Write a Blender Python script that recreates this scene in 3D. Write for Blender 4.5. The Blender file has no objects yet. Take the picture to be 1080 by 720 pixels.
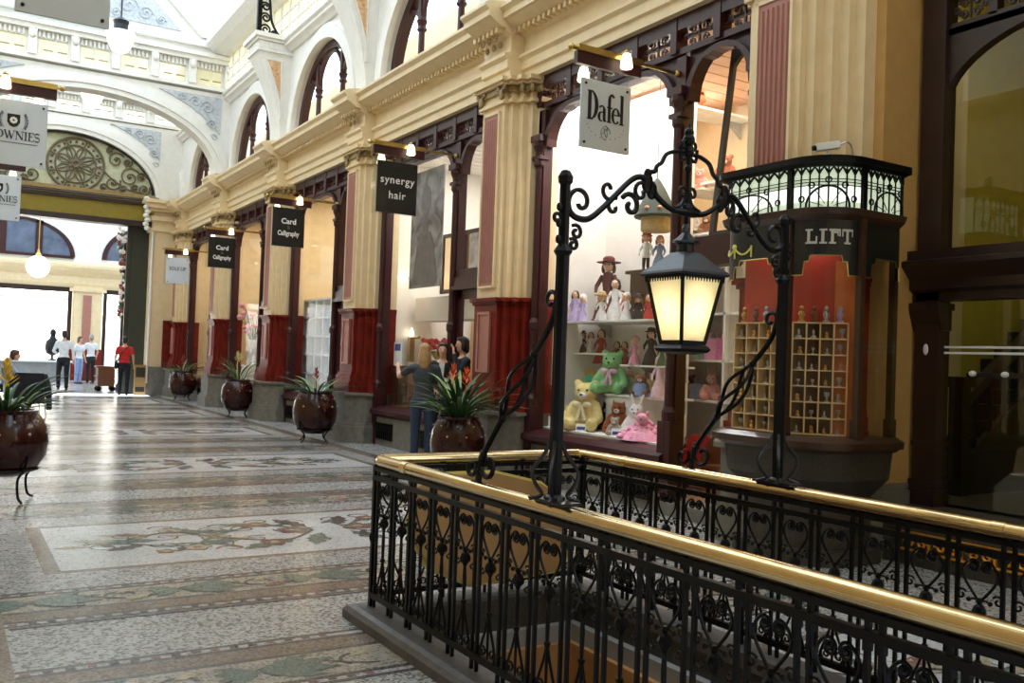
import bpy, math, random
from mathutils import Matrix, Vector
import numpy as np
PI = math.pi
random.seed(7)
S = bpy.context.scene
COL = S.collection

# ------------------------------------------------------------------ materials
def lin(c):
    c /= 255.0
    return c / 12.92 if c <= 0.04045 else ((c + 0.055) / 1.055) ** 2.4
def rgb(r, g, b): return (lin(r), lin(g), lin(b), 1.0)

MATS = {}
def mat(name, col, rough=0.6, metal=0.0, var=0.12, scale=6.0, bump=0.0, bscale=40.0, coat=0.0, emit=None, estr=0.0, spec=0.5, stretch=None):
    m = bpy.data.materials.new(name); m.use_nodes = True
    nt = m.node_tree; N = nt.nodes; L = nt.links
    b = N['Principled BSDF']
    b.inputs['Roughness'].default_value = rough
    b.inputs['Metallic'].default_value = metal
    b.inputs['Specular IOR Level'].default_value = spec
    b.inputs['Coat Weight'].default_value = coat
    b.inputs['Coat Roughness'].default_value = 0.08
    geo = N.new('ShaderNodeTexCoord')
    src = geo.outputs['Object']
    if stretch:
        mp = N.new('ShaderNodeMapping'); mp.inputs['Scale'].default_value = stretch
        L.new(src, mp.inputs['Vector']); src = mp.outputs['Vector']
    no = N.new('ShaderNodeTexNoise'); no.inputs['Scale'].default_value = scale; no.inputs['Detail'].default_value = 4
    L.new(src, no.inputs['Vector'])
    rp = N.new('ShaderNodeMapRange'); rp.inputs[1].default_value = 0.3; rp.inputs[2].default_value = 0.7
    rp.inputs[3].default_value = 1 - var; rp.inputs[4].default_value = 1 + var
    L.new(no.outputs['Fac'], rp.inputs[0])
    mx = N.new('ShaderNodeMix'); mx.data_type = 'RGBA'; mx.blend_type = 'MULTIPLY'; mx.inputs[0].default_value = 1
    mx.inputs[6].default_value = col
    L.new(rp.outputs[0], mx.inputs[7])
    L.new(mx.outputs[2], b.inputs['Base Color'])
    if bump:
        n2 = N.new('ShaderNodeTexNoise'); n2.inputs['Scale'].default_value = bscale; n2.inputs['Detail'].default_value = 3
        L.new(src, n2.inputs['Vector'])
        bp = N.new('ShaderNodeBump'); bp.inputs['Strength'].default_value = bump; bp.inputs['Distance'].default_value = 0.01
        L.new(n2.outputs['Fac'], bp.inputs['Height']); L.new(bp.outputs['Normal'], b.inputs['Normal'])
    if emit:
        b.inputs['Emission Color'].default_value = emit; b.inputs['Emission Strength'].default_value = estr
    MATS[name] = m
    return m

def glass_mat(name, tint=(1, 1, 1, 1), gloss=0.06, rough=0.0):
    m = bpy.data.materials.new(name); m.use_nodes = True
    nt = m.node_tree; N = nt.nodes; L = nt.links
    N.remove(N['Principled BSDF'])
    out = N['Material Output']
    t = N.new('ShaderNodeBsdfTransparent'); t.inputs[0].default_value = tint
    g = N.new('ShaderNodeBsdfGlossy'); g.inputs['Roughness'].default_value = rough
    lw = N.new('ShaderNodeLayerWeight'); lw.inputs[0].default_value = 0.25
    mr = N.new('ShaderNodeMapRange'); mr.inputs[3].default_value = gloss * 0.5; mr.inputs[4].default_value = min(1, gloss * 4)
    L.new(lw.outputs['Facing'], mr.inputs[0])
    mx = N.new('ShaderNodeMixShader')
    L.new(mr.outputs[0], mx.inputs[0]); L.new(t.outputs[0], mx.inputs[1]); L.new(g.outputs[0], mx.inputs[2])
    L.new(mx.outputs[0], out.inputs[0])
    MATS[name] = m
    return m

def opal_mat(name, col, trans=0.5):
    m = bpy.data.materials.new(name); m.use_nodes = True
    nt = m.node_tree; N = nt.nodes; L = nt.links
    N.remove(N['Principled BSDF']); out = N['Material Output']
    t = N.new('ShaderNodeBsdfTransparent'); t.inputs[0].default_value = col
    tr = N.new('ShaderNodeBsdfTranslucent'); tr.inputs[0].default_value = col
    mx = N.new('ShaderNodeMixShader'); mx.inputs[0].default_value = trans
    L.new(tr.outputs[0], mx.inputs[1]); L.new(t.outputs[0], mx.inputs[2]); L.new(mx.outputs[0], out.inputs[0])
    MATS[name] = m
    return m

def mosaic_mat(name, cols, scale=55.0, rough=0.22, worm=False):
    """small stone tesserae of several colours with grout, polished"""
    m = bpy.data.materials.new(name); m.use_nodes = True
    nt = m.node_tree; N = nt.nodes; L = nt.links; b = N['Principled BSDF']
    tc = N.new('ShaderNodeTexCoord')
    vo = N.new('ShaderNodeTexVoronoi'); vo.inputs['Scale'].default_value = scale
    L.new(tc.outputs['Object'], vo.inputs['Vector'])
    sep = N.new('ShaderNodeSeparateColor'); L.new(vo.outputs['Color'], sep.inputs[0])
    rp = N.new('ShaderNodeValToRGB'); rp.color_ramp.interpolation = 'CONSTANT'
    el = rp.color_ramp.elements
    el[0].position = 0; el[0].color = cols[0][1]
    acc = cols[0][0]
    el[1].position = acc; el[1].color = cols[1][1]; acc += cols[1][0]
    for w, c in cols[2:]:
        e = el.new(acc); e.color = c; acc += w
    L.new(sep.outputs[0], rp.inputs[0])
    # broad wear variation
    no = N.new('ShaderNodeTexNoise'); no.inputs['Scale'].default_value = 1.3; no.inputs['Detail'].default_value = 5
    L.new(tc.outputs['Object'], no.inputs['Vector'])
    mr = N.new('ShaderNodeMapRange'); mr.inputs[1].default_value = .3; mr.inputs[2].default_value = .7; mr.inputs[3].default_value = .82; mr.inputs[4].default_value = 1.1
    L.new(no.outputs['Fac'], mr.inputs[0])
    mx = N.new('ShaderNodeMix'); mx.data_type = 'RGBA'; mx.blend_type = 'MULTIPLY'; mx.inputs[0].default_value = 1
    L.new(rp.outputs[0], mx.inputs[6]); L.new(mr.outputs[0], mx.inputs[7])
    L.new(mx.outputs[2], b.inputs['Base Color'])
    b.inputs['Roughness'].default_value = rough
    b.inputs['Specular IOR Level'].default_value = 0.6
    bp = N.new('ShaderNodeBump'); bp.inputs['Strength'].default_value = 0.05; bp.inputs['Distance'].default_value = 0.004
    L.new(no.outputs['Fac'], bp.inputs['Height']); L.new(bp.outputs['Normal'], b.inputs['Normal'])
    MATS[name] = m
    return m

cream = mat('cream_paint', rgb(222, 196, 150), 0.5, var=.05)
cream2 = mat('cream_paint_light', rgb(230, 206, 164), 0.5, var=.05)
pink = mat('dusty_pink_paint', rgb(168, 112, 98), 0.5, var=.06)
tan = mat('tan_wall_paint', rgb(194, 152, 90), 0.6, var=.06)
white = mat('white_plaster', rgb(232, 228, 220), 0.6, var=.04)
greyrelief = mat('grey_relief_plaster', rgb(188, 192, 196), 0.7, var=.2, scale=14, bump=.6, bscale=30)
peachrelief = mat('peach_relief_plaster', rgb(226, 184, 140), 0.7, var=.22, scale=16, bump=.8, bscale=30)
gilt = mat('aged_bronze_gilding', rgb(150, 124, 78), 0.45, var=.3, scale=25)
marble = mat('red_marble_paint', rgb(112, 30, 20), 0.48, var=.3, scale=5, coat=.03, spec=.22)
stone = mat('bluestone', rgb(112, 108, 98), 0.6, var=.22, scale=9, bump=.25)
stone_dark = mat('dark_granite', rgb(58, 53, 46), 0.55, var=.35, scale=40, bump=.2)
stone_light = mat('pale_stone_edge', rgb(150, 152, 152), 0.5, var=.12)
frame = mat('maroon_window_paint', rgb(58, 24, 26), 0.35, var=.15, spec=.4)
frame_dark = mat('dark_brown_timber', rgb(44, 26, 22), 0.35, var=.2)
iron = mat('black_iron', rgb(9, 9, 10), 0.36, var=.3, scale=30, spec=.2)
iron_blue = mat('worn_black_iron', rgb(22, 25, 31), 0.35, var=.3, scale=30)
brass = mat('polished_brass', (0.7, 0.53, 0.28, 1), 0.13, metal=1, var=.1, scale=5)
brass_dull = mat('dull_brass', (0.55, 0.4, 0.14, 1), 0.3, metal=1, var=.15)
steel = mat('brushed_steel', (0.5, 0.5, 0.5, 1), 0.35, metal=1, var=.1)
whitecol = mat('white_enamel', rgb(236, 236, 234), 0.4, var=.03)
signwhite = mat('pale_blue_white_board', rgb(214, 222, 232), 0.45, var=.03)
signgrey = mat('grey_board', rgb(196, 202, 206), 0.45, var=.03)
black = mat('black_board', rgb(16, 20, 22), 0.35, var=.1)
ink = mat('black_ink', rgb(14, 14, 16), 0.5, var=.05)
greyink = mat('grey_ink', rgb(110, 112, 118), 0.5, var=.05)
olive = mat('olive_gold_paint', rgb(142, 122, 30), 0.5, var=.1)
darkolive = mat('dark_olive_paint', rgb(48, 50, 36), 0.5, var=.12)
ochre = mat('ochre_wall_paint', rgb(206, 190, 84), 0.6, var=.05)
orange = mat('orange_brown_wall', rgb(186, 138, 86), 0.6, var=.12)
tanboard = mat('tan_board', rgb(178, 138, 88), 0.5, var=.08)
yellow_rim = mat('yellow_rim', rgb(224, 212, 120), 0.5, var=.08)
red = mat('red_lining', rgb(176, 52, 30), 0.45, var=.1)
timber = mat('mid_brown_timber', rgb(112, 66, 36), 0.35, var=.25, scale=4, stretch=(1, 1, .15), coat=.2)
pine = mat('pale_timber', rgb(222, 190, 138), 0.5, var=.1)
wood_dark = mat('dark_shop_timber', rgb(62, 40, 26), 0.35, var=.25, coat=.2)
glass = glass_mat('clear_glass', gloss=.025)
glass_dim = glass_mat('door_glass', tint=(.9, .92, .86, 1), gloss=.06)
acrylic = glass_mat('clear_acrylic', tint=(.92, .95, .96, 1), gloss=.04)
roofglass = opal_mat('roof_glass', (.92, .95, .97, 1), .75)
opal = opal_mat('opal_glass', (.98, .95, .82, 1), .5)
skin = mat('skin', rgb(214, 164, 138), 0.5, var=.06)
skin2 = mat('doll_skin', rgb(232, 190, 164), 0.4, var=.04)

# ------------------------------------------------------------------ mesh builder
class MB:
    def __init__(s): s.v = []; s.f = []; s.m = []; s.M = None; s.mi = 0
    def add(s, vs, fs, mi=None):
        o = len(s.v)
        if s.M is not None: vs = [tuple(s.M @ Vector(p)) for p in vs]
        s.v += [tuple(p) for p in vs]
        k = s.mi if mi is None else mi
        for f in fs: s.f.append(tuple(i + o for i in f)); s.m.append(k)
        return s
    def box(s, x0, x1, y0, y1, z0, z1, mi=None):
        vs = [(x0, y0, z0), (x1, y0, z0), (x1, y1, z0), (x0, y1, z0), (x0, y0, z1), (x1, y0, z1), (x1, y1, z1), (x0, y1, z1)]
        return s.add(vs, [(3, 2, 1, 0), (4, 5, 6, 7), (0, 1, 5, 4), (1, 2, 6, 5), (2, 3, 7, 6), (3, 0, 4, 7)], mi)
    def cbox(s, c, d, mi=None):
        return s.box(c[0] - d[0] / 2, c[0] + d[0] / 2, c[1] - d[1] / 2, c[1] + d[1] / 2, c[2] - d[2] / 2, c[2] + d[2] / 2, mi)
    def prism(s, poly, ax, d0, d1, mi=None):
        """poly in the two other axes (cyclic order x,y,z without ax), extruded d0..d1 along ax"""
        def P(a, b, d):
            return (d, a, b) if ax == 'x' else (a, d, b) if ax == 'y' else (a, b, d)
        n = len(poly)
        vs = [P(a, b, d0) for a, b in poly] + [P(a, b, d1) for a, b in poly]
        fs = [tuple(range(n))[::-1], tuple(range(n, 2 * n))] + [(i, (i + 1) % n, (i + 1) % n + n, i + n) for i in range(n)]
        return s.add(vs, fs, mi)
    def loft(s, rings, mi=None, caps=True, closed=True):
        n = len(rings[0]); vs = [p for r in rings for p in r]; fs = []
        for k in range(len(rings) - 1):
            for i in range(n if closed else n - 1):
                j = (i + 1) % n
                fs.append((k * n + i, k * n + j, (k + 1) * n + j, (k + 1) * n + i))
        if caps and closed:
            fs.append(tuple(range(n))[::-1]); fs.append(tuple(range((len(rings) - 1) * n, len(rings) * n)))
        return s.add(vs, fs, mi)
    def tube(s, pts, r, n=6, mi=None, closed=False, flat=1.0):
        P = [Vector(p) for p in pts]; k = len(P)
        R = r if isinstance(r, (list, tuple)) else [r] * k
        rings = []; up = None
        for i in range(k):
            if closed: t = P[(i + 1) % k] - P[i - 1]
            else: t = P[min(i + 1, k - 1)] - P[max(i - 1, 0)]
            if t.length < 1e-9: t = Vector((0, 0, 1))
            t.normalize()
            if up is None:
                up = Vector((0, 0, 1)) if abs(t.z) < .9 else Vector((1, 0, 0))
            a = (up - t * up.dot(t))
            if a.length < 1e-6: a = t.orthogonal()
            a.normalize(); b = t.cross(a); up = a
            rings.append([tuple(P[i] + R[i] * (math.cos(2 * PI * j / n + PI / n) * a * flat + math.sin(2 * PI * j / n + PI / n) * b)) for j in range(n)])
        if closed: rings.append(rings[0])
        return s.loft(rings, mi, caps=not closed)
    def lathe(s, prof, c=(0, 0, 0), n=16, mi=None):
        rings = [[(c[0] + r * math.cos(2 * PI * j / n), c[1] + r * math.sin(2 * PI * j / n), c[2] + z) for j in range(n)] for r, z in prof]
        return s.loft(rings, mi)
    def ell(s, c, r, n=12, k=8, mi=None, R=None):
        if not isinstance(r, (list, tuple)): r = (r, r, r)
        vs = []; fs = []
        for i in range(k + 1):
            th = PI * i / k
            for j in range(n):
                ph = 2 * PI * j / n
                p = Vector((r[0] * math.sin(th) * math.cos(ph), r[1] * math.sin(th) * math.sin(ph), r[2] * math.cos(th)))
                if R is not None: p = R @ p
                vs.append((c[0] + p.x, c[1] + p.y, c[2] + p.z))
        for i in range(k):
            for j in range(n):
                fs.append((i * n + j, (i + 1) * n + j, (i + 1) * n + (j + 1) % n, i * n + (j + 1) % n))
        return s.add(vs, fs, mi)
    def cap(s, a, b, ra, rb, n=10, mi=None):
        """tapered capsule"""
        a = Vector(a); b = Vector(b); t = (b - a)
        L = t.length or 1e-6; t /= L
        pts = [a - t * ra * .98, a - t * ra * .7, a - t * ra * .3, a, b, b + t * rb * .3, b + t * rb * .7, b + t * rb * .98]
        rr = [ra * .15, ra * .7, ra * .95, ra, rb, rb * .95, rb * .7, rb * .15]
        return s.tube(pts, rr, n, mi)
    def strip(s, a, b, t, mi=None):
        pass
    def archplate(s, ax, curve, top, d0, d1, mi=None):
        """solid between curve [(u,z)] and the level (or function) top above it, extruded along ax"""
        for (u0, z0), (u1, z1) in zip(curve[:-1], curve[1:]):
            t0 = top(u0) if callable(top) else top; t1 = top(u1) if callable(top) else top
            s.prism([(u0, z0), (u1, z1), (u1, t1), (u0, t0)], ax, d0, d1, mi)
        return s
    def archring(s, ax, c0, c1, d0, d1, mi=None):
        """band between two matching curves"""
        for i in range(len(c0) - 1):
            s.prism([c0[i], c0[i + 1], c1[i + 1], c1[i]], ax, d0, d1, mi)
        return s
    def build(s, name, mats, parent=None, smooth=False, local=False, bevel=0, loc=None):
        if not isinstance(mats, (list, tuple)): mats = [mats]
        me = bpy.data.meshes.new(name)
        off = Vector((0, 0, 0))
        if parent is not None and not local:
            p = parent
            while p is not None: off += p.location; p = p.parent
        if parent is None and loc is not None: off = Vector(loc)
        vs = [(x - off.x, y - off.y, z - off.z) for x, y, z in s.v]
        me.from_pydata(vs, [], s.f)
        for m in mats: me.materials.append(m)
        me.polygons.foreach_set('material_index', s.m)
        if smooth:
            me.polygons.foreach_set('use_smooth', [True] * len(s.f))
        me.update()
        bmfix(me)
        if smooth:
            try: me.set_sharp_from_angle(angle=math.radians(38))
            except Exception: pass
        o = bpy.data.objects.new(name, me); COL.objects.link(o)
        if parent is not None: o.parent = parent
        if loc is not None and parent is None: o.location = loc
        if bevel:
            b = o.modifiers.new('edge', 'BEVEL'); b.width = bevel; b.segments = 2; b.limit_method = 'ANGLE'
        return o

import bmesh
def bmfix(me):
    bm = bmesh.new(); bm.from_mesh(me)
    bmesh.ops.recalc_face_normals(bm, faces=bm.faces)
    bm.to_mesh(me); bm.free()

def tag(o, label=None, cat=None, group=None, kind=None):
    if label: o['label'] = label
    if cat: o['category'] = cat
    if group: o['group'] = group
    if kind: o['kind'] = kind
    return o
def thing(name, label, cat, loc=(0, 0, 0), rz=0, group=None, kind=None):
    o = bpy.data.objects.new(name, None); COL.objects.link(o)
    o.location = loc; o.rotation_euler = (0, 0, rz); o.empty_display_size = .1
    return tag(o, label, cat, group, kind)
CH = {}
def kids(o): return [c for c in bpy.data.objects if c.parent == o]
def dup(o, loc=None, label=None, group=None, rz=None, parent=None):
    c = o.copy(); COL.objects.link(c)
    if parent is not None: c.parent = parent
    if loc is not None: c.location = loc
    if rz is not None: c.rotation_euler.z = rz
    if label: c['label'] = label
    if group: c['group'] = group
    for k in kids(o): dup(k, parent=c)
    return c
def remeshed(mb, voxel, smooth_it=4):
    """one continuous skin over overlapping solids -> new MB-free mesh datablock"""
    me = bpy.data.meshes.new('tmp'); me.from_pydata(mb.v, [], mb.f); bmfix(me)
    o = bpy.data.objects.new('tmp', me); COL.objects.link(o)
    r = o.modifiers.new('r', 'REMESH'); r.mode = 'VOXEL'; r.voxel_size = voxel; r.use_smooth_shade = True
    if smooth_it:
        sm = o.modifiers.new('s', 'SMOOTH'); sm.factor = .5; sm.iterations = smooth_it
    dg = bpy.context.evaluated_depsgraph_get(); dg.update()
    me2 = bpy.data.meshes.new_from_object(o.evaluated_get(dg))
    bpy.data.objects.remove(o); bpy.data.meshes.remove(me)
    me2.polygons.foreach_set('use_smooth', [True] * len(me2.polygons))
    return me2
def meshobj(name, me, mats, parent=None):
    if not isinstance(mats, (list, tuple)): mats = [mats]
    me.name = name; me.materials.clear()
    for m in mats: me.materials.append(m)
    o = bpy.data.objects.new(name, me); COL.objects.link(o)
    if parent is not None: o.parent = parent
    return o

def textmesh(txt, size, depth, origin, right, up, mats, name='lettering', parent=None, xs=1.0, bold=0.0, space=1.0):
    """built-in font lettering turned into mesh; centred at origin in the plane (right, up)"""
    cu = bpy.data.curves.new('t', 'FONT'); cu.body = txt; cu.size = size; cu.extrude = depth / 2
    cu.align_x = 'CENTER'; cu.align_y = 'CENTER'; cu.offset = bold; cu.space_character = space; cu.resolution_u = 3
    o = bpy.data.objects.new('t', cu); COL.objects.link(o)
    dg = bpy.context.evaluated_depsgraph_get(); dg.update()
    me = bpy.data.meshes.new_from_object(o.evaluated_get(dg))
    bpy.data.objects.remove(o); bpy.data.curves.remove(cu)
    R = Vector(right).normalized(); U = Vector(up).normalized(); F = R.cross(U)
    mb = MB()
    mb.add([tuple(Vector(origin) + R * v.co.x * xs + U * v.co.y + F * v.co.z) for v in me.vertices], [tuple(p.vertices) for p in me.polygons])
    bpy.data.meshes.remove(me)
    return mb.build(name, mats, parent)

def spiral(c, r0, r1, a0, a1, n=14):
    return [(c[0] + (r0 + (r1 - r0) * i / n) * math.cos(a0 + (a1 - a0) * i / n), c[1] + (r0 + (r1 - r0) * i / n) * math.sin(a0 + (a1 - a0) * i / n)) for i in range(n + 1)]
def smoothpts(pts, k=4):
    """Catmull-Rom"""
    P = [Vector(p) for p in pts]; out = []
    for i in range(len(P) - 1):
        p0 = P[max(i - 1, 0)]; p1 = P[i]; p2 = P[i + 1]; p3 = P[min(i + 2, len(P) - 1)]
        for j in range(k):
            t = j / k
            out.append(.5 * ((2 * p1) + (p2 - p0) * t + (2 * p0 - 5 * p1 + 4 * p2 - p3) * t * t + (3 * p1 - p0 - 3 * p2 + p3) * t ** 3))
    out.append(P[-1])
    return [tuple(p) for p in out]

# ------------------------------------------------------------------ camera and view
f = 968.26
yaw, pit, rol = math.radians(31.6685), math.radians(1.17352), math.radians(2.1042)
Fv = Vector((math.sin(yaw) * math.cos(pit), math.cos(yaw) * math.cos(pit), math.sin(pit)))
Rv = Vector((math.cos(yaw), -math.sin(yaw), 0)); Uv = Rv.cross(Fv)
R2 = Rv * math.cos(rol) + Uv * math.sin(rol); U2 = -Rv * math.sin(rol) + Uv * math.cos(rol)
cam = bpy.data.cameras.new('camera'); cam.sensor_width = 36; cam.lens = f * 36 / 1080; cam.clip_start = .02; cam.clip_end = 300
co = bpy.data.objects.new('camera', cam); COL.objects.link(co); S.camera = co
M3 = Matrix((R2, U2, -Fv)).transposed()
co.matrix_world = Matrix.Translation((0, 0, 1.6)) @ M3.to_4x4()
S.view_settings.view_transform = 'Standard'; S.view_settings.look = 'None'; S.view_settings.gamma = 1
S.view_settings.use_curve_mapping = False
S.view_settings.exposure = 0.0
def ray(x, y):
    return M3 @ Vector(((x - 540) / f, -(y - 360) / f, -1.0))
CAM = Vector((0, 0, 1.6))
def onX(x, y, X): d = ray(x, y); return CAM + d * (X / d.x)
def onY(x, y, Y): d = ray(x, y); return CAM + d * (Y / d.y)
def onZ(x, y, Z=0.0): d = ray(x, y); return CAM + d * ((Z - 1.6) / d.z)
# ================================================================== SETTING
XF = 6.4      # pilaster faces
XW = 6.75     # window frames
CX = 3.05     # centre line of the arcade
BAY = 5.15
PC = [5.93 + BAY * i for i in range(6)]   # pilaster centres

# ------------------------------------------------------------------ mosaic floor
gW = rgb(184, 184, 182); gL = rgb(162, 161, 158); gD = rgb(112, 111, 110); gB = rgb(142, 136, 128); gK = rgb(52, 50, 52)
terr = mosaic_mat('speckled_terrazzo', [(.42, gW), (.25, gL), (.12, gB), (.21, gD)], 60)
wpan = mosaic_mat('white_mosaic_field', [(.7, rgb(204, 204, 204)), (.2, rgb(186, 186, 184)), (.1, rgb(164, 163, 161))], 70)
brown = mosaic_mat('brown_mosaic_band', [(.4, rgb(126, 110, 98)), (.35, rgb(140, 126, 112)), (.25, rgb(102, 92, 84))], 70)
grey = mosaic_mat('grey_mosaic_ground', [(.4, rgb(158, 152, 142)), (.4, rgb(176, 166, 150)), (.2, rgb(120, 116, 110))], 70)
slate = mosaic_mat('slate_mosaic_line', [(.5, rgb(84, 80, 84)), (.3, rgb(104, 96, 96)), (.2, rgb(70, 66, 70))], 80)
green = mosaic_mat('green_mosaic_leaf', [(.5, rgb(98, 114, 106)), (.3, rgb(120, 132, 120)), (.2, rgb(84, 98, 96))], 80)
rust = mosaic_mat('rust_mosaic_flower', [(.5, rgb(140, 102, 92)), (.3, rgb(158, 124, 108)), (.2, rgb(118, 84, 78))], 80)
sand = mosaic_mat('sand_mosaic_flower', [(.5, rgb(172, 162, 138)), (.3, rgb(186, 176, 152)), (.2, rgb(150, 138, 116))], 80)
tess = mosaic_mat('pale_tesserae', [(.6, rgb(182, 180, 174)), (.25, rgb(164, 158, 150)), (.15, rgb(140, 134, 128))], 70)
FM = [terr, wpan, brown, grey, slate, green, rust, sand, tess]
fl = MB()
XL, XR = 0.35, 5.75
def quad(x0, x1, y0, y1, m, z=0.0):
    fl.add([(x0, y0, z), (x1, y0, z), (x1, y1, z), (x0, y1, z)], [(0, 1, 2, 3)], m)
def pitquad(x0, x1, y0, y1, m, z=0.0):
    # leave the stair opening free
    a, b, y = 2.3, 3.75, 5.1
    if y0 >= y: quad(x0, x1, y0, y1, m, z); return
    if y1 > y: pitquad(x0, x1, y, y1, m, z); y1 = y
    if x0 < a: quad(x0, min(a, x1), y0, y1, m, z)
    if x1 > b: quad(max(b, x0), x1, y0, y1, m, z)
ZN = [0]
def poly(pts, m, z=.0012):
    ZN[0] += 1; z = z + (ZN[0] % 400) * 6e-6
    fl.add([(x, y, z) for x, y in pts], [tuple(range(len(pts)))], m)
def inpit(x, y): return 1.95 < x < 4.05 and y < 5.4
def ribbon(pts, w, m, z=.0012):
    n = len(pts)
    L = []; Rr = []
    for i in range(n):
        a = pts[max(i - 1, 0)]; b = pts[min(i + 1, n - 1)]
        dx, dy = b[0] - a[0], b[1] - a[1]; l = math.hypot(dx, dy) or 1
        ww = w[i] if isinstance(w, list) else w
        L.append((pts[i][0] - dy / l * ww, pts[i][1] + dx / l * ww)); Rr.append((pts[i][0] + dy / l * ww, pts[i][1] - dx / l * ww))
    for i in range(n - 1):
        if inpit(*pts[i]): continue
        poly([L[i], Rr[i], Rr[i + 1], L[i + 1]], m, z)
def leaf(x, y, ang, ln, wd, m, z=.0016):
    out = []
    for i in range(13):
        t = i / 12; w = math.sin(PI * t) ** .8 * wd * (1 + .35 * math.cos(t * 26))
        out.append((t * ln, w))
    pl = out + [(t, -w) for t, w in out[::-1]][1:-1]
    c, s_ = math.cos(ang), math.sin(ang)
    if inpit(x, y): return
    poly([(x + a * c - b * s_, y + a * s_ + b * c) for a, b in pl], m, z)
def flower(x, y, r, m, m2, z=.0018):
    if inpit(x, y): return
    poly([(x + r * (1 + .18 * math.cos(5 * a)) * math.cos(a), y + r * (1 + .18 * math.cos(5 * a)) * math.sin(a)) for a in [2 * PI * i / 30 for i in range(30)]], slate_i, z)
    r *= .9
    poly([(x + r * (1 + .18 * math.cos(5 * a)) * math.cos(a), y + r * (1 + .18 * math.cos(5 * a)) * math.sin(a)) for a in [2 * PI * i / 30 for i in range(30)]], m, z + .0004)
    poly([(x + r * .4 * math.cos(a), y + r * .4 * math.sin(a)) for a in [2 * PI * i / 10 for i in range(10)]], m2, z + .0008)
slate_i = 4
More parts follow.
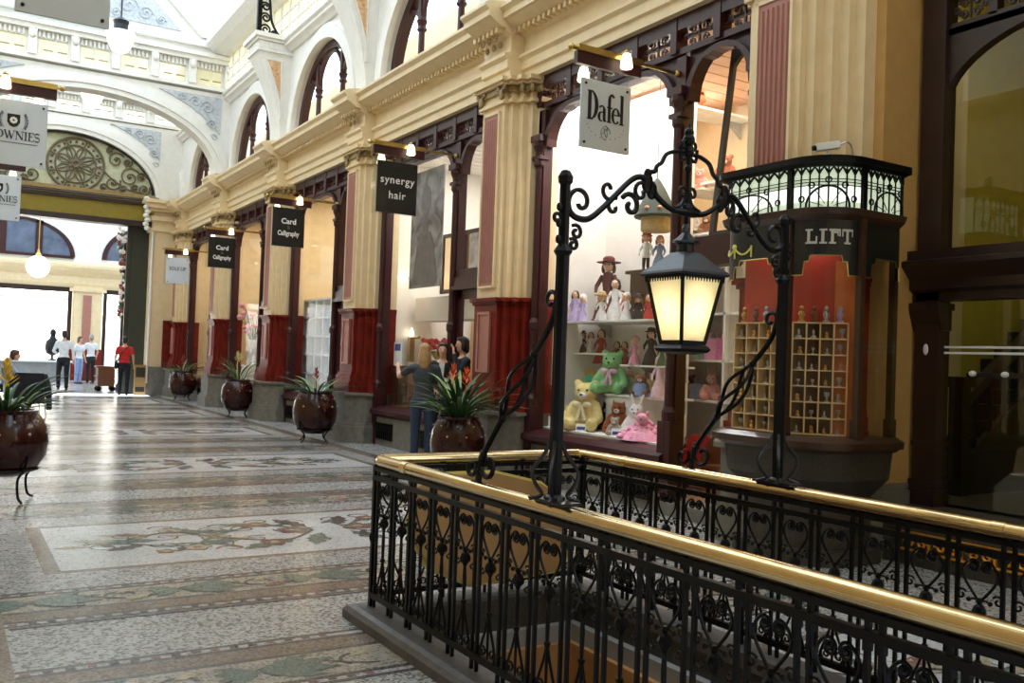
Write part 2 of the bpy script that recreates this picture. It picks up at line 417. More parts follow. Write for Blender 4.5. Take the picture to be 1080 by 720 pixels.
# edge margins along both shop fronts
for x0, x1, m in ((-.35, .12, 0), (.12, .2, 4), (.2, .35, 2), (5.75, 5.9, 2), (5.9, 5.98, 4), (5.98, 9.2, 0)):
    quad(x0, x1, -3, 32.8, m)
bands = [(.93, 1.38, 0), (1.38, 1.42, 4), (1.42, 1.46, 8), (1.46, 1.5, 4), (1.5, 1.86, 3), (1.86, 1.9, 4), (1.9, 2.06, 2), (2.06, 2.1, 4), (2.1, 2.145, 8), (2.145, 2.18, 4)]
for k in range(-2, 6):
    yc = 8.02 + BAY * k
    if yc > 31: continue
    # white field with brown frame and terrazzo ends
    pitquad(XL, .65, yc - .93, yc + .93, 0); pitquad(5.45, XR, yc - .93, yc + .93, 0)
    pitquad(.65, .76, yc - .93, yc + .93, 2); pitquad(5.34, 5.45, yc - .93, yc + .93, 2)
    pitquad(.76, 5.34, yc + .85, yc + .93, 2); pitquad(.76, 5.34, yc - .93, yc - .85, 2)
    pitquad(.76, 5.34, yc - .85, yc + .85, 1)
    for sg in (-1, 1):
        for a, b, m in bands:
            y0, y1 = sorted((yc + sg * a, yc + sg * b))
            pitquad(XL, XR, y0, y1, m)
        # check squares on the pale lines
        for (a, b) in ((1.42, 1.46), (2.1, 2.145)):
            x = XL + .02
            while x < XR - .05:
                y0, y1 = sorted((yc + sg * (a + .006), yc + sg * (b - .006)))
                if not inpit(x, yc + sg * a): poly([(x, y0), (x + .045, y0), (x + .045, y1), (x, y1)], 4 if int(x * 10) % 3 else 6)
                x += .1
        # leaf border
        yb = yc + sg * 1.68; x = XL + .35; q = 0
        ribbon([(XL + .1 + i * .06, yb + .1 * math.sin(i * .06 * 2 * PI / .9)) for i in range(88)], .008, 4)
        while x < XR - .2:
            for da in (-.9, -.3, .3, .9):
                leaf(x - .2, yb, da * .55, .46 - abs(da) * .12, .05, 5)
                leaf(x - .2, yb, PI + da * .7, .22, .035, 5)
            if not inpit(x, yb): 
                ribbon([(x + .32 + .09 * math.cos(t * .5), yb + .09 * math.sin(t * .5)) for t in range(9)], .011, 4)
            leaf(x + .3, yb + .05, .6, .2, .04, 7); leaf(x + .5, yb - .05, 3.6, .2, .04, 6 if q % 2 else 7)
            x += .9; q += 1
    # speckled panel between two bays
    yp = yc + BAY / 2
    pitquad(XL, XR, yc + 2.18, yc + BAY - 2.18, 0)
    for (x0, x1, y0, y1) in ((XL + .02, XL + .06, yp - .38, yp + .38), (XR - .06, XR - .02, yp - .38, yp + .38), (XL + .02, XR - .02, yp + .35, yp + .38), (XL + .02, XR - .02, yp - .38, yp - .35)):
        if y0 > 5.2: poly([(x0, y0), (x1, y0), (x1, y1), (x0, y1)], 4)
    # scroll of leaves and flowers on the white field
    for sx in (-1, 1):
        def X(u): return CX + sx * u
        st = smoothpts([(X(.15), yc, 0), (X(.5), yc + .34, 0), (X(.95), yc + .1, 0), (X(1.3), yc - .3, 0), (X(1.75), yc - .05, 0), (X(2.05), yc, 0)], 6)
        ribbon([(a, b) for a, b, _ in st], .02, 5)
        st2 = smoothpts([(X(.15), yc, 0), (X(.5), yc - .34, 0), (X(.95), yc - .1, 0), (X(1.3), yc + .3, 0), (X(1.7), yc + .12, 0)], 6)
        ribbon([(a, b) for a, b, _ in st2], .018, 4)
        for (u, v, a0) in ((.35, .1, 0), (.7, .25, 1), (.7, -.2, 2), (1.0, .3, 3), (1.05, -.28, 4), (1.4, .12, 5), (1.45, -.2, 0), (1.7, .25, 2), (.2, -.4, 1), (.22, .45, 3), (1.95, .06, 4), (1.9, -.14, 1)):
            ribbon([(X(u + (.03 + .1 * t / 12) * math.cos(a0 + t * .55)), yc + v + (.03 + .1 * t / 12) * math.sin(a0 + t * .55)) for t in range(13)], .009, (4, 5, 6)[int(a0) % 3])
            leaf(X(u), yc + v, a0 * 1.3, .26, .035, (5, 4, 7)[int(a0) % 3])
        for (u, v, r, m) in ((.55, .42, .15, 6), (.62, -.4, .15, 6), (1.32, .36, .14, 7), (1.25, -.38, .15, 7), (1.02, 0, .17, 7), (.3, .05, .2, 6), (1.62, .18, .1, 7), (1.5, -.45, .1, 6)):
            flower(X(u), yc + v, r * .72, m, 7 if m == 6 else 6)
        for (u, v, a, l, w, m) in ((.35, .3, .4, .55, .09, 5), (.4, -.3, -.5, .6, .1, 5), (.75, .18, .2, .55, .08, 5), (.8, -.16, -.3, .6, .09, 5), (1.1, .22, .9, .4, .07, 5), (1.15, -.2, -.8, .4, .07, 4), (1.45, 0, .2, .5, .07, 5), (1.6, -.12, -.5, .35, .06, 4), (1.78, .08, .3, .34, .06, 7), (1.85, -.02, -.1, .42, .05, 7), (.15, .15, 1.2, .5, .08, 4), (.15, -.15, -1.2, .5, .08, 5), (1.5, .2, .5, .3, .06, 6)):
            leaf(X(u), yc + v, a if sx > 0 else PI - a, l, w, m)
        for (u, v) in ((.5, .55), (1.0, -.5), (1.35, .52), (.85, .45)):
            ribbon([(X(u + .12 * math.cos(t * .45) * (1 - t / 22)), yc + v + .1 * math.sin(t * .45) * (1 - t / 22)) for t in range(13)], .012, 4 if u < 1 else 6)
quad(-6, 12, 32.8, 46, 0)
for i in range(12):
    poly([(-6, 34 + i), (12, 34 + i), (12, 34.12 + i), (-6, 34.12 + i)], 2)
floor = fl.build('floor', FM)
tag(floor, 'polished mosaic floor with leaf bands and white scroll panels along the arcade', 'floor', kind='structure')

# ------------------------------------------------------------------ shop-front pilasters
def plan(off=0.0, deep=7.05):
    o = off
    half = [(0 - o, .29 + o), (.07 - o, .29 + o), (.07 - o, .39 + o), (.17 - o, .39 + o), (.17 - o, .5 + o), (.26 - o, .5 + o), (.26 - o, .6 + o), (.35 - o * .5, .6 + o), (.35 - o * .5, .7 + o * .4), (deep - XF, .7 + o * .4)]
    return [(a, min(b, .47 + o * .4)) for a, b in half] + [(a, -b) for a, b in half[::-1]]
def planP(y, off=0.0, deep=7.05, half=None):
    return [(XF + a, y + b) for a, b in plan(off, deep)]
def simple_plan(y, front, hw, hw2, deep):
    return [(front, y + hw), (front + .3, y + hw2), (deep, y + hw2), (deep, y - hw2), (front + .3, y - hw2), (front, y - hw)]
pil0 = thing('trim_1', 'cream pilaster with a fluted dusty pink panel behind the lift showcase', 'pilaster', (XF, PC[0], 0), kind='structure')
mb = MB(); y = PC[0]
mb.prism(planP(y), 'z', 2.45, 5.12)
mb.build('shaft', cream2, pil0)
mb = MB(); mb.box(XF - .03, XF + .02, y - .19, y + .19, 2.62, 5.0)
for i in range(6): mb.tube([(XF - .03, y - .15 + i * .06, 2.68), (XF - .03, y - .15 + i * .06, 4.94)], .02, 6)
mb.build('fluted_panel', pink, pil0)
mb = MB()
for (a, b, c, d) in ((-.22, -.19, 2.59, 5.03), (.19, .22, 2.59, 5.03)): mb.box(XF - .045, XF + .01, y + a, y + b, c, d)
for (c, d) in ((2.59, 2.62), (5.0, 5.03)): mb.box(XF - .045, XF + .01, y - .22, y + .22, c, d)
mb.build('panel_moulding', cream2, pil0)
mb = MB()
for z0, z1, o in ((5.12, 5.16, .05), (5.16, 5.19, .03), (5.36, 5.4, .09), (5.4, 5.46, .13)): mb.prism(planP(y, o), 'z', z0, z1)
mb.prism(planP(y, .01), 'z', 5.19, 5.36)
mb.build('capital', cream, pil0)
mb = MB()
for dy in (-.28, .28):
    for k in (-1, 1):
        mb.tube([(XF - .06, y + dy + k * (.02 + b), 5.28 + a) for a, b in [(-.1, 0), (-.02, .01), (.05, .03)] + [(s_[1] * 1.0 + .05, .06 + s_[0]) for s_ in spiral((0, 0), .035, .012, PI, PI + 7, 10)]], .016, 6)
    mb.ell((XF - .05, y + dy, 5.24), (.03, .05, .08), 8, 6)
mb.prism(planP(y, .045), 'z', 5.27, 5.345)
for k, (a, b) in enumerate(planP(y, .06)[10:16]):
    mb.ell((a, b, 5.3), (.035, .035, .06), 8, 6)
mb.build('capital_leaves', gilt, pil0)
mb = MB()
mb.prism(planP(y, .02), 'z', 1.28, 2.36)
for z0, z1, o in ((2.36, 2.4, .045), (2.4, 2.45, .075), (1.22, 1.28, .04), (1.1, 1.22, .07), (.9, 1.1, .1)): mb.prism(planP(y, o), 'z', z0, z1)
mb.build('dado', marble, pil0)
mb = MB()
for (a, b, c, d) in ((-.17, -.13, 1.42, 2.26), (.13, .17, 1.42, 2.26), (-.17, .17, 1.42, 1.46), (-.17, .17, 2.22, 2.26)): mb.box(XF - .055, XF + .0, y + a, y + b, c, d)
mb.box(XF - .035, XF + .0, y - .13, y + .13, 1.46, 2.22)
mb.build('dado_panel', pink, pil0)
mb = MB()
for z0, z1, o in ((0, .3, .12), (.3, .36, .09), (.36, .86, .05), (.86, .91, .1)):
    mb.prism(simple_plan(y, XF - .1 - o, .34 + o, .62 + o, 7.05), 'z', z0, z1)
mb.build('plinth', stone, pil0)
PLAB = [None, 'cream pilaster on a red dado between the synergy hair shop and the doll shop', 'cream pilaster behind the synergy hair sign', 'cream pilaster behind the larger black two line sign', 'cream pilaster behind the smaller black two line sign', 'cream pilaster behind the small white hanging sign']
PIL = [pil0]
for i in range(1, 6):
    p = dup(pil0, (XF, PC[i], 0), PLAB[i]); p.name = 'trim_%d' % (i + 1); PIL.append(p)

# ------------------------------------------------------------------ entablature over the shops
def blockprof(o):
    """closed X,Z profile of architrave, frieze and cornice; o = projection"""
    X0 = 6.62 - o
    return [(7.4, 5.46), (X0 + .02, 5.46), (X0 + .02, 5.58), (X0 - .02, 5.6), (X0 - .02, 5.72), (X0 - .07, 5.76), (X0 - .07, 5.8), (X0 + .02, 5.82), (X0 + .02, 6.06),
            (X0 - .06, 6.1), (X0 - .06, 6.14), (X0 - .16, 6.16), (X0 - .3, 6.24), (X0 - .34, 6.25), (X0 - .34, 6.33), (X0 - .4, 6.38), (X0 - .4, 6.42), (X0 - .3, 6.46), (X0 - .1, 6.5), (7.4, 6.52)]
ent = thing('trim_7', 'long cream entablature and cornice running over all the shop fronts', 'cornice', (6.6, 5.3, 5.46), kind='structure')
mb = MB(); mb.prism(blockprof(0), 'y', 5.28, 32.6)
for yc in PC:
    pr = blockprof(.22)
    mb.prism(pr, 'y', yc - .36, yc + .36)
mb.prism(blockprof(.0), 'y', 5.2, 5.3)
mb.build('cornice', cream2, ent)
mb = MB()   # dentils
yy = 5.4
while yy < 32:
    o = .22 if min(abs(yy - c) for c in PC) < .36 else 0
    mb.box(6.62 - o - .16, 6.62 - o - .04, yy, yy + .06, 6.08, 6.15)
    yy += .12
mb.build('dentils', cream, ent)
mb = MB()
for yc in PC:
    for k in (-.18, .0, .18):
        mb.tube([(6.28, yc + k + a, 6.02 + b) for a, b in spiral((0, 0), .05, .015, 0, 9, 12)], .014, 5)
        mb.ell((6.36, yc + k, 5.95), (.03, .04, .05), 8, 6)
mb.build('scroll_brackets', gilt, ent)

# ------------------------------------------------------------------ upper storey: arched windows, corbels, clerestory
up = thing('wall_right', 'white plastered upper wall with big arched windows above the cornice', 'wall', (6.6, 5.3, 6.5), kind='structure')
def arc(c, rx, z0, rz, n=24, a0=0, a1=PI): return [(c - rx * math.cos(a0 + (a1 - a0) * i / n), z0 + rz * math.sin(a0 + (a1 - a0) * i / n)) for i in range(n + 1)]
UW = 6.62
mb = MB(); ring = MB(); wz0 = 6.5
ys = 5.2
for i in range(-1, 6):
    c = PC[0] + BAY * (i + .5)
    lo, hi = c - BAY / 2, c + BAY / 2
    if i == -1: lo = 1.0
    hi = min(hi, 32.6)
    half = 1.85
    cv = arc(c, half, wz0, 1.78)
    mb.archplate('y', [], 0, 0, 0)
    # wall above arch
    for (u0, z0), (u1, z1) in zip(cv[:-1], cv[1:]):
        mb.prism([(u0, z0), (u1, z1), (u1, 8.62), (u0, 8.62)], 'x', UW, UW + .3)
    mb.box(UW, UW + .3, lo, c - half, wz0, 8.62); mb.box(UW, UW + .3, c + half, hi, wz0, 8.62)
    for w, d in ((.0, -.1), (.26, -.05)):
        ring.archring('x', arc(c, half - .02 + w, wz0, 1.76 + w), arc(c, half + .24 + w * .2, wz0, 2.02 + w * .2 if w == 0 else 2.1), UW + d, UW + .02)
mb.build('plaster', white, up); ring.build('archivolt', white, up, smooth=False)
mb = MB()
pr = [(7.0, 8.6), (6.56, 8.6), (6.5, 8.66), (6.42, 8.7), (6.42, 8.76), (6.36, 8.8), (6.36, 8.85), (6.6, 8.9), (7.0, 8.9)]
mb.prism(pr, 'y', 1.0, 32.6)
mb.build('ledge_moulding', white, up)
# relief panels in the spandrels
mb = MB()
for i in range(-1, 5):
    yc = PC[0] + BAY * (i + 1)
    for sg in (-1, 1):
        c = yc + sg * BAY / 2
        cv = [(u, z + .12) for u, z in arc(c, 2.14, wz0, 2.0) if abs(u - yc) < 1.0 and z > 7.6 and (u - yc) * sg > .5]
        if len(cv) > 2: mb.archplate('x', cv, 8.5, UW - .03, UW + .02)
mb.build('relief', greyrelief, up)

def upper_window(n, c, label):
    w = thing('window_%d' % n, label, 'window', (UW + .15, c, 6.5), kind='structure')
    m = MB()
    m.archring('x', arc(c, 1.68, 6.5, 1.6), arc(c, 1.86, 6.5, 1.79), UW + .1, UW + .26)
    m.box(UW + .1, UW + .26, c - 1.8, c + 1.8, 6.46, 6.56)
    for dy in (-.72, .72):
        m.lathe([(.09, 0), (.09, .1), (.06, .14), (.055, .7), (.09, .74), (.07, .8), (.1, .9)], (UW + .18, c + dy, 6.52), 8)
        m.box(UW + .12, UW + .24, c + dy - .05, c + dy + .05, 7.4, 6.5 + 1.62 * math.sqrt(1 - (dy / 1.7) ** 2))
    for (a, b, h) in ((-.72, .72, .75), (.72, 1.6, .35), (-1.6, -.72, .35)):
        cv = arc((a + b) / 2, (b - a) / 2 - .03, 7.3, h)
        m.archring('x', [(c + u, z) for u, z in cv], [(c + u, z + .07) for u, z in cv], UW + .14, UW + .22)
    m.build('window_frame', frame, w)
    g = MB(); cv = arc(c, 1.7, 6.52, 1.62)
    g.add([(UW + .19, u, z) for u, z in cv] , [tuple(range(len(cv)))])
    g.build('pane', glass, w)
    return w
upper_window(11, PC[0] + BAY * .5, 'arched upper window with maroon mullions above the doll shop')
upper_window(12, PC[0] + BAY * 1.5, 'arched upper window with maroon mullions above the synergy hair shop')
upper_window(13, PC[0] + BAY * 2.5, 'arched upper window with maroon mullions above the shop with white cubby shelves')
upper_window(14, PC[0] + BAY * 3.5, 'arched upper window with maroon mullions just this side of the great cross arch')
upper_window(15, PC[0] + BAY * 4.5, 'arched upper window with maroon mullions beyond the great cross arch')
upper_window(16, PC[0] - BAY * .5, 'arched upper window with maroon mullions over the stair doorway')

# corbels carrying the roof trusses
cor0 = thing('trim_8', 'white tapering corbel with a peach relief panel above the synergy hair sign', 'corbel', (UW, PC[2], 6.55), kind='structure')
def corbel(y):
    m = MB(); zs = [6.55 + (8.5 - 6.55) * i / 12 for i in range(13)]
    def prj(t): return .16 + .62 * t ** 1.7
    def hw(t): return .24 + .16 * t ** 2.0
    rings = []
    for i, z in enumerate(zs):
        t = i / 12; rings.append([(UW + .02, y - hw(t), z), (UW - prj(t), y - hw(t), z), (UW - prj(t), y + hw(t), z), (UW + .02, y + hw(t), z)])
    m.loft(rings)
    for z0, z1, o in ((8.5, 8.56, .04), (8.56, 8.74, 0), (8.74, 8.8, .06), (8.8, 8.9, .12)):
        m.box(UW - .78 - o, UW + .02, y - .42 - o, y + .42 + o, z0, z1)
    m.build('bracket', white, cor0)
    for sg in (-1, 1):
        p = MB(); fr = []; bk = []
        for i in range(3, 12):
            t = i / 12; z = zs[i]
            a = UW - .14 - .1 * t; b_ = min(UW - prj(t) + .1, a - .03)
            fr.append((b_, y + sg * (hw(t) + .012), z)); bk.append((a, y + sg * (hw(t) + .012), z))
        n = len(fr)
        p.add(fr + bk, [(i, i + 1, n + i + 1, n + i) for i in range(n - 1)])
        for i in range(1, n - 1):
            c = (Vector(fr[i]) + Vector(bk[i])) / 2; r_ = (Vector(fr[i]) - Vector(bk[i])).length * .34
            p.tube([(c.x + a, c.y + sg * .012, c.z + b) for a, b in spiral((0, 0), r_, r_ * .2, i, i + 7, 10)], r_ * .16, 5)
        p.build('relief_panel', peachrelief, cor0)
        p = MB(); p.tube(fr, .022, 5); p.tube(bk, .022, 5); p.tube([fr[-1], bk[-1]], .022, 5)
        p.build('panel_moulding', white, cor0)
    d = MB()
    for i in range(7): d.box(UW - .8, UW - .7, y - .4 + i * .12, y - .33 + i * .12, 8.58, 8.72)
    for i in range(7): d.box(UW - .76 + i * .11, UW - .7 + i * .11, y - .44, y + .44, 8.58, 8.72)
    d.build('fluting', white, cor0)
corbel(PC[2])
for i, l in ((1, 'white tapering corbel with a peach relief panel at the top edge beside the doll shop pilaster'), (3, 'white tapering corbel with a peach relief panel and black iron truss foot on top'), (0, 'white tapering corbel over the pilaster behind the lift showcase')):
    c = dup(cor0, (UW, PC[i], 6.55), l); c.name = 'trim_%d' % (8 + {1: 1, 3: 2, 0: 3}[i])

# clerestory glazing strip and eaves
cl = thing('window_17', 'long leaded clerestory of pale panes between ledge and roof gutter', 'window', (6.5, 5, 8.9), kind='structure')
m = MB(); g = MB(); y = 1.0
while y < 32.4:
    m.box(6.46, 6.54, y - .03, y + .03, 8.88, 9.86)
    y += .62
for z in (9.2, 9.52): m.box(6.475, 6.525, 1, 32.4, z - .015, z + .015)
g.box(6.495, 6.505, 1, 32.4, 8.9, 9.84)
m.build('glazing_bars', white, cl); g.build('pane', opal, cl)
m = MB()
m.prism([(6.9, 9.84), (6.3, 9.84), (6.05, 9.95), (5.85, 10.1), (5.85, 10.25), (5.95, 10.3), (6.9, 10.3)], 'y', 1, 26.9)
m.prism([(6.9, 9.84), (6.3, 9.84), (6.05, 9.95), (5.85, 10.1), (5.85, 10.25), (5.95, 10.3), (6.9, 10.3)], 'y', 26.9, 32.4)
tag(m.build('trim_12', white, None, loc=(6.3, 5, 9.84)), 'pale moulded roof gutter above the leaded clerestory', 'gutter', kind='structure')
for o in (bpy.data.objects['trim_12'],): pass

# roof: glazed pitch with bars
RZ0, RZ1 = 10.28, 13.0; RY = 9.0
XA, XB = 5.95, .15
roof = thing('ceiling', 'pitched glass roof with pale glazing bars over the arcade', 'roof', (CX, 10, RZ0), kind='structure')
g = MB(); m = MB()
for (y0, y1) in ((RY, 26.45), (26.6, 32.6)):
    for xa in (XA, XB):
        g.add([(xa, y0, RZ0), (xa, y1, RZ0), (CX, y1, RZ1), (CX, y0, RZ1)], [(0, 1, 2, 3)])
        y = y0
        while y <= y1:
            m.tube([(xa, y, RZ0), (CX, y, RZ1)], .022, 4); y += .55
        m.tube([(xa, y0, RZ0 + .02), (xa, y1, RZ0 + .02)], .06, 6)
    m.tube([(CX, y0, RZ1), (CX, y1, RZ1)], .08, 6)
cp = MB()  # unseen solid roof over the near bays, added to dim the foreground
for xa in (XA, XB):
    h_ = .55; xm, zm = xa + (CX - xa) * h_, RZ0 + (RZ1 - RZ0) * h_
    cp.prism([(xa, RZ0), (xm, zm), (xm, zm + .2), (xa, RZ0 + .2)], 'y', -4, RY)
    g.add([(xm, -4, zm), (xm, RY, zm), (CX, RY, RZ1), (CX, -4, RZ1)], [(0, 1, 2, 3)])
cp.box(-.6, XB, -4, RY, 10.28, 10.5); cp.box(XA, 7, -4, RY, 10.28, 10.5)
cp.build('added_light_block', white, roof)
g.build('roof_panes', roofglass, roof); m.build('glazing_bars', white, roof)

# iron truss brackets standing on the corbels
def truss(yc, label):
    t = thing('roof_truss', label, 'truss', (6.1, yc, 8.9))
    t['group'] = 'iron roof trusses'
    m = MB(); xs = (6.02, .08)
    for x0, s_ in ((5.9, -1), (.2, 1)):
        m.box(x0 - .05, x0 + .05, yc - .05, yc + .05, 8.9, 10.4)
        st = smoothpts([(x0, yc, 10.0), (x0 + s_ * .2, yc, 10.3), (x0 + s_ * .8, yc, 10.75), (x0 + s_ * 1.9, yc, 11.3), (CX, yc, 11.6)], 5)
        m.tube(st, .05, 6)
        m.tube([(x0, yc, 10.35), (CX, yc, RZ1 - .1)], .05, 6)
    m.build('rafter', iron, t)
    m = MB()
    for x0, s_ in ((5.9, -1), (.2, 1)):
        for (cx, cz, r) in ((-.16, 9.1, .13), (-.15, 9.38, .12), (-.14, 9.64, .11), (-.12, 9.88, .1), (-.38, 9.02, .1), (-.1, 10.1, .09), (.9, 10.62, .17), (1.4, 11.0, .17)):
            m.tube([(x0 + s_ * a, yc, b) for a, b in spiral((cx, cz), r, .03, 0, 9.5, 18)], .024, 5)
        m.tube(smoothpts([(x0 - s_ * .02, yc, 10.3), (x0 - s_ * .22, yc, 9.85), (x0 - s_ * .3, yc, 9.3), (x0 - s_ * .56, yc, 8.92)], 5), .03, 6)
    m.build('scrollwork', iron, t)
truss(PC[3] - .1, 'black scrolled iron truss on the corbel before the great cross arch')
truss(PC[2] - .1, 'black scrolled iron truss on the corbel over the synergy hair sign')
truss(PC[1] - .1, 'black scrolled iron truss nearest the doll shop, out over the near bays')

# ------------------------------------------------------------------ great cross arch and end wall
def crosswall(n, y, th, hx, apex, ring, ztop, x0, x1, label, spring=6.55):
    w = thing(n, label, 'wall', (CX, y, spring), kind='structure')
    m = MB(); cv = arc(CX, hx, spring, apex - spring, 36)
    m.archplate('y', arc(CX, hx + ring, spring, apex - spring + ring, 36), ztop, y, y + th)
    if x0 < CX - hx - ring: m.box(x0, CX - hx - ring, y, y + th, spring, ztop)
    if x1 > CX + hx + ring: m.box(CX + hx + ring, x1, y, y + th, spring, ztop)
    m.build('plaster', white, w)
    r = MB()
    r.archring('y', cv, arc(CX, hx + ring + .02, spring, apex - spring + ring + .02, 36), y - .06, y + th + .06)
    r.archring('y', arc(CX, hx + .14, spring, apex - spring + .14, 36), arc(CX, hx + ring - .1, spring, apex - spring + ring - .1, 36), y - .1, y)
    r.build('archivolt', white, w)
    # spandrel relief
    s_ = MB()
    for sg in (-1, 1):
        cv2 = [(u, z + .1) for u, z in arc(CX, hx + ring + .12, spring, apex - spring + ring + .12, 48) if sg * (u - CX) > hx * .45 and sg * (u - CX) < hx - .0 + ring * .4]
        if sg < 0: cv2 = cv2[::1]
        s_.archplate('y', cv2, ztop - .12, y - .035, y)
        for (dx, dz, rr) in ((.75, .22, .16), (.42, .35, .2), (.28, .8, .14), (.2, 1.15, .1), (1.1, .14, .1)):
            s_.tube([(CX + sg * (hx + ring * .4 - a), y - .05, b) for a, b in spiral((dx, ztop - .1 - dz), rr, .03, 0, 9, 16)], .025, 5)
    s_.build('relief', greyrelief, w)
    return w
cw = crosswall('wall_cross', PC[4] - .1, .4, 3.2, 8.32, .36, 8.8, -.6, 6.7, 'white cross arch spanning the arcade with grey scroll spandrels')
ew = crosswall('wall_end', 32.5, .5, 2.75, 8.42, .4, 8.95, -.6, 7.0, 'white end arch framing the bronze scroll lunette')
def frieze(n, y, z0, z1, x0, x1, k, label):
    t = thing(n, label, 'window', (CX, y, z0), kind='structure')
    m = MB(); g = MB()
    m.box(x0, x1, y - .12, y + .3, z0, z0 + .1); m.box(x0, x1, y - .18, y + .35, z1 - .12, z1); m.box(x0, x1, y - .26, y + .3, z1, z1 + .1)
    w = (x1 - x0) / k
    for i in range(k + 1):
        x = x0 + i * w
        m.box(x - .1, x + .1, y - .16, y + .26, z0 + .1, z1 - .12)
        m.ell((x, y - .18, z1 - .24), (.09, .08, .13), 8, 6)
    for i in range(k):
        a, b = x0 + i * w + .1, x0 + (i + 1) * w - .1
        g.box(a, b, y + .05, y + .07, z0 + .1, z1 - .3)
        m.box(a, b, y - .02, y + .1, z1 - .3, z1 - .12)
        for j in range(7): m.box(a + .03 + j * (b - a - .06) / 7, a + .03 + (j + .5) * (b - a - .06) / 7, y - .08, y, z1 - .29, z1 - .13)
        m.box(a, a + .05, y, y + .1, z0 + .1, z1 - .3); m.box(b - .05, b, y, y + .1, z0 + .1, z1 - .3)
        g.mi = 1
        for j in range(2): g.box(a + .16 + j * (b - a) * .42, a + .12 + (j + .8) * (b - a) * .42, y + .03, y + .05, z0 + .28, z0 + .31)
        g.mi = 0
    m.build('frieze_frame', cream2 if 0 else white, t); g.build('pane', [opal, gilt], t)
frieze('window_18', PC[4] - .1, 8.85, 9.72, -.4, 6.5, 7, 'frieze of opal panes above the great cross arch')
frieze('window_19', 32.55, 8.98, 9.72, -.4, 6.5, 7, 'frieze of opal panes above the end arch lunette')
# gable over the cross arch
gb = thing('wall_gable', 'pale gable with a triangular grey scroll panel above the cross arch', 'gable', (CX, PC[4], 9.8), kind='structure')
y = PC[4] - .1
m = MB(); m.prism([(-.6, 9.8), (6.7, 9.8), (6.7, 10.2), (5.95, 10.3), (CX, RZ1 + .05), (.15, 10.3), (-.6, 10.2)], 'y', y, y + .25)
m.prism([(XA - .0, RZ0), (XA - .22, RZ0), (CX, RZ1 - .22), (CX, RZ1)], 'y', y - .12, y); m.prism([(XB, RZ0), (XB + .22, RZ0), (CX, RZ1 - .22), (CX, RZ1)], 'y', y - .12, y)
m.box(XB, XA, y - .14, y, 10.02, 10.2)
m.build('plaster', white, gb)
m = MB()
m.prism([(.9, 10.35), (5.2, 10.35), (CX, 12.35)], 'y', y - .04, y)
for sg in (-1, 1):
    for (dx, z, r) in ((1.6, 10.52, .12), (1.2, 10.62, .2), (.75, 10.75, .26), (.35, 11.1, .24), (.25, 11.6, .2), (.9, 11.1, .14), (.45, 10.5, .12), (.1, 12.0, .1)):
        m.tube([(CX + sg * a, y - .05, b) for a, b in spiral((dx, z), r, .03, 0, 10, 18)], .03, 5)
m.build('relief', greyrelief, gb)

# far wall of the roof at the end bay
m = MB(); m.prism([(-.6, 9.8), (6.7, 9.8), (6.7, 10.2), (5.95, 10.3), (CX, RZ1 + .05), (.15, 10.3), (-.6, 10.2)], 'y', 32.55, 32.9)
tag(m.build('wall_gable_end', white, None, loc=(CX, 32.7, 10)), 'plain white gable closing the glass roof over the end arch', 'gable', kind='structure')

# lunette grille in the end arch
lu = thing('window_20', 'semicircular lunette of bronze scrollwork with a central rosette over the end opening', 'lunette', (CX, 32.7, 6.7), kind='structure')
LUX = CX + .25
m = MB(); cv = arc(CX, 2.75, 6.62, 1.8, 30)
m.archring('y', arc(CX, 2.66, 6.66, 1.7, 30), arc(CX, 2.76, 6.62, 1.81, 30), 32.6, 32.72)
m.build('lunette_frame', iron_blue, lu)
m = MB(); m.add([(u, 32.72, z) for u, z in cv], [tuple(range(len(cv)))])
m.build('backing', mat('lunette_backing', rgb(196, 196, 164), .6, var=.12), lu)
m = MB()
c = (CX + .3, 7.42)
for r, w in ((.84, .045), (.6, .035), (.1, .06)): m.tube([(c[0] + r * math.cos(a), 32.68, c[1] + r * math.sin(a)) for a in [2 * PI * i / 36 for i in range(36)]], w, 6, closed=True)
for i in range(8):
    a = 2 * PI * i / 8 + .39
    m.tube([(c[0] + (.1 + .5 * t) * math.cos(a + s_ * .33 * math.sin(PI * t)), 32.68, c[1] + (.1 + .5 * t) * math.sin(a + s_ * .33 * math.sin(PI * t))) for s_ in (1,) for t in [k / 8 for k in range(9)]], .022, 5)
    m.tube([(c[0] + (.1 + .5 * t) * math.cos(a - .33 * math.sin(PI * t)), 32.68, c[1] + (.1 + .5 * t) * math.sin(a - .33 * math.sin(PI * t))) for t in [k / 8 for k in range(9)]], .022, 5)
    m.tube([(c[0] + .1 * math.cos(a), 32.68, c[1] + .1 * math.sin(a)), (c[0] + .82 * math.cos(a), 32.68, c[1] + .82 * math.sin(a))], .025, 5)
for i in range(24):
    a = 2 * PI * i / 24; m.ell((c[0] + .72 * math.cos(a), 32.68, c[1] + .72 * math.sin(a)), .045, 6, 5)
for sg in (-1, 1):
    for (dx, z, r, tt) in ((1.5 if sg > 0 else 1.0, 7.72, .27, 9), (1.42 if sg > 0 else .95, 6.95, .26, -9), (1.95, 7.2, .34, 10), (2.4, 6.86, .2, -10), (1.75, 6.78, .12, 8), (2.3, 7.25, .15, 9), (1.3, 8.0, .13, 8), (1.85, 7.68, .15, -8), (1.15, 6.78, .12, 8), (2.1, 6.85, .13, 8)):
        m.tube([(CX + sg * a, 32.67, b) for a, b in spiral((dx, z), r, .04, .5, .5 + tt, 26)], .028, 5)
        m.ell((CX + sg * dx, 32.66, z), .05, 6, 5)
    m.tube([(CX + sg * a, 32.67, b) for a, b, _ in smoothpts([(.72, 7.3, 0), (1.0, 7.4, 0), (1.45, 7.05, 0), (1.9, 6.8, 0), (2.4, 6.72, 0)], 5)], .025, 5)
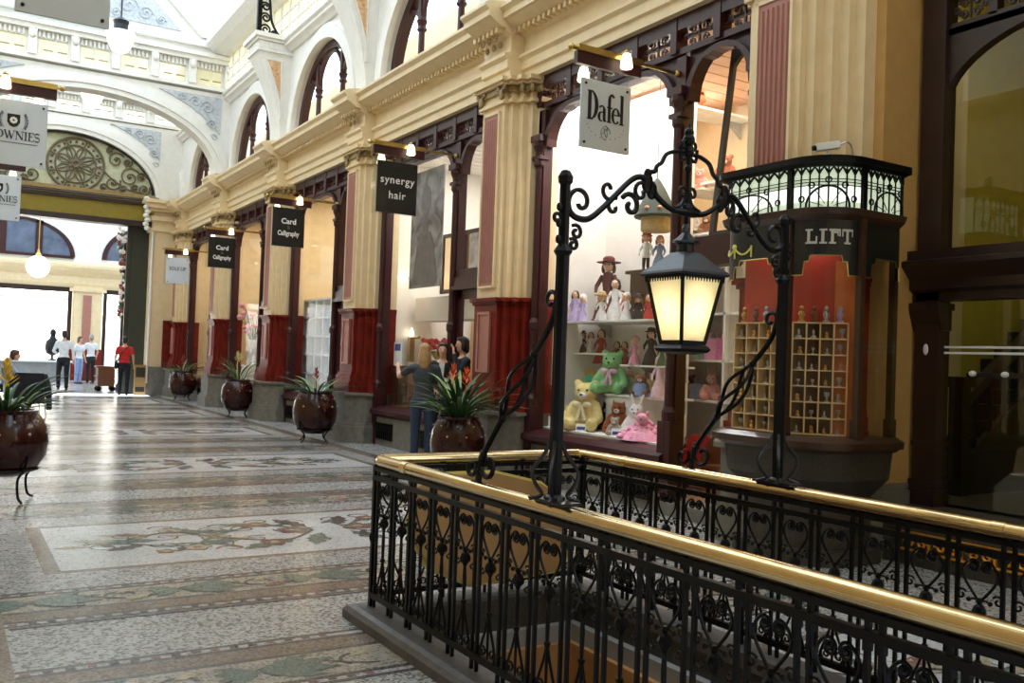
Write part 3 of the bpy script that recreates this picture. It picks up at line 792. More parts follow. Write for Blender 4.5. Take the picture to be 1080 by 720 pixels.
m.build('scrollwork', mat('dull_bronze', rgb(104, 92, 66), .5, var=.3, scale=20), lu)
# beam below the lunette
bm_ = thing('trim_13', 'stepped beam with an olive gold band across the end opening', 'beam', (CX, 32.6, 5.6), kind='structure')
m = MB(); m.box(.2, 5.9, 32.5, 33.0, 6.4, 6.66); m.box(.2, 5.9, 32.44, 32.52, 6.52, 6.6); m.build('bronze_moulding', gilt, bm_)
m = MB(); m.box(.2, 5.9, 32.56, 33.0, 5.78, 6.3); m.build('olive_band', olive, bm_)
m = MB(); m.box(.2, 5.9, 32.48, 33.0, 6.3, 6.4); m.box(.2, 5.9, 32.5, 33.0, 5.6, 5.78); m.tube([(.2, 32.42, 6.46), (5.8, 32.42, 6.46)], .03, 6); m.build('dark_moulding', frame_dark, bm_)
# jamb of the end opening, right side
jb = thing('trim_14', 'cream end pilaster at the corner of the far opening with a red dado', 'pilaster', (6.1, 32.5, 0), kind='structure')
m = MB(); m.box(5.72, 7.0, 32.2, 33.1, .95, 6.5); m.build('shaft', cream2, jb)
m = MB(); m.box(5.68, 7.0, 32.14, 33.1, 0, .95); m.build('plinth', stone, jb)
m = MB()
for z0, z1, o in ((5.45, 5.55, .08), (5.8, 5.95, .1), (6.1, 6.2, .16), (6.2, 6.36, .26), (6.36, 6.48, .34)): m.box(5.72 - o, 7.0, 32.2 - o, 33.1, z0, z1)
m.build('cornice', cream2, jb)
m = MB(); m.box(6.15, 6.6, 32.12, 32.2, .96, 2.5); m.build('dado', marble, jb)
m = MB()
for i in range(8): m.ell((5.5 - .05 * (i % 2), 32.05, 5.5 + .14 * i), (.1, .1, .08), 8, 6)
m.build('carved_corner', white, jb)
m = MB(); m.tube([(5.7, 32.15, .4), (5.7, 32.15, 5.4)], .035, 6); m.build('bead', whitecol, jb)
# dark sliding screen edge on the far side
m = MB(); m.box(5.2, 5.72, 32.9, 33.1, 0, 5.7); m.box(5.05, 5.2, 32.95, 33.05, 0, 5.7)
tag(m.build('trim_15', darkolive, None, loc=(5.4, 33, 0)), 'dark olive jamb panel inside the far opening beside the red shirted person', 'panel', kind='structure')

# left side of the arcade (out of frame, seen from beside the camera)
lw = thing('wall_left', 'cream shop wall on the left side of the arcade', 'wall', (-.5, 10, 0), kind='structure')
m = MB(); m.box(-.8, -.4, 2.5, 32.6, 0, 6.5); m.build('shop_wall', cream, lw)
m = MB(); m.prism([(-x, z) for x, z in [(.8, 5.46), (.38, 5.46), (.36, 5.8), (.3, 6.1), (.1, 6.3), (0.05, 6.42), (.2, 6.5), (.8, 6.52)]], 'y', 2.5, 32.6); m.build('cornice', cream2, lw)
m = MB(); m.box(-.8, -.52, -4, 32.6, 6.5, 8.9); m.build('plaster', white, lw)
m = MB(); m.box(-.6, -.5, -4, 32.6, 9.86, 10.3); m.build('gutter', white, lw)
m = MB(); m.box(-.56, -.54, -4, 32.6, 8.9, 9.86); m.build('clerestory_panes', opal, lw)
m = MB(); m.box(-2.6, -2.4, -4.0, 2.7, 0, 6.5); m.box(-2.4, -.8, 2.5, 2.7, 0, 6.5); m.box(-2.5, -.5, -4.2, 2.7, 6.4, 6.5); tag(m.build('wall_left_light_block', wood_dark, None, loc=(-2.5, 0, 0)), 'unseen dark timber box added on the left to darken the foreground and reflections', 'wall', kind='structure')  # added out of view to shut out sky and darken brass reflections
m = MB(); m.box(-2.6, 7.6, -4.2, -4.0, 0, 13); tag(m.build('wall_back', cream, None, loc=(3, -4.1, 0)), 'cream wall behind the viewer closing the arcade', 'wall', kind='structure')
# ================================================================== SHOP WINDOWS
peach = mat('peach_ceiling_boards', rgb(226, 190, 164), .6, var=.06)
shopwhite = mat('shop_white_wall', rgb(238, 234, 226), .6, var=.03)
shopcream = mat('shop_cream_wall', rgb(226, 208, 170), .6, var=.05)
carpet = mat('shop_floor_boards', rgb(150, 110, 78), .5, var=.15)
def shop_window(n, i, label, door=True, hopper=False):
    ya, yb = PC[i] + .45, PC[i + 1] - .66
    yc = PC[i] + 1.68
    w = thing('window_%d' % n, label, 'shop window', (XW, (ya + yb) / 2, 0), kind='structure')
    X0, X1 = XW, XW + .14
    def colon(y, nm):
        m = MB()
        m.box(X0, X1, y - .075, y + .075, .0 if nm != 'colonnette' else .0, 5.0)
        m.lathe([(.07, .62), (.085, .68), (.085, 1.1), (.06, 1.16), (.06, 2.0), (.08, 2.04), (.08, 2.12), (.055, 2.18), (.055, 4.2), (.08, 4.24), (.08, 4.3), (.06, 4.34), (.065, 4.42), (.1, 4.5), (.1, 4.56)], (X0 - .01, y, 0), 10)
        m.cbox((X0, y, 4.34), (.16, .2, .05)); m.cbox((X0, y, 4.6), (.2, .24, .09)); m.cbox((X0, y, .5), (.18, .2, 1.0))
        m.build(nm, frame, w)
    colon(ya + .05, 'colonnette'); colon(yb - .05, 'colonnette'); colon(yc, 'colonnette')
    # arch heads: flattened arches with spandrels, then pierced band
    m = MB()
    for a, b in ((ya + .12, yc - .07), (yc + .07, yb - .12)):
        c = (a + b) / 2; h = (b - a) / 2; r = min(h, .62); cv = []
        for k in range(9):
            t = PI / 2 * k / 8; cv.append((a + r - r * math.cos(t), 4.5 + .5 * math.sin(t)))
        for k in range(9):
            t = PI / 2 * (1 - k / 8); cv.append((b - r + r * math.cos(t), 4.5 + .5 * math.sin(t)))
        m.archplate('x', cv, 5.08, X0 + .06, X1)
        # moulded rim of the arch
        inn = []
        for (u, z) in cv: inn.append((u + (c - u) / max(h, .01) * .09, z - .06 if z > 4.95 else z - .02))
        for k in range(len(cv) - 1):
            m.prism([inn[k], inn[k + 1], cv[k + 1], cv[k]], 'x', X0 - .02, X1)
    m.build('arch_head', frame, w)
    m = MB()
    m.box(X0, X1, ya, yb, 5.03, 5.1); m.box(X0 - .02, X1, ya, yb, 5.3, 5.47)
    k = 6; ww = (yb - ya) / k
    for q in range(k + 1): m.box(X0 - .03, X1, ya + q * ww - .05, ya + q * ww + .05, 5.05, 5.44)
    for q in range(k):
        c = ya + (q + .5) * ww
        for s_ in (-1, 1):
            for dy, dz, r in ((.1, .08, .055), (.1, -.06, .05), (.2, .02, .045)):
                m.tube([(X0 + .05, c + s_ * a, 5.2 + b) for a, b in spiral((dy, dz), r, .012, 0, 8, 10)], .012, 4)
        m.tube([(X0 + .05, c - ww / 2, 5.2), (X0 + .05, c + ww / 2, 5.2)], .012, 4)
        m.tube([(X0 + .05, c, 5.1), (X0 + .05, c, 5.3)], .016, 4)
    m.build('pierced_frieze', frame, w)
    # door transom
    m = MB(); m.box(X0 - .03, X1, ya, yc, 2.72, 2.86); m.box(X0, X1, ya, yc, 2.86, 2.98); m.box(X0 - .06, X1, ya, yc, 2.66, 2.72)
    m.build('transom_bar', frame, w)
    # sill and riser
    m = MB(); m.prism([(X0 - .14, .56), (X0 - .14, .62), (X0 - .05, .68), (X1, .7), (X1, .5), (X0 - .04, .5)], 'y', yc, yb); m.build('sill', frame, w)
    m = MB(); m.box(X0 - .06, X1, yc, yb, 0, .5); m.build('stallriser', stone, w)
    m = MB()
    for v in (yc + .55, yb - .55):
        m.box(X0 - .075, X0 - .06, v - .32, v + .32, .12, .4)
    vb = m.build('vent_backing', black, w)
    m = MB()
    for v in (yc + .55, yb - .55):
        for q in range(9): m.box(X0 - .09, X0 - .07, v - .32 + q * .08 - .008, v - .32 + q * .08 + .008, .12, .4)
        for q in range(5): m.box(X0 - .09, X0 - .07, v - .33, v + .33, .12 + q * .07 - .008, .12 + q * .07 + .008)
    m.build('vent_grille', iron, vb)
    m = MB(); m.box(X0 + .07, X0 + .08, yc + .06, yb - .1, .7, 5.05)
    if not hopper: m.box(X0 + .07, X0 + .08, ya + .1, yc - .06, 2.98, 5.05)
    m.build('pane', glass, w)
    if door:
        m = MB(); m.box(X0 + .05, X0 + .1, ya + .12, ya + .24, .05, 2.66); m.box(X0 + .05, X0 + .1, yc - .2, yc - .08, .05, 2.66); m.box(X0 + .05, X0 + .1, ya + .2, yc - .1, 2.52, 2.66); m.box(X0 + .05, X0 + .1, ya + .2, yc - .1, .05, .35)
        m.build('door_leaf', frame, w)
        m = MB(); m.box(X0 + .07, X0 + .08, ya + .24, yc - .2, .35, 2.52); m.build('door_pane', glass, w)
    m = MB(); m.box(X0 - .12, X0 + .35, ya, yc, 0, .14); m.build('door_step', stone, w)
    return ya, yc, yb
def room(n, i, wallm, ceilm, label, depth=9.4, lamps=()):
    y0, y1 = PC[i] + .1, PC[i + 1] - .1
    r = thing(n, label, 'shop interior', (8, (y0 + y1) / 2, 0), kind='structure')
    m = MB(); m.box(depth, depth + .1, y0, y1, 0, 5.46); m.box(7.05, depth, y0 - .1, y0, 0, 5.46); m.box(7.05, depth, y1, y1 + .1, 0, 5.46)
    m.build('walls', wallm, r)
    m = MB(); m.box(7.0, depth + .1, y0, y1, 5.3, 5.42)
    for q in range(18): m.box(7.0, depth, y0 + q * (y1 - y0) / 18, y0 + q * (y1 - y0) / 18 + .012, 5.29, 5.3)
    m.build('ceiling_boards', ceilm, r)
    m = MB(); m.box(6.9, depth, y0, y1, .0, .1); m.build('floor_boards', carpet, r)
    return r
def area(name, loc, rot, sx, sy, power, col=(1, 1, 1)):
    l = bpy.data.lights.new(name, 'AREA'); l.shape = 'RECTANGLE'; l.size = sx; l.size_y = sy; l.energy = power; l.color = col
    o = bpy.data.objects.new(name, l); COL.objects.link(o); o.location = loc; o.rotation_euler = rot
    return o
def point(name, loc, power, col=(1, .85, .65), r=.05):
    l = bpy.data.lights.new(name, 'POINT'); l.energy = power; l.color = col; l.shadow_soft_size = r
    o = bpy.data.objects.new(name, l); COL.objects.link(o); o.location = loc
    return o
d = shop_window(1, 0, 'doll shop window with flattened arch heads and an open doorway at its near end', door=False, hopper=True)
room('wall_1', 0, shopcream, peach, 'cream interior of the doll shop with peach boarded ceiling')
shop_window(2, 1, 'synergy hair shop window behind the three women')
room('wall_2', 1, shopwhite, shopwhite, 'white interior of the synergy hair shop')
shop_window(3, 2, 'shop window showing the white cubby shelf unit')
room('wall_3', 2, shopcream, shopwhite, 'pale interior of the shop with white cubby shelves')
shop_window(4, 3, 'shop window beyond the larger black two line sign with flowers inside')
room('wall_4', 3, shopcream, shopwhite, 'pale interior of the shop beyond the larger black two line sign')
shop_window(5, 4, 'farthest shop window beside the small white hanging sign')
room('wall_5', 4, shopcream, shopwhite, 'pale interior of the farthest shop')
# upper rooms
m = MB(); m.box(9.4, 9.5, 0, 33, 6.4, 9.4); m.box(6.95, 9.5, 0, 33, 6.36, 6.44)
tag(m.build('wall_upper_rooms', shopcream, None, loc=(9.4, 16, 6.4)), 'cream room wall seen through the arched upper windows', 'wall', kind='structure')
warm = (1, .87, .7); neutral = (1, .96, .9)
for i, (pw, c) in enumerate(((110, (1, .82, .68)), (120, neutral), (110, warm), (90, warm), (70, warm))):
    yc = (PC[i] + PC[i + 1]) / 2
    area('shop_lamp', (8.1, yc, 5.25), (0, 0, 0), 1.4, 3.2, pw, c)
# hopper pane of the doll shop leaning inward
ya, yc, yb = d
hp = thing('window_21', 'tilted dark framed fanlight leaning open above the doll shop doorway', 'fanlight', (XW + .1, 6.86, 2.98), kind='structure')
m = MB()
H = 2.04; W0 = .35
hp.rotation_euler = (0, math.radians(7), 0)
m.box(0, .05, -W0, -W0 + .06, 0, H); m.box(0, .05, W0 - .06, W0, 0, H); m.box(0, .05, -W0, W0, 0, .06)
m.box(0, .05, -W0, W0, H, H + .06)
cv = arc(0, W0 - .02, H - .3, .3, 12)
m.archplate('x', cv, H + .02, 0, .05)
m.build('sash_frame', frame_dark, hp, local=True)
m = MB(); m.box(.02, .03, -W0 + .05, W0 - .05, .05, H); m.build('pane', glass, hp, local=True)

# ------------------------------------------------------------------ recess with the stair doorway (right edge)
XD = 7.42
rc = thing('wall_recess', 'tan return wall of the doorway recess beside the lift showcase', 'wall', (7.1, 5.2, 0), kind='structure')
m = MB(); m.box(6.9, XD + .1, 5.13, 5.28, .62, 6.6); m.box(6.62, 7.5, 5.13, 5.32, 5.46, 6.5); m.build('plaster', tan, rc)
m = MB(); m.box(6.7, XD + .1, 5.08, 5.3, 0, .58); m.box(6.7, XD + .1, 5.1, 5.3, .58, .64); m.build('plinth', stone, rc)
m = MB(); m.box(XD - .1, XD + .3, -2.5, 5.28, 5.05, 6.6); m.build('head_wall', tan, rc)
dr = thing('door_1', 'dark timber stair doorway with an arched fanlight and glass doors at the right edge', 'doorway', (XD, 3.5, 0), kind='structure')
m = MB()
m.box(XD - .05, XD + .12, 4.87, 5.09, .0, 5.05)           # outer post
m.box(XD - .1, XD + .14, 4.84, 5.13, 2.18, 2.24); m.box(XD - .07, XD + .14, 4.86, 5.11, .6, .68); m.box(XD - .06, XD + .14, 4.86, 5.1, .98, 1.02); m.box(XD - .08, XD + .14, 4.85, 5.12, .1, .6)
m.prism([(XD - .03, 2.0), (XD - .1, 2.18), (XD + .1, 2.18), (XD + .1, 2.0)], 'y', 4.84, 5.13)
m.build('door_post', frame_dark, dr)
m = MB()
m.prism([(XD + .14, 2.26), (XD - .05, 2.26), (XD - .05, 2.33), (XD - .1, 2.36), (XD - .1, 2.44), (XD - .16, 2.5), (XD - .22, 2.56), (XD - .22, 2.6), (XD - .14, 2.62), (XD - .14, 2.7), (XD + .14, 2.7)], 'y', -2.4, 5.16)
m.build('lintel', frame_dark, dr)
m = MB()
cv = []
for k in range(13):
    t = PI / 2 * k / 12; cv.append((4.9 - 1.1 * (1 - math.cos(t)), 4.0 + .58 * math.sin(t)))
cv = cv[::-1] ; cv2 = [(-2.4, 4.0)]
cvv = [(u, z) for u, z in cv]
cvv = [(3.0, 4.58)] + cvv
m.archplate('x', cvv, 4.66, XD, XD + .1)
m.box(XD, XD + .1, -2.4, 5.0, 4.6, 4.7); m.box(XD - .02, XD + .1, -2.4, 5.05, 4.92, 5.08)
m.build('arch_head', frame_dark, dr)
m = MB()
for q in range(14):
    c = 4.7 - q * .42
    m.box(XD, XD + .1, c + .16, c + .24, 4.68, 4.94)
    for s_ in (-1, 1):
        for dy, dz, r in ((.06, .05, .045), (.06, -.05, .045), (.13, .0, .035)):
            m.tube([(XD + .04, c + s_ * a, 4.81 + b) for a, b in spiral((dy, dz), r, .01, 0, 8, 10)], .014, 4)
    m.tube([(XD + .04, c, 4.7), (XD + .04, c, 4.92)], .012, 4)
m.build('pierced_frieze', frame_dark, dr)
m = MB(); m.box(XD + .05, XD + .06, 4.87 - 7, 4.88, 2.7, 4.62); m.build('fanlight_pane', glass_dim, dr)
m = MB(); m.box(XD + .05, XD + .06, -2.4, 4.88, .45, 2.26); m.build('door_pane', glass_dim, dr)
m = MB(); m.box(XD + .03, XD + .05, -2.4, 4.86, 1.845, 1.865); m.box(XD + .03, XD + .05, -2.4, 4.86, 1.795, 1.815); m.build('white_safety_stripes', whitecol, dr)
m = MB(); m.ell((XD - .055, 4.98, 1.83), (.012, .025, .05), 10, 6); m.build('white_bell_plate', whitecol, dr)
m = MB(); m.box(XD + .02, XD + .05, 3.6, 4.62, 1.6, 1.64); m.build('push_bar', black, dr)
m = MB()
for v in (4.58, 4.3, 4.02): m.ell((XD + .01, v, 1.63), (.03, .035, .025), 8, 6)
m.build('push_bar_knob', whitecol, dr)
# steps with gilt grille in the riser
st = thing('trim_16', 'dark stone step with a gilt pierced grille in its riser below the doorway', 'step', (7.2, 3, 0), kind='structure')
m = MB(); m.box(6.98, 7.7, -2.4, 5.08, 0, .36); m.box(7.25, 7.7, -2.4, 5.08, .36, .46); m.build('tread', stone_dark, st)
m = MB()
for q in range(16):
    c = 4.75 - q * .28
    for s_ in (-1, 1): m.tube([(6.96, c + s_ * a, .2 + b) for a, b in spiral((.06, 0), .05, .012, 0, 8, 12)], .012, 5)
    m.box(6.955, 6.98, c - .13, c - .11, .14, .27)
m.box(6.95, 6.98, 0, 4.9, .27, .285); m.box(6.95, 6.98, 0, 4.9, .125, .14)
m.build('gilt_grille', mat('bright_gilding', rgb(220, 150, 40), .35, var=.2, metal=.4), st)
# lobby behind
lb = thing('wall_lobby', 'ochre lobby walls seen through the doorway glass', 'lobby', (8.5, 3, 0), kind='structure')
m = MB(); m.box(11.5, 11.6, -2.6, 6.4, .4, 6.4); m.box(XD + .1, 11.6, 6.3, 6.4, .46, 6.4); m.box(XD + .06, XD + .16, 5.1, 6.4, 0, 6.4); m.box(XD + .15, 11.6, -2.7, -2.6, 0, 6.4); m.box(XD + .1, 11.6, -2.6, 6.4, 6.4, 6.5); m.build('plaster', ochre, lb)
m = MB(); m.box(XD + .1, 11.6, -2.6, 6.4, .36, .46); m.build('floor', stone_dark, lb)
stair_m = mat('near_black_stair_timber', rgb(26, 18, 14), .5, var=.25)
sc_ = thing('staircase', 'dark timber staircase rising behind the glass doors', 'staircase', (8.3, 5.3, .46))
m = MB()
for q in range(11): m.box(8.45 + q * .27, 8.45 + q * .27 + .28, 5.3, 6.28, .46, .46 + .17 * (q + 1))
m.build('treads', stair_m, sc_)
m = MB(); m.box(8.28, 8.42, 5.2, 5.34, .46, 1.5); m.cbox((8.35, 5.27, 1.55), (.2, .2, .1)); m.build('newel_post', stair_m, sc_)
m = MB(); m.prism([(8.4, 1.3), (8.4, 1.42), (11.4, 3.3), (11.4, 3.18)], 'y', 5.22, 5.32); m.prism([(8.4, .46), (8.4, .8), (11.4, 2.68), (11.4, .46)], 'y', 5.24, 5.3); m.build('handrail', stair_m, sc_)
for q in range(11):
    m = MB(); xv = 8.6 + q * .25; zb = .9 + q * .157
    m.lathe([(.025, 0), (.035, .08), (.018, .14), (.03, .3), (.018, .46), (.025, .6)], (xv, 5.27, zb), 8); m.build('spindle', stair_m, sc_)
area('lobby_lamp', (8.3, 4.9, 6.3), (0, 0, 0), .8, 1.2, 26, (1, .93, .7))

# pictures on the lobby wall
for k, (yy, zz, lab) in enumerate(((9.05, 2.15, 'small pale framed notice on the lobby wall behind the glass doors'),)):
    t = thing('notice', lab, 'notice', (yy, 6.28, zz))
    m = MB(); m.box(yy - .16, yy + .16, 6.27, 6.3, zz - .22, zz + .22); m.build('notice_frame', pine, t)
    m = MB(); m.box(yy - .13, yy + .13, 6.26, 6.272, zz - .19, zz + .19); m.build('paper', whitecol, t)

# ================================================================== LIFT SHOWCASE
def lift_plan(off=0.0):
    x0, y0, y1, x1 = 5.95 - off, 4.9 - off, 6.1 + off, 6.9
    P = []
    r = .22
    P.append((6.7, y1))
    for k in range(7): t = PI / 2 * k / 6; P.append((x0 + r - r * math.sin(t), y1 - r + r * math.cos(t)))
    R = .4
    for k in range(13): t = PI / 2 * k / 12; P.append((x0 + R - R * math.cos(t), y0 + R - R * math.sin(t)))
    r2 = .1
    for k in range(5): t = PI / 2 * k / 4; P.append((x1 - r2 + r2 * math.sin(t) + off * .5, y0 + r2 - r2 * math.cos(t)))
    P.append((x1 + off * .5, 5.12)); P.append((6.7, 5.12))
    return P
LP = lift_plan(); NL = len(LP)
lift = thing('lift_showcase', 'dark timber lift showcase with a lit leaded glass crown and cubby shelves', 'showcase', (6.3, 5.4, 0))
def ringsolid(o0, o1, z0, z1, mt, name):
    m = MB(); a = lift_plan(o0); b = lift_plan(o1)
    m.loft([[(x, y, z0) for x, y in a], [(x, y, z1) for x, y in b]]); return m
m = MB()
for z0, z1, o0, o1 in ((0, .12, -.06, -.06), (.12, .55, -.14, -.14), (.55, .6, -.14, -.1), (.6, .7, -.1, -.02), (.7, .9, -.02, .0), (.9, .925, .0, .0)):
    m.loft([[(x, y, z0) for x, y in lift_plan(o0)], [(x, y, z1) for x, y in lift_plan(o1)]])
m.build('stone_pedestal', stone_dark, lift)
m = MB()
for z0, z1, o0, o1 in ((.925, .96, .02, .06), (.96, 1.015, .08, .085), (1.015, 1.05, .085, .03)):
    m.loft([[(x, y, z0) for x, y in lift_plan(o0)], [(x, y, z1) for x, y in lift_plan(o1)]])
m.build('sill', wood_dark, lift)
m = MB()
for z0, z1, o0, o1 in ((2.8, 2.84, .01, .045), (2.84, 2.89, .045, .06), (2.89, 2.9, .06, .03)):
    m.loft([[(x, y, z0) for x, y in lift_plan(o0)], [(x, y, z1) for x, y in lift_plan(o1)]])
m.build('cornice', wood_dark, lift)
m = MB()
for z0, z1, o0, o1 in ((3.225, 3.25, .035, .075), (3.25, 3.3, .085, .085)):
    m.loft([[(x, y, z0) for x, y in lift_plan(o0)], [(x, y, z1) for x, y in lift_plan(o1)]])
m.build('black_top_rim', iron, lift)
# glass walls between sill and cornice
def wallstrip(o, z0, z1, i0=0, i1=None, th=0.008):
    P = lift_plan(o); Q = lift_plan(o - th); i1 = i1 or NL - 2
    m = MB()
    for i in range(i0, i1):
        a, b = P[i], P[i + 1]; c, d_ = Q[i], Q[i + 1]
        m.add([(a[0], a[1], z0), (b[0], b[1], z0), (b[0], b[1], z1), (a[0], a[1], z1), (c[0], c[1], z0), (d_[0], d_[1], z0), (d_[0], d_[1], z1), (c[0], c[1], z1)], [(0, 1, 2, 3), (7, 6, 5, 4), (0, 4, 5, 1), (3, 2, 6, 7)])
    return m
wallstrip(0, 1.05, 2.8).build('curved_glass', glass, lift)
# black painted band on glass with stepped lower edge
m = MB()
def band_edge(u, half):   # ogee-stepped lower edge
    a = abs(u) / half
    return 2.52 if a < .45 else (2.47 if a < .62 else 2.36)
P = lift_plan(.006)
# arc length along plan
LEN = [0]
for i in range(1, NL): LEN.append(LEN[-1] + math.dist(P[i], P[i - 1]))
def at(s_, o=.006):
    Q = lift_plan(o)
    s_ = max(0, min(LEN[-1] - 1e-6, s_))
    for i in range(1, NL):
        if s_ <= LEN[i]:
            t = (s_ - LEN[i - 1]) / max(1e-9, LEN[i] - LEN[i - 1])
            return (Q[i - 1][0] + (Q[i][0] - Q[i - 1][0]) * t, Q[i - 1][1] + (Q[i][1] - Q[i - 1][1]) * t)
# facets: left (end curve .. first post), centre (corner curve), right
sA = LEN[8] + .02
iC = 8; sC0 = LEN[8 - 0]          # end of straight part before the corner = index 8
sC0 = LEN[8]; sC1 = LEN[20]
facets = ((LEN[4], sC0 - .02), (sC0 + .02, sC1 - .02), (sC1 + .02, LEN[NL - 3]))
facets_glass = ((LEN[2], sC0 - .02), (sC0 + .02, sC1 - .02), (sC1 + .02, LEN[NL - 3]))
for (a, b) in facets:
    N_ = 24
    for k in range(N_):
        s0, s1 = a + (b - a) * k / N_, a + (b - a) * (k + 1) / N_
        u = (k + .5) / N_ * 2 - 1
        z0 = band_edge(u, 1)
        p, q = at(s0), at(s1); p2, q2 = at(s0, .001), at(s1, .001)
        m.add([(*p, z0), (*q, z0), (*q, 2.8), (*p, 2.8), (*p2, z0), (*q2, z0), (*q2, 2.8), (*p2, 2.8)], [(0, 1, 2, 3), (7, 6, 5, 4), (0, 4, 5, 1)])
lbnd = m.build('black_glass_band', black, lift)
m = MB()
for (a, b) in facets:
    pts = []
    for k in range(49):
        u = k / 24 - 1; pts.append((*at(a + (b - a) * k / 48, .01), band_edge(u, 1) - .006))
    m.tube(pts, .006, 4)
m.build('gilt_line', brass_dull, lbnd)
# posts
for nm, s_ in (('post', sC0), ('post', sC1), ('post', LEN[NL - 3])):
    m = MB(); x, y = at(s_, .01); m.cbox((x, y, 1.93), (.055, .055, 1.78)); m.cbox((x, y, 1.12), (.075, .075, .16)); m.build(nm, wood_dark, lift)
# leaded glass crown, lit from inside
lead = MB(); gl = MB(); gl2 = MB()
crown_g = mat('lit_leaded_glass', rgb(236, 246, 226), .3, emit=rgb(226, 244, 214), estr=.5, var=.1)
crown_b = mat('lit_leaded_glass_bright', rgb(250, 252, 246), .3, emit=rgb(244, 250, 244), estr=1.1, var=.1)
lcr = wallstrip(.012, 2.9, 3.23, 1).build('leaded_glass', crown_g, lift)
m = wallstrip(.016, 2.95, 3.07, 3, 20, th=.003)
m.build('bright_glass_band', crown_b, lift)
for (a, b) in facets_glass:
    n = 8
    for k in range(n + 1):
        s_ = a + (b - a) * k / n
        lead.tube([(*at(s_, .022), 2.9), (*at(s_, .022), 3.23)], .007, 4)
        if k < n:
            sm = a + (b - a) * (k + .5) / n
            lead.tube([(*at(s_, .022), 3.17), (*at(a + (b - a) * (k + .25) / n, .022), 3.2), (*at(sm, .022), 3.222), (*at(a + (b - a) * (k + .75) / n, .022), 3.2), (*at(a + (b - a) * (k + 1) / n, .022), 3.17)], .011, 4)
    for z in (3.075, 3.1, 3.125): lead.tube([(*at(a + (b - a) * k / 20, .022), z) for k in range(21)], .0045, 4)
    c = (a + b) / 2; rr = (b - a) * .3
    lead.tube([(*at(c + rr * math.cos(PI * k / 16), .024), 2.9 + min(rr, .17) * math.sin(PI * k / 16)) for k in range(17)], .009, 4)
    for k in range(5):
        t = PI * (k + .5) / 5
        lead.tube([(*at(c + rr * 1.28 * math.cos(t) + .024 * math.cos(q), .024), 2.9 + min(rr, .17) * 1.28 * math.sin(t) + .024 * math.sin(q)) for q in [2 * PI * i / 8 for i in range(9)]], .0075, 4)
        lead.tube([(*at(c + rr * .25 * math.cos(t), .024), 2.9 + .03 * math.sin(t)), (*at(c + rr * math.cos(t), .024), 2.9 + min(rr, .17) * math.sin(t))], .004, 4)
lead.build('lead_cames', iron, lcr)
for s_ in (sC0, sC1):
    m = MB(); x, y = at(s_, .015); m.cbox((x, y, 3.07), (.05, .05, .36)); m.build('crown_post', iron, lift)
# lettering LIFT, slab serif capitals curved round the corner glass
lt = MB()
def bar(s0, s1, z0, z1):
    s0 = L0 + (s0 - L0) * .8 + .01; s1 = L0 + (s1 - L0) * .8 + .01
    n = max(1, int((s1 - s0) / .02))
    for k in range(n):
        a, b = s0 + (s1 - s0) * k / n, s0 + (s1 - s0) * (k + 1) / n
        p, q = at(a, .013), at(b, .013); p2, q2 = at(a, .007), at(b, .007)
        lt.add([(*p, z0), (*q, z0), (*q, z1), (*p, z1), (*p2, z0), (*q2, z0), (*q2, z1), (*p2, z1)], [(0, 1, 2, 3), (7, 6, 5, 4), (0, 4, 5, 1), (3, 2, 6, 7)])
L0 = (sC0 + sC1) / 2; s_ = L0 - .225; zb, zt = 2.605, 2.725; sw = .028
# L
bar(s_, s_ + .075, zb, zb + .014); bar(s_, s_ + .075, zt - .014, zt); bar(s_ + .02, s_ + .02 + sw, zb, zt); bar(s_ + .05, s_ + .12, zb, zb + .02); bar(s_ + .105, s_ + .12, zb, zb + .06); s_ += .14
# I
bar(s_, s_ + .075, zb, zb + .014); bar(s_, s_ + .075, zt - .014, zt); bar(s_ + .02, s_ + .02 + sw, zb, zt); s_ += .095
# F
bar(s_, s_ + .07, zb, zb + .014); bar(s_, s_ + .115, zt - .018, zt); bar(s_ + .018, s_ + .018 + sw, zb, zt); bar(s_ + .05, s_ + .09, zb + .085, zb + .1); bar(s_ + .1, s_ + .115, zt - .06, zt); bar(s_ + .082, s_ + .094, zb + .065, zb + .12); s_ += .13
# T
bar(s_, s_ + .12, zt - .018, zt); bar(s_, s_ + .013, zt - .06, zt); bar(s_ + .107, s_ + .12, zt - .06, zt); bar(s_ + .043, s_ + .043 + sw, zb, zt); bar(s_ + .025, s_ + .095, zb, zb + .014)
lt.build('silver_lettering', mat('silver_leaf', rgb(196, 192, 184), .4, var=.1), lbnd)
# yellow swag painted on the left band
m = MB()
sl = (facets[0][0] + facets[0][1]) / 2 - .22
m.tube([(*at(sl + (k - 12) * .0165, .012), 2.63 - .06 * abs(math.sin(PI * k / 12)) ** .8) for k in range(25)], .009, 5)
m.ell((*at(sl, .014), 2.64), (.012, .028, .024), 8, 6)
for u in (0, .195): m.tube([(*at(sl + u, .012), 2.64), (*at(sl + u, .012), 2.54)], .009, 5)
m.build('yellow_swag', mat('pale_yellow_paint', rgb(222, 212, 110), .5), lbnd)
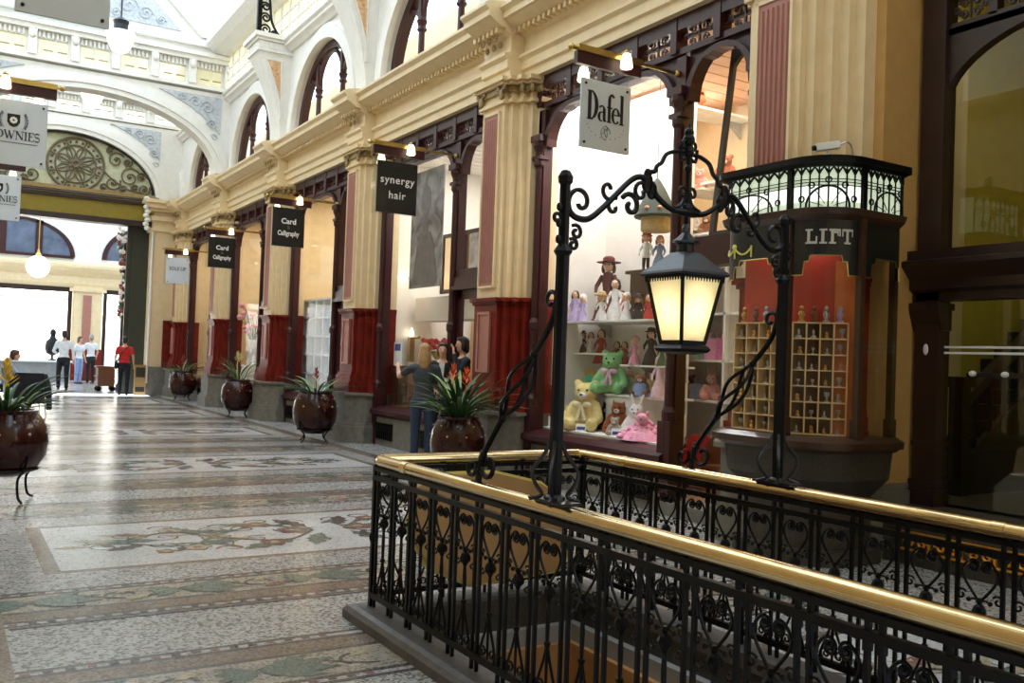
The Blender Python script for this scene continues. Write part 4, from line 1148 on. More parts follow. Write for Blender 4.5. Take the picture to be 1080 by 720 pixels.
# inner red lining and cubby shelves
m = MB(); m.prism([(6.15, 5.98), (6.15, 5.4), (6.46, 5.09), (6.5, 5.09), (6.5, 5.98)], 'z', 1.05, 2.8); m.build('red_lining', red, lift)
m = MB(); m.prism([(6.34, 5.14), (6.46, 4.98), (6.52, 4.98), (6.52, 5.14)], 'z', 1.05, 2.5); m.build('orange_edge_panel', mat('orange_timber', rgb(196, 104, 44), .4, var=.15), lift)
cubA = [(6.03, 5.97), (6.03, 5.40)]            # plan line of the left cubby unit
cubB = [(6.06, 5.33), (6.36, 5.01)]
CUBZ0, CUBZ1 = 1.06, 1.98
def cubby(a, b, cols, rows, nm):
    ax, ay = a; bx, by = b; ux, uy = bx - ax, by - ay; L_ = math.hypot(ux, uy); ux /= L_; uy /= L_
    nx, ny = -uy, ux
    if nx * (6.3 - ax) + ny * (5.6 - ay) < 0: nx, ny = -nx, -ny
    m = MB(); m.M = Matrix(((ux, nx, 0, ax), (uy, ny, 0, ay), (0, 0, 1, 0), (0, 0, 0, 1)))
    for k in range(cols + 1): m.box(k * L_ / cols - .005, k * L_ / cols + .005, 0, .1, CUBZ0, CUBZ1)
    for k in range(rows + 1): z = CUBZ0 + (CUBZ1 - CUBZ0) * k / rows; m.box(0, L_, 0, .1, z - .005, z + .005)
    cbo = m.build(nm, pine, lift)
    m = MB(); m.M = Matrix(((ux, nx, 0, ax), (uy, ny, 0, ay), (0, 0, 1, 0), (0, 0, 0, 1))); m.box(0, L_, .1, .108, CUBZ0, CUBZ1)
    m.build('cubby_backing', MATS.get('cubby_backing') or mat('cubby_backing', rgb(112, 82, 54), .6), cbo)
    out = []
    for k in range(cols):
        for r in range(rows):
            u = (k + .5) * L_ / cols
            out.append((ax + ux * u + nx * .03, ay + uy * u + ny * .03, CUBZ0 + .006 + (CUBZ1 - CUBZ0) * r / rows))
    tops = [(ax + ux * u * L_ + nx * .03, ay + uy * u * L_ + ny * .03, CUBZ1 + .006) for u in (.15, .38, .6, .85)]
    return out, tops
cA, tA = cubby(*cubA, 4, 7, 'cubby_unit'); cB, tB = cubby(*cubB, 4, 7, 'cubby_unit')
# trinkets standing in the cubbies
silver = mat('silver_trinket', rgb(170, 168, 166), .3, metal=.6, var=.2); goldt = mat('gold_trinket', rgb(190, 140, 70), .3, metal=.5, var=.2)
tr_m = []
for k, (mt, prof) in enumerate(((silver, [(.016, 0), (.016, .006), (.005, .012), (.006, .03), (.018, .045), (.02, .065), (.012, .07)]), (goldt, [(.018, 0), (.02, .02), (.012, .03), (.016, .05), (.008, .062)]), (silver, [(.02, 0), (.022, .012), (.006, .02), (.01, .04), (.004, .06)]))):
    m = MB(); m.lathe(prof, (0, 0, 0), 8); o = m.build('trinket', mt, None, smooth=True); tr_m.append(o)
lift.scale.z = 1.014
first = set()
random.seed(3)
for unit, cells, nm in ((0, cA, 'left'), (1, cB, 'centre')):
    for q, (x, y, z) in enumerate(cells):
        k = random.randrange(3)
        src = tr_m[k]
        if k in first: o = src.copy(); COL.objects.link(o)
        else: o = src; first.add(k)
        o.location = (x + random.uniform(-.01, .01), y + random.uniform(-.01, .01), z * 1.014); s_ = random.uniform(.7, 1.25); o.scale = (s_, s_, s_)
        tag(o, ['tiny silver trinket in a pigeonhole of the lift showcase', 'tiny gold trinket in a pigeonhole of the lift showcase', 'tiny silver spinning-top shaped trinket in a pigeonhole of the lift showcase'][k], 'trinket', ['silver trinkets in the pigeonholes', 'gold trinkets in the pigeonholes', 'pointed silver trinkets in the pigeonholes'][k])
cols_ = [(goldt, 'gold'), (mat('brown_figure', rgb(110, 62, 40), .4), 'brown'), (silver, 'silver'), (mat('lilac_figure', rgb(160, 140, 180), .4), 'lilac')]
for unit, tops in ((0, tA), (1, tB)):
    for q, (x, y, z) in enumerate(tops):
        z *= 1.014
        mt, cn = cols_[(q * (unit * 2 + 1) + unit) % 4] if unit == 0 else cols_[q % 4]
        t = thing('figurine', 'small %s figurine %s on top of the %s pigeonhole unit' % (cn, ['at the far end', 'second from the far end', 'third from the far end', 'at the near end'][q], ['left', 'corner'][unit]), 'figurine', (x, y, z))
        m = MB(); m.lathe([(.03, 0), (.03, .015), (.012, .02), (.022, .04), (.018, .08), (.008, .095)], (x, y, z), 10); m.build('body', mt, t, smooth=True)
        m = MB(); m.ell((x, y, z + .115), (.019, .019, .024), 8, 6); m.build('head', mt, t, smooth=True)
        m = MB(); m.tube([(x - .02, y, z + .085), (x - .036, y, z + .06), (x - .02, y, z + .045)], .006, 5); m.build('arm', mt, t)
        m = MB(); m.tube([(x + .02, y, z + .085), (x + .036, y, z + .06), (x + .02, y, z + .045)], .006, 5); m.build('arm', mt, t)
point('showcase_lamp', (6.02, 5.75, 2.72), 1.6, (1, .85, .65), .05); point('showcase_lamp', (6.1, 5.16, 2.72), 2.2, (1, .85, .65), .05)

# security camera on top of the showcase
cc = thing('security_camera', 'white boxy security camera on a bracket atop the lift showcase', 'camera', (6.3, 5.22, 3.35))
m = MB(); m.lathe([(.05, 0), (.05, .015), (.02, .02), (.02, .12), (.03, .13)], (6.3, 5.22, 3.35), 10); m.build('mount', whitecol, cc)
R_ = Matrix.Translation((6.35, 5.1, 3.5)) @ Matrix.Rotation(math.radians(200), 4, 'Z') @ Matrix.Rotation(math.radians(12), 4, 'Y')
R_ = Matrix.Translation((6.29, 5.22, 3.51)) @ Matrix.Rotation(math.radians(148), 4, 'Z') @ Matrix.Rotation(math.radians(10), 4, 'Y')
m = MB(); m.M = R_; m.box(-.1, .1, -.032, .032, -.032, .032); m.build('housing', whitecol, cc, bevel=.006)
m = MB(); m.M = R_; m.tube([(.1, 0, 0), (.13, 0, 0)], .022, 10); m.build('lens', iron, cc)
m = MB(); m.tube(smoothpts([tuple(R_ @ Vector((-.1, 0, 0))), tuple(R_ @ Vector((-.18, 0, .01))), tuple(R_ @ Vector((-.2, 0, -.08))), tuple(R_ @ Vector((-.16, 0, -.16)))], 5), .008, 5); m.build('cable', steel, cc)
# ================================================================== STAIRWELL, KERB, RAILING
RA, RB, RE, RN = 2.26, 3.8, 5.18, -.4
pit = thing('wall_stairwell', 'stairwell walls of dark granite over orange brown plaster below the railing', 'stairwell', (3, 2.5, -1), kind='structure')
def frame4(m, x0, x1, y0, y1, t, z0, z1):
    """three-sided wall ring: left, far end, right (t = thickness outward)"""
    m.box(x0 - t, x0, y0, y1 + t, z0, z1); m.box(x1, x1 + t, y0, y1 + t, z0, z1); m.box(x0, x1, y1, y1 + t, z0, z1)
m = MB(); frame4(m, 2.36, 3.7, RN, 5.07, .12, -.14, .06); m.build('granite_band', stone_dark, pit)
m = MB(); frame4(m, 2.42, 3.64, RN, 5.01, .2, -.25, -.14); m.build('pale_ledge', stone_light, pit)
m = MB(); frame4(m, 2.46, 3.6, RN, 4.97, .2, -3.2, -.25); m.build('plaster', orange, pit)
m = MB(); m.box(2.3, 3.8, RN - .2, 5.2, -3.3, -3.2); m.build('lower_floor', stone, pit)
kb = MB()
pr = [(0, 0), (0, .05), (.02, .075), (.05, .085), (.24, .085), (.24, 0)]
kb.loft([[(2.13 + a, RN, z) for a, z in pr], [(2.13 + a, 5.31 - a, z) for a, z in pr], [(3.93 - a, 5.31 - a, z) for a, z in pr], [(3.93 - a, RN, z) for a, z in pr]])
tag(kb.build('trim_17', mat('worn_kerb_stone', rgb(88, 85, 82), .5, var=.25, scale=12, bump=.2), None, loc=(3, 5, 0)), 'worn stone kerb around the stairwell railing', 'kerb', kind='structure')
for k in range(9):
    pass
m = MB()
for k in range(14): m.box(2.46, 3.6, 1.0 + k * .28, 1.28 + k * .28, -3.2, -.55 - .19 * k)
tag(m.build('trim_18', stone, None, loc=(3, 2, -2)), 'stone stair flight descending inside the railing', 'stairs', kind='structure')

rail = thing('stair_railing', 'black wrought iron railing with a brass handrail around the stairwell', 'railing', (RA, RE, .085))
HZ = .965
m = MB(); m.tube([(RA, RN, HZ), (RA, RE - .08, HZ), (RA + .01, RE - .03, HZ), (RA + .04, RE, HZ)], .036, 12); m.build('brass_handrail', brass, rail, smooth=True)
m = MB(); m.tube([(RA + .02, RE - .005, HZ), (RA + .08, RE, HZ), (RB - .08, RE, HZ), (RB - .02, RE - .005, HZ)], .036, 12); m.build('brass_handrail', brass, rail, smooth=True)
m = MB(); m.tube([(RB, RN, HZ), (RB, RE - .08, HZ), (RB - .01, RE - .03, HZ), (RB - .04, RE, HZ)], .036, 12); m.build('brass_handrail', brass, rail, smooth=True)
for (x, y) in ((RA, 4.75), (3.1, RE), (RB, 4.7), (RB, 2.2)):
    m = MB()
    if y == RE: m.tube([(x - .03, y, HZ), (x + .03, y, HZ)], .039, 12)
    else: m.tube([(x, y - .03, HZ), (x, y + .03, HZ)], .039, 12)
    m.build('brass_joint_sleeve', brass, rail, smooth=True)
for nm, z, h in (('top_bar', .915, .012), ('sub_rail', .86, .014), ('bottom_rail', .155, .016)):
    for k in range(3):
        m = MB()
        if k == 0: m.box(RA - .016, RA + .016, RN, RE, z - h, z + h)
        elif k == 1: m.box(RA, RB, RE - .016, RE + .016, z - h, z + h)
        else: m.box(RB - .016, RB + .016, RN, RE, z - h, z + h)
        m.build(nm, iron, rail)
m = MB(); m.box(-.008, .008, -.008, .008, .08, .93); m.cbox((0, 0, .83), (.022, .022, .03)); m.cbox((0, 0, .2), (.022, .022, .03))
bar0 = m.build('baluster', iron, None)
def orn():
    m = MB()
    def T(pts, r, n=5): m.tube([(0, u, z) for u, z in pts], r, n)
    for s_ in (-1, 1):
        # heart strap: curl at the top inside, out round, down to a point
        sp = spiral((.03, .79), .008, .028, 3.4 + 7, 1.2, 12)
        hs = sp + [(.062, .8), (.078, .77), (.072, .735), (.045, .695), (.012, .655), (0, .635)]
        T([(s_ * a, b) for a, b in [p[:2] for p in smoothpts([(a, b, 0) for a, b in hs], 2)]], .0062)
        T([(s_ * a, b) for a, b in [(0, .845), (.03, .848), (.06, .842), (.09, .85)]], .006)
        T([(s_ * a, b) for a, b in [(0, .65), (.03, .652), (.045, .645)]], .0055); m.ell((0, s_ * .048, .645), .011, 6, 5)
        m.ell((0, s_ * .03, .79), .013, 6, 5)
        # lower tulip
        T([(s_ * a, b) for a, b in [p[:2] for p in smoothpts([(.004, .38, 0), (.02, .32, 0), (.05, .25, 0), (.07, .2, 0), (.075, .17, 0)], 3)]], .007)
        T([(s_ * a, b) for a, b in spiral((.04, .2), .03, .008, -1, 7, 12)], .006)
    for s_ in (-1, 1):
        T([(s_ * a, b) for a, b in spiral((.082, .66), .026, .007, 2.6, -4.2, 12)], .0055); T([(s_ * a, b) for a, b in spiral((.075, .58), .02, .006, 3.2, 9.2, 10)], .005)
        T([(s_ * a, b) for a, b in [(.1, .7), (.088, .74), (.094, .79), (.1, .82)]], .0055)
    m.lathe([(.006, .34), (.009, .42), (.011, .5), (.008, .56), (.014, .575), (.028, .59), (.03, .605), (.022, .625), (.01, .635), (.016, .645), (.01, .66)], (0, 0, 0), 8)
    m.lathe([(.013, .375), (.016, .385), (.013, .395)], (0, 0, 0), 8)
    m.lathe([(.006, .17), (.008, .3), (.006, .36)], (0, 0, 0), 6)
    return m
orn0 = orn().build('scroll_baluster', iron, None)
def place(src, x, y, rz, used):
    if src.name not in used: used.add(src.name); o = src
    else: o = src.copy(); COL.objects.link(o)
    o.parent = rail; o.location = (x - RA, y - RE, -.085); o.rotation_euler = (0, 0, rz)
used = set(); U = .25
nA = 22
for side, x in (('A', RA), ('B', RB)):
    y = RE - .02
    for k in range(nA):
        for d_ in (-.024, .024):
            if k == 0 and d_ > 0: continue
            place(bar0, x, y - k * U + d_, 0, used)
        place(orn0, x, y - (k + .5) * U, 0, used)
UE = (RB - RA) / 6
for k in range(1, 7):
    if k < 6:
        for d_ in (-.024, .024): place(bar0, RA + k * UE + d_, RE, PI / 2, used)
    place(orn0, RA + (k - .5) * UE, RE, PI / 2, used)
for x in (RA, RB):
    m = MB(); m.box(x - .015, x + .015, RE - .015, RE + .015, .08, .94); m.ell((x, RE, .5), (.03, .03, .04), 8, 6)
    m.build('corner_post', iron, rail)

# tan board fixed inside the end of the railing
bd = thing('oval_board', 'large tan eight-sided board with a pale yellow rim standing inside the end of the railing', 'board', (3.03, 5.09, .2))
o8 = [(2.44, .55), (2.5, .8), (2.62, .87), (3.05, .87), (3.4, .79), (3.6, .66), (3.64, .3), (3.53, .2), (2.9, .17), (2.6, .3)]
m = MB(); m.prism(o8, 'y', 5.07, 5.1); m.build('panel', tanboard, bd)
m = MB(); cx, cz = 3.04, .52
o9 = [(cx + (a - cx) * 1.03, cz + (b - cz) * 1.05) for a, b in o8]; m.prism(o9, 'y', 5.095, 5.115); m.build('rim', yellow_rim, bd)
m = MB()
for x in (2.75, 3.35): m.box(x - .015, x + .015, 5.115, RE - .016, .84, .87)
m.build('fixing', iron, bd)

# ================================================================== LAMP ARCH AND LANTERN
A = Vector((RA, 3.27, 0)); B = Vector((RB, 3.42, 0)); dv = (B - A).normalized(); LAB = (B - A).length
def W(t, z): p = A + dv * t; return (p.x, p.y, z)
la = thing('lamp_arch', 'black wrought iron lamp arch on two posts spanning the stairwell', 'lamp arch', (3.03, 3.35, 1.0))
for P_, s_ in ((A, 1), (B, -1)):
    x, y = P_.x, P_.y
    m = MB(); m.tube([(x, y, 1.0), (x, y, 2.08)], .03, 8); m.tube([(x, y, 2.08), (x, y, 2.4)], .024, 8)
    m.lathe([(.03, 2.06), (.042, 2.08), (.03, 2.1), (.024, 2.11)], (x, y, 0), 10)
    m.lathe([(.024, 2.37), (.032, 2.38), (.034, 2.405), (.02, 2.43), (.005, 2.435)], (x, y, 0), 10)
    m.build('post', iron, la)
    m = MB()
    for k in range(4):
        a = PI / 4 + k * PI / 2
        m.tube([(x + r * math.cos(a), y + r * math.sin(a), z) for r, z, _ in smoothpts([(.025, 1.26, 0), (.05, 1.2, 0), (.1, 1.13, 0), (.085, 1.07, 0), (.055, 1.025, 0), (.11, 1.005, 0)], 4)], .009, 6)
    m.box(x - .05, x + .05, y - .13, y + .13, .996, 1.008); m.lathe([(.05, 1.0), (.045, 1.02), (.03, 1.03)], (x, y, 0), 10)
    m.build('post_foot', iron_blue, la)
    m = MB()   # collars and side curls along the post
    for z in (2.13, 2.2, 2.27): m.ell((x - dv.x * s_ * .03, y - dv.y * s_ * .03, z), (.014, .014, .02), 6, 5)
    t0 = 0 if s_ == 1 else LAB
    for (cx, cz, r, a0, a1) in ((.07, 2.17, .035, 2.2, -5), (.055, 2.115, .028, 2.2, -5), (-.04, 2.22, .025, 0, 6)):
        m.tube([W(t0 + s_ * a, b) for a, b in spiral((cx, cz), r, .008, a0, a1, 14)], .009, 6)
    m.build('post_curl', iron, la)
    # main S bar
    m = MB()
    bar_ = [(.0, 2.29), (.03, 2.255), (.076, 2.233), (.148, 2.242), (.237, 2.309), (.31, 2.375), (.391, 2.445), (.451, 2.472), (.508, 2.452), (.561, 2.4), (.641, 2.357), (.72, 2.345), (.78, 2.345)]
    m.tube(smoothpts([W(t0 + s_ * a, b) for a, b in bar_], 4), .0145, 7)
    m.tube([W(t0 + s_ * a, b) for a, b in spiral((.09, 2.305), .075, .014, 3.9, -2.6, 22)], .011, 6)
    m.tube([W(t0 + s_ * a, b) for a, b in spiral((.255, 2.385), .05, .012, 5.6, 0.2, 14)], .01, 6)
    m.tube([W(t0 + s_ * a, b) for a, b in spiral((.395, 2.33), .06, .012, 2.6, -4.0, 18)], .0125, 6)
    m.tube([W(t0 + s_ * a, b) for a, b in spiral((.29, 2.31), .045, .01, 1.2, 6.5, 14)], .01, 6)
    m.tube([W(t0 + s_ * a, b) for a, b in spiral((.46, 2.4), .055, .012, .3, 7, 16)], .0105, 6)
    m.build('arch_bar', iron, la)
    m = MB()
    og = [(.5, 2.46), (.518, 2.505), (.545, 2.51), (.56, 2.54), (.59, 2.56), (.62, 2.605), (.68, 2.628), (.73, 2.632), (.78, 2.64)]
    m.tube(smoothpts([W(t0 + s_ * a, b) for a, b in og], 4), .011, 6)
    for (a, b, r1, r2) in ((.5, 2.45, .035, .05), (.53, 2.42, .03, .045), (.5, 2.49, .02, .03)): m.ell(W(t0 + s_ * a, b), (r1, .02, r2), 8, 6)
    m.build('ogee_bar', iron, la)
m = MB(); tc = .775
m.tube([W(tc, 2.2), W(tc, 2.72)], .012, 8)
for z, r in ((2.36, .03), (2.56, .02), (2.64, .028), (2.7, .03), (2.735, .024)): m.ell(W(tc, z), (r, r, r * 1.1), 10, 7)
m.ell(W(tc, 2.345), (.11, .03, .02), 14, 6, R=Matrix.Rotation(math.atan2(dv.y, dv.x), 3, 'Z'))
m.tube([W(tc, 2.74), W(tc, 2.78)], [.016, .004], 6)
for s_ in (-1, 1):
    m.tube([W(tc + s_ * a, b) for a, b in spiral((.035, 2.44), .032, .008, 3, -3.5, 12)], .009, 6)
    m.tube([W(tc + s_ * a, b) for a, b in spiral((.03, 2.67), .03, .008, 3.4, -3.2, 12)], .009, 6)
    m.tube(smoothpts([W(tc + s_ * .09, 2.36), W(tc + s_ * .04, 2.38), W(tc + s_ * .012, 2.43), W(tc, 2.5)], 4), .01, 6)
    m.tube(smoothpts([W(tc, 2.62), W(tc + s_ * .05, 2.6), W(tc + s_ * .06, 2.66)], 4), .009, 6)
m.build('fleur_finial', iron, la)
# braces: from each post down to the brass rail, away from the viewer
for P_ in (A, B):
    x, y0 = P_.x, P_.y
    def Q(d_, z, o=0): return (x + o, y0 + d_, z)
    m = MB()
    m.tube(smoothpts([Q(.02, 1.95), Q(.045, 1.82), Q(.1, 1.73), Q(.2, 1.63)], 4), .015, 6)
    m.tube(smoothpts([Q(.46, 1.32), Q(.55, 1.22), Q(.62, 1.13), Q(.66, 1.03)], 4), .015, 6)
    for k in range(4):
        a0 = k * PI / 2
        pts = []
        for j in range(13):
            t = j / 12; r =   .055 * math.sin(PI * t) ** .8; a = a0 + t * 2.2
            cd, cz = .2 + .26 * t, 1.63 - .31 * t
            pts.append(Q(cd + r * math.cos(a) * .75, cz + r * math.cos(a) * .75, r * math.sin(a)))
        m.tube(pts, .0105, 6)
    for (d_, z) in ((.2, 1.63), (.46, 1.32), (.62, 1.13)): m.ell(Q(d_, z), .02, 8, 6)
    m.build('brace', iron, la)
    m = MB()
    m.tube([Q(a, b) for a, b in spiral((.08, 1.87), .055, .012, 4.2, -2.6, 18)], .0105, 6); m.build('brace_loop', iron, la); m = MB()
    m.tube([Q(a, b) for a, b in spiral((.57, 1.09), .085, .016, .8, -5.8, 20)], .013, 6)
    m.tube([Q(a, b) for a, b in spiral((.74, 1.065), .06, .012, 2.6, 8.4, 16)], .012, 6)
    m.tube([Q(.66, 1.06), Q(.66, 1.0)], .016, 6)
    m.build('brace_scroll', iron, la)

lx, ly = W(tc, 0)[0], W(tc, 0)[1]
ln = thing('lantern', 'lit square black lantern with frosted cream panes hanging from the iron arch', 'lantern', (lx, ly, 1.69))
def sq(h, z): return [(lx - h, ly - h, z), (lx + h, ly - h, z), (lx + h, ly + h, z), (lx - h, ly + h, z)]
m = MB(); m.loft([sq(.146, 2.035), sq(.152, 2.043), sq(.146, 2.055), sq(.112, 2.085), sq(.078, 2.12), sq(.05, 2.15)])
m.lathe([(.052, 2.14), (.044, 2.15), (.042, 2.19), (.064, 2.195), (.066, 2.205), (.036, 2.23), (.016, 2.25), (.022, 2.27), (.012, 2.29)], (lx, ly, 0), 12)
lnr = m.build('roof', iron_blue, ln)
m = MB()   # little teeth under the eaves
for k in range(15):
    u = -.126 + k * .252 / 14
    for (a, b, c, d_) in ((lx + u, ly - .137, .007, .003), (lx - .137, ly + u, .003, .007), (lx + u, ly + .137, .007, .003), (lx + .137, ly + u, .003, .007)):
        m.loft([[(a - c, b - d_, 2.035), (a + c, b - d_, 2.035), (a + c, b + d_, 2.035), (a - c, b + d_, 2.035)], [(a - c * .1, b - d_ * .5, 2.005), (a + c * .1, b - d_ * .5, 2.005), (a + c * .1, b + d_ * .5, 2.005), (a - c * .1, b + d_ * .5, 2.005)]])
m.build('eaves_fringe', iron, lnr)
T0, T1, Z0, Z1 = .127, .074, 2.035, 1.715
m = MB()
for sx in (-1, 1):
    for sy in (-1, 1): m.tube([(lx + sx * T0, ly + sy * T0, Z0), (lx + sx * T1, ly + sy * T1, Z1)], .009, 4)
for h, z, r in ((T0, Z0 - .005, .012), (T1, Z1, .014)):
    P_ = sq(h, z)
    for k in range(4): m.tube([P_[k], P_[(k + 1) % 4]], r, 4)
m.loft([sq(T1 + .008, Z1 - .012), sq(T1 + .022, Z1 - .03), sq(T1 + .012, Z1 - .045), sq(.04, Z1 - .055)])
m.build('frame', iron, ln)
lampglass = mat('lit_frosted_glass', rgb(250, 226, 160), .5, emit=rgb(255, 222, 140), estr=.85, var=.03)
# brighter where the bulb sits behind the frosted pane: a real glow from the bulb through translucent glass
def frosted():
    mm = bpy.data.materials.new('frosted_pane'); mm.use_nodes = True; nt = mm.node_tree; N = nt.nodes; L = nt.links
    N.remove(N['Principled BSDF']); out = N['Material Output']
    tr = N.new('ShaderNodeBsdfTranslucent'); tr.inputs[0].default_value = rgb(255, 246, 214)
    df = N.new('ShaderNodeBsdfDiffuse'); df.inputs[0].default_value = rgb(246, 232, 186)
    ms = N.new('ShaderNodeMixShader'); ms.inputs[0].default_value = .35
    L.new(tr.outputs[0], ms.inputs[1]); L.new(df.outputs[0], ms.inputs[2])
    L.new(ms.outputs[0], out.inputs[0]); return mm
fro = frosted()
m = MB()
for k in range(4):
    a, b = sq(T0 - .006, Z0 - .01)[k], sq(T0 - .006, Z0 - .01)[(k + 1) % 4]; c, d_ = sq(T1 - .004, Z1 + .01)[(k + 1) % 4], sq(T1 - .004, Z1 + .01)[k]
    m = MB(); m.add([a, b, c, d_], [(0, 1, 2, 3)]); m.build('frosted_pane', fro, ln)
m = MB(); m.ell((lx, ly, 1.88), (.035, .035, .055), 12, 8); m.build('bulb', mat('lit_bulb', rgb(255, 240, 200), .5, emit=rgb(255, 232, 180), estr=3), ln, smooth=True)
point('lantern_lamp', (lx, ly, 1.885), 5.5, (1, .86, .6), .05)

# ================================================================== HANGING SIGNS
def serif(m, ch, x, w, h, P, t=.22, th=.1):
    """slab-and-hairline capitals and lower case built from bars; P(u,v)->world, returns nothing"""
    pass
PAN = {}
def hanging_sign(label, xin, xout, y, ztop, zbot, xa, xb, zrod, board, lamps=True, valance=True, side=1):
    s_ = thing('hanging_sign', label, 'sign', ((xa + xb) / 2, y, zbot), group=None)
    m = MB(); m.tube([(xin, y, zrod), (xout, y, zrod)], .02, 8); m.ell((xout, y, zrod), .035, 8, 6); m.ell((xin, y, zrod), .04, 8, 6)
    m.build('brass_rod', brass_dull, s_)
    x0, x1 = min(xa, xb) - .1 * 0, max(xa, xb)
    va0, va1 = (xout + .06, xout + .9) if xout < xin else (xout - .9, xout - .06)
    m = MB(); m.box(va0, va1, y - .03, y + .03, zrod - .16, zrod - .03); m.build('dark_valance', frame, s_)
    m = MB(); m.box(va0, va1, y - .055, y + .055, zrod - .035, zrod + .03); m.build('brass_cover', brass_dull, s_)
    m = MB(); m.box(va0, x1 if False else xb, y + .018, y + .026, zbot - .02, zrod - .16); m.build('clear_hanger', acrylic, s_)
    m = MB(); m.box(xa, xb, y - .012, y + .015, zbot, ztop); s_pan = m.build('panel', board, s_)
    for px in (xa + .05, xb - .05):
        for pz in (zbot + .05, ztop - .05):
            m = MB(); m.tube([(px, y - .02, pz), (px, y - .01, pz)], .014, 8); m.build('fixing_stud', iron, s_pan)
    sh = MATS.get('lamp_shade') or mat('lamp_shade', rgb(255, 244, 214), .4, emit=rgb(255, 240, 204), estr=4, var=.02)
    u0 = va0 + (va1 - va0) * (.22 if xout < xin else .78); u1 = va0 + (va1 - va0) * (.68 if xout < xin else .32)
    for k, (u, sy) in enumerate(((u0, 1), (u1, -1))):
        yy = y + sy * .11; dz = -.16 if sy > 0 else 0
        m = MB(); m.lathe([(.04, .12), (.058, .06), (.066, -.02), (.06, -.03), (.02, -.03)], (u, yy, zrod - .1 + dz), 12); o = m.build('lamp_shade', sh, s_, smooth=True)
        m = MB(); m.tube([(u, y, zrod + .04), (u, yy, zrod + .06), (u, yy, zrod + .02 + dz)], .012, 6); m.lathe([(.03, 0), (.03, .03), (.012, .05)], (u, yy, zrod + .015 + dz), 8); m.build('lamp_arm', brass_dull, s_)
    s_['x'] = 0; del s_['x']
    PAN[s_.name] = s_pan
    return s_
XIN = XW - .02
sd = hanging_sign('pale grey Dafel sign with a sketched figure before the doll shop', XIN, 5.3, 7.65, 4.53, 3.82, 5.44, 6.08, 4.82, signgrey)
# lettering Dafel: bold condensed serif, strokes built as ribbons
lt = MB()
def G(u, v): return (u, 7.65 - .016, v)
def stroke(pts, ws):
    n = len(pts)
    for i in range(n - 1):
        a, b = pts[i], pts[i + 1]
        wa = 1.14 * (ws[i] if isinstance(ws, list) else ws); wb = 1.14 * (ws[i + 1] if isinstance(ws, list) else ws)
        dx, dz = b[0] - a[0], b[1] - a[1]; l = math.hypot(dx, dz) or 1; nx, nz = -dz / l, dx / l
        lt.prism([(a[0] + nx * wa, a[1] + nz * wa), (b[0] + nx * wb, b[1] + nz * wb), (b[0] - nx * wb, b[1] - nz * wb), (a[0] - nx * wa, a[1] - nz * wa)], 'y', G(0, 0)[1] - .002, G(0, 0)[1] + .004)
def ell_stroke(c, rx, rz, a0, a1, thick, thin, n=18):
    pts = []; ws = []
    for i in range(n + 1):
        a = a0 + (a1 - a0) * i / n
        pts.append((c[0] + rx * math.cos(a), c[1] + rz * math.sin(a))); ws.append(thin + (thick - thin) * abs(math.cos(a)) ** 1.5)
    stroke(pts, ws)
zb, xh, cap_ = 4.115, .165, .3      # baseline, x-height, cap height
x = 5.545
# D
stroke([(x, zb), (x, zb + cap_)], .018); stroke([(x - .03, zb + .005), (x + .04, zb + .005)], .005); stroke([(x - .03, zb + cap_ - .005), (x + .04, zb + cap_ - .005)], .005)
ell_stroke((x + .015, zb + cap_ / 2), .075, cap_ / 2 - .006, -PI / 2, PI / 2, .019, .005)
# a
x = 5.7
ell_stroke((x, zb + .05), .032, .046, PI / 2, 3 * PI / 2 + .3, .014, .005); stroke([(x + .036, zb + .01), (x + .036, zb + xh - .03)], .014); ell_stroke((x + .004, zb + xh - .04), .032, .036, 0, PI * .85, .01, .006); stroke([(x, zb + .096), (x + .036, zb + .1)], .005); stroke([(x + .03, zb + .006), (x + .062, zb + .012)], .007)
# f
x = 5.8
stroke([(x, zb), (x, zb + .25)], .015); stroke([(x - .026, zb + .005), (x + .03, zb + .005)], .005); ell_stroke((x + .03, zb + .245), .03, .05, PI * .15, PI, .012, .008); stroke([(x - .03, zb + xh - .008), (x + .04, zb + xh - .008)], .006)
# e
x = 5.887
ell_stroke((x, zb + xh / 2), .042, xh / 2 - .004, .05, 2 * PI - .7, .014, .005); stroke([(x - .036, zb + xh * .55), (x + .042, zb + xh * .55)], .005)
# l
x = 5.965
stroke([(x, zb), (x, zb + cap_ + .01)], .015); stroke([(x - .028, zb + .005), (x + .03, zb + .005)], .005); stroke([(x - .03, zb + cap_ + .005), (x, zb + cap_ + .005)], .005)
lt.build('lettering', ink, PAN[sd.name])
lt = MB()   # sketched figure and dots
for k in range(11):
    a = PI + .15 + (PI - .3) * k / 10
    lt.ell((5.76 + .24 * math.cos(a), 7.634, 4.08 + .14 * math.sin(a)), (.007, .002, .007), 6, 4)
lt.tube([(5.76 + .06 * math.cos(a), 7.634, 4.0 + .07 * math.sin(a)) for a in [2 * PI * i / 20 for i in range(17)]], .003, 4)
lt.tube(smoothpts([(5.74, 7.634, 4.05), (5.75, 7.634, 3.99), (5.78, 7.634, 3.96), (5.77, 7.634, 4.04), (5.73, 7.634, 4.0), (5.7, 7.634, 3.98)], 4), .004, 4)
lt.tube(smoothpts([(5.73, 7.634, 4.06), (5.77, 7.634, 4.075), (5.79, 7.634, 4.03)], 4), .004, 4)
lt.build('sketch', greyink, PAN[sd.name])

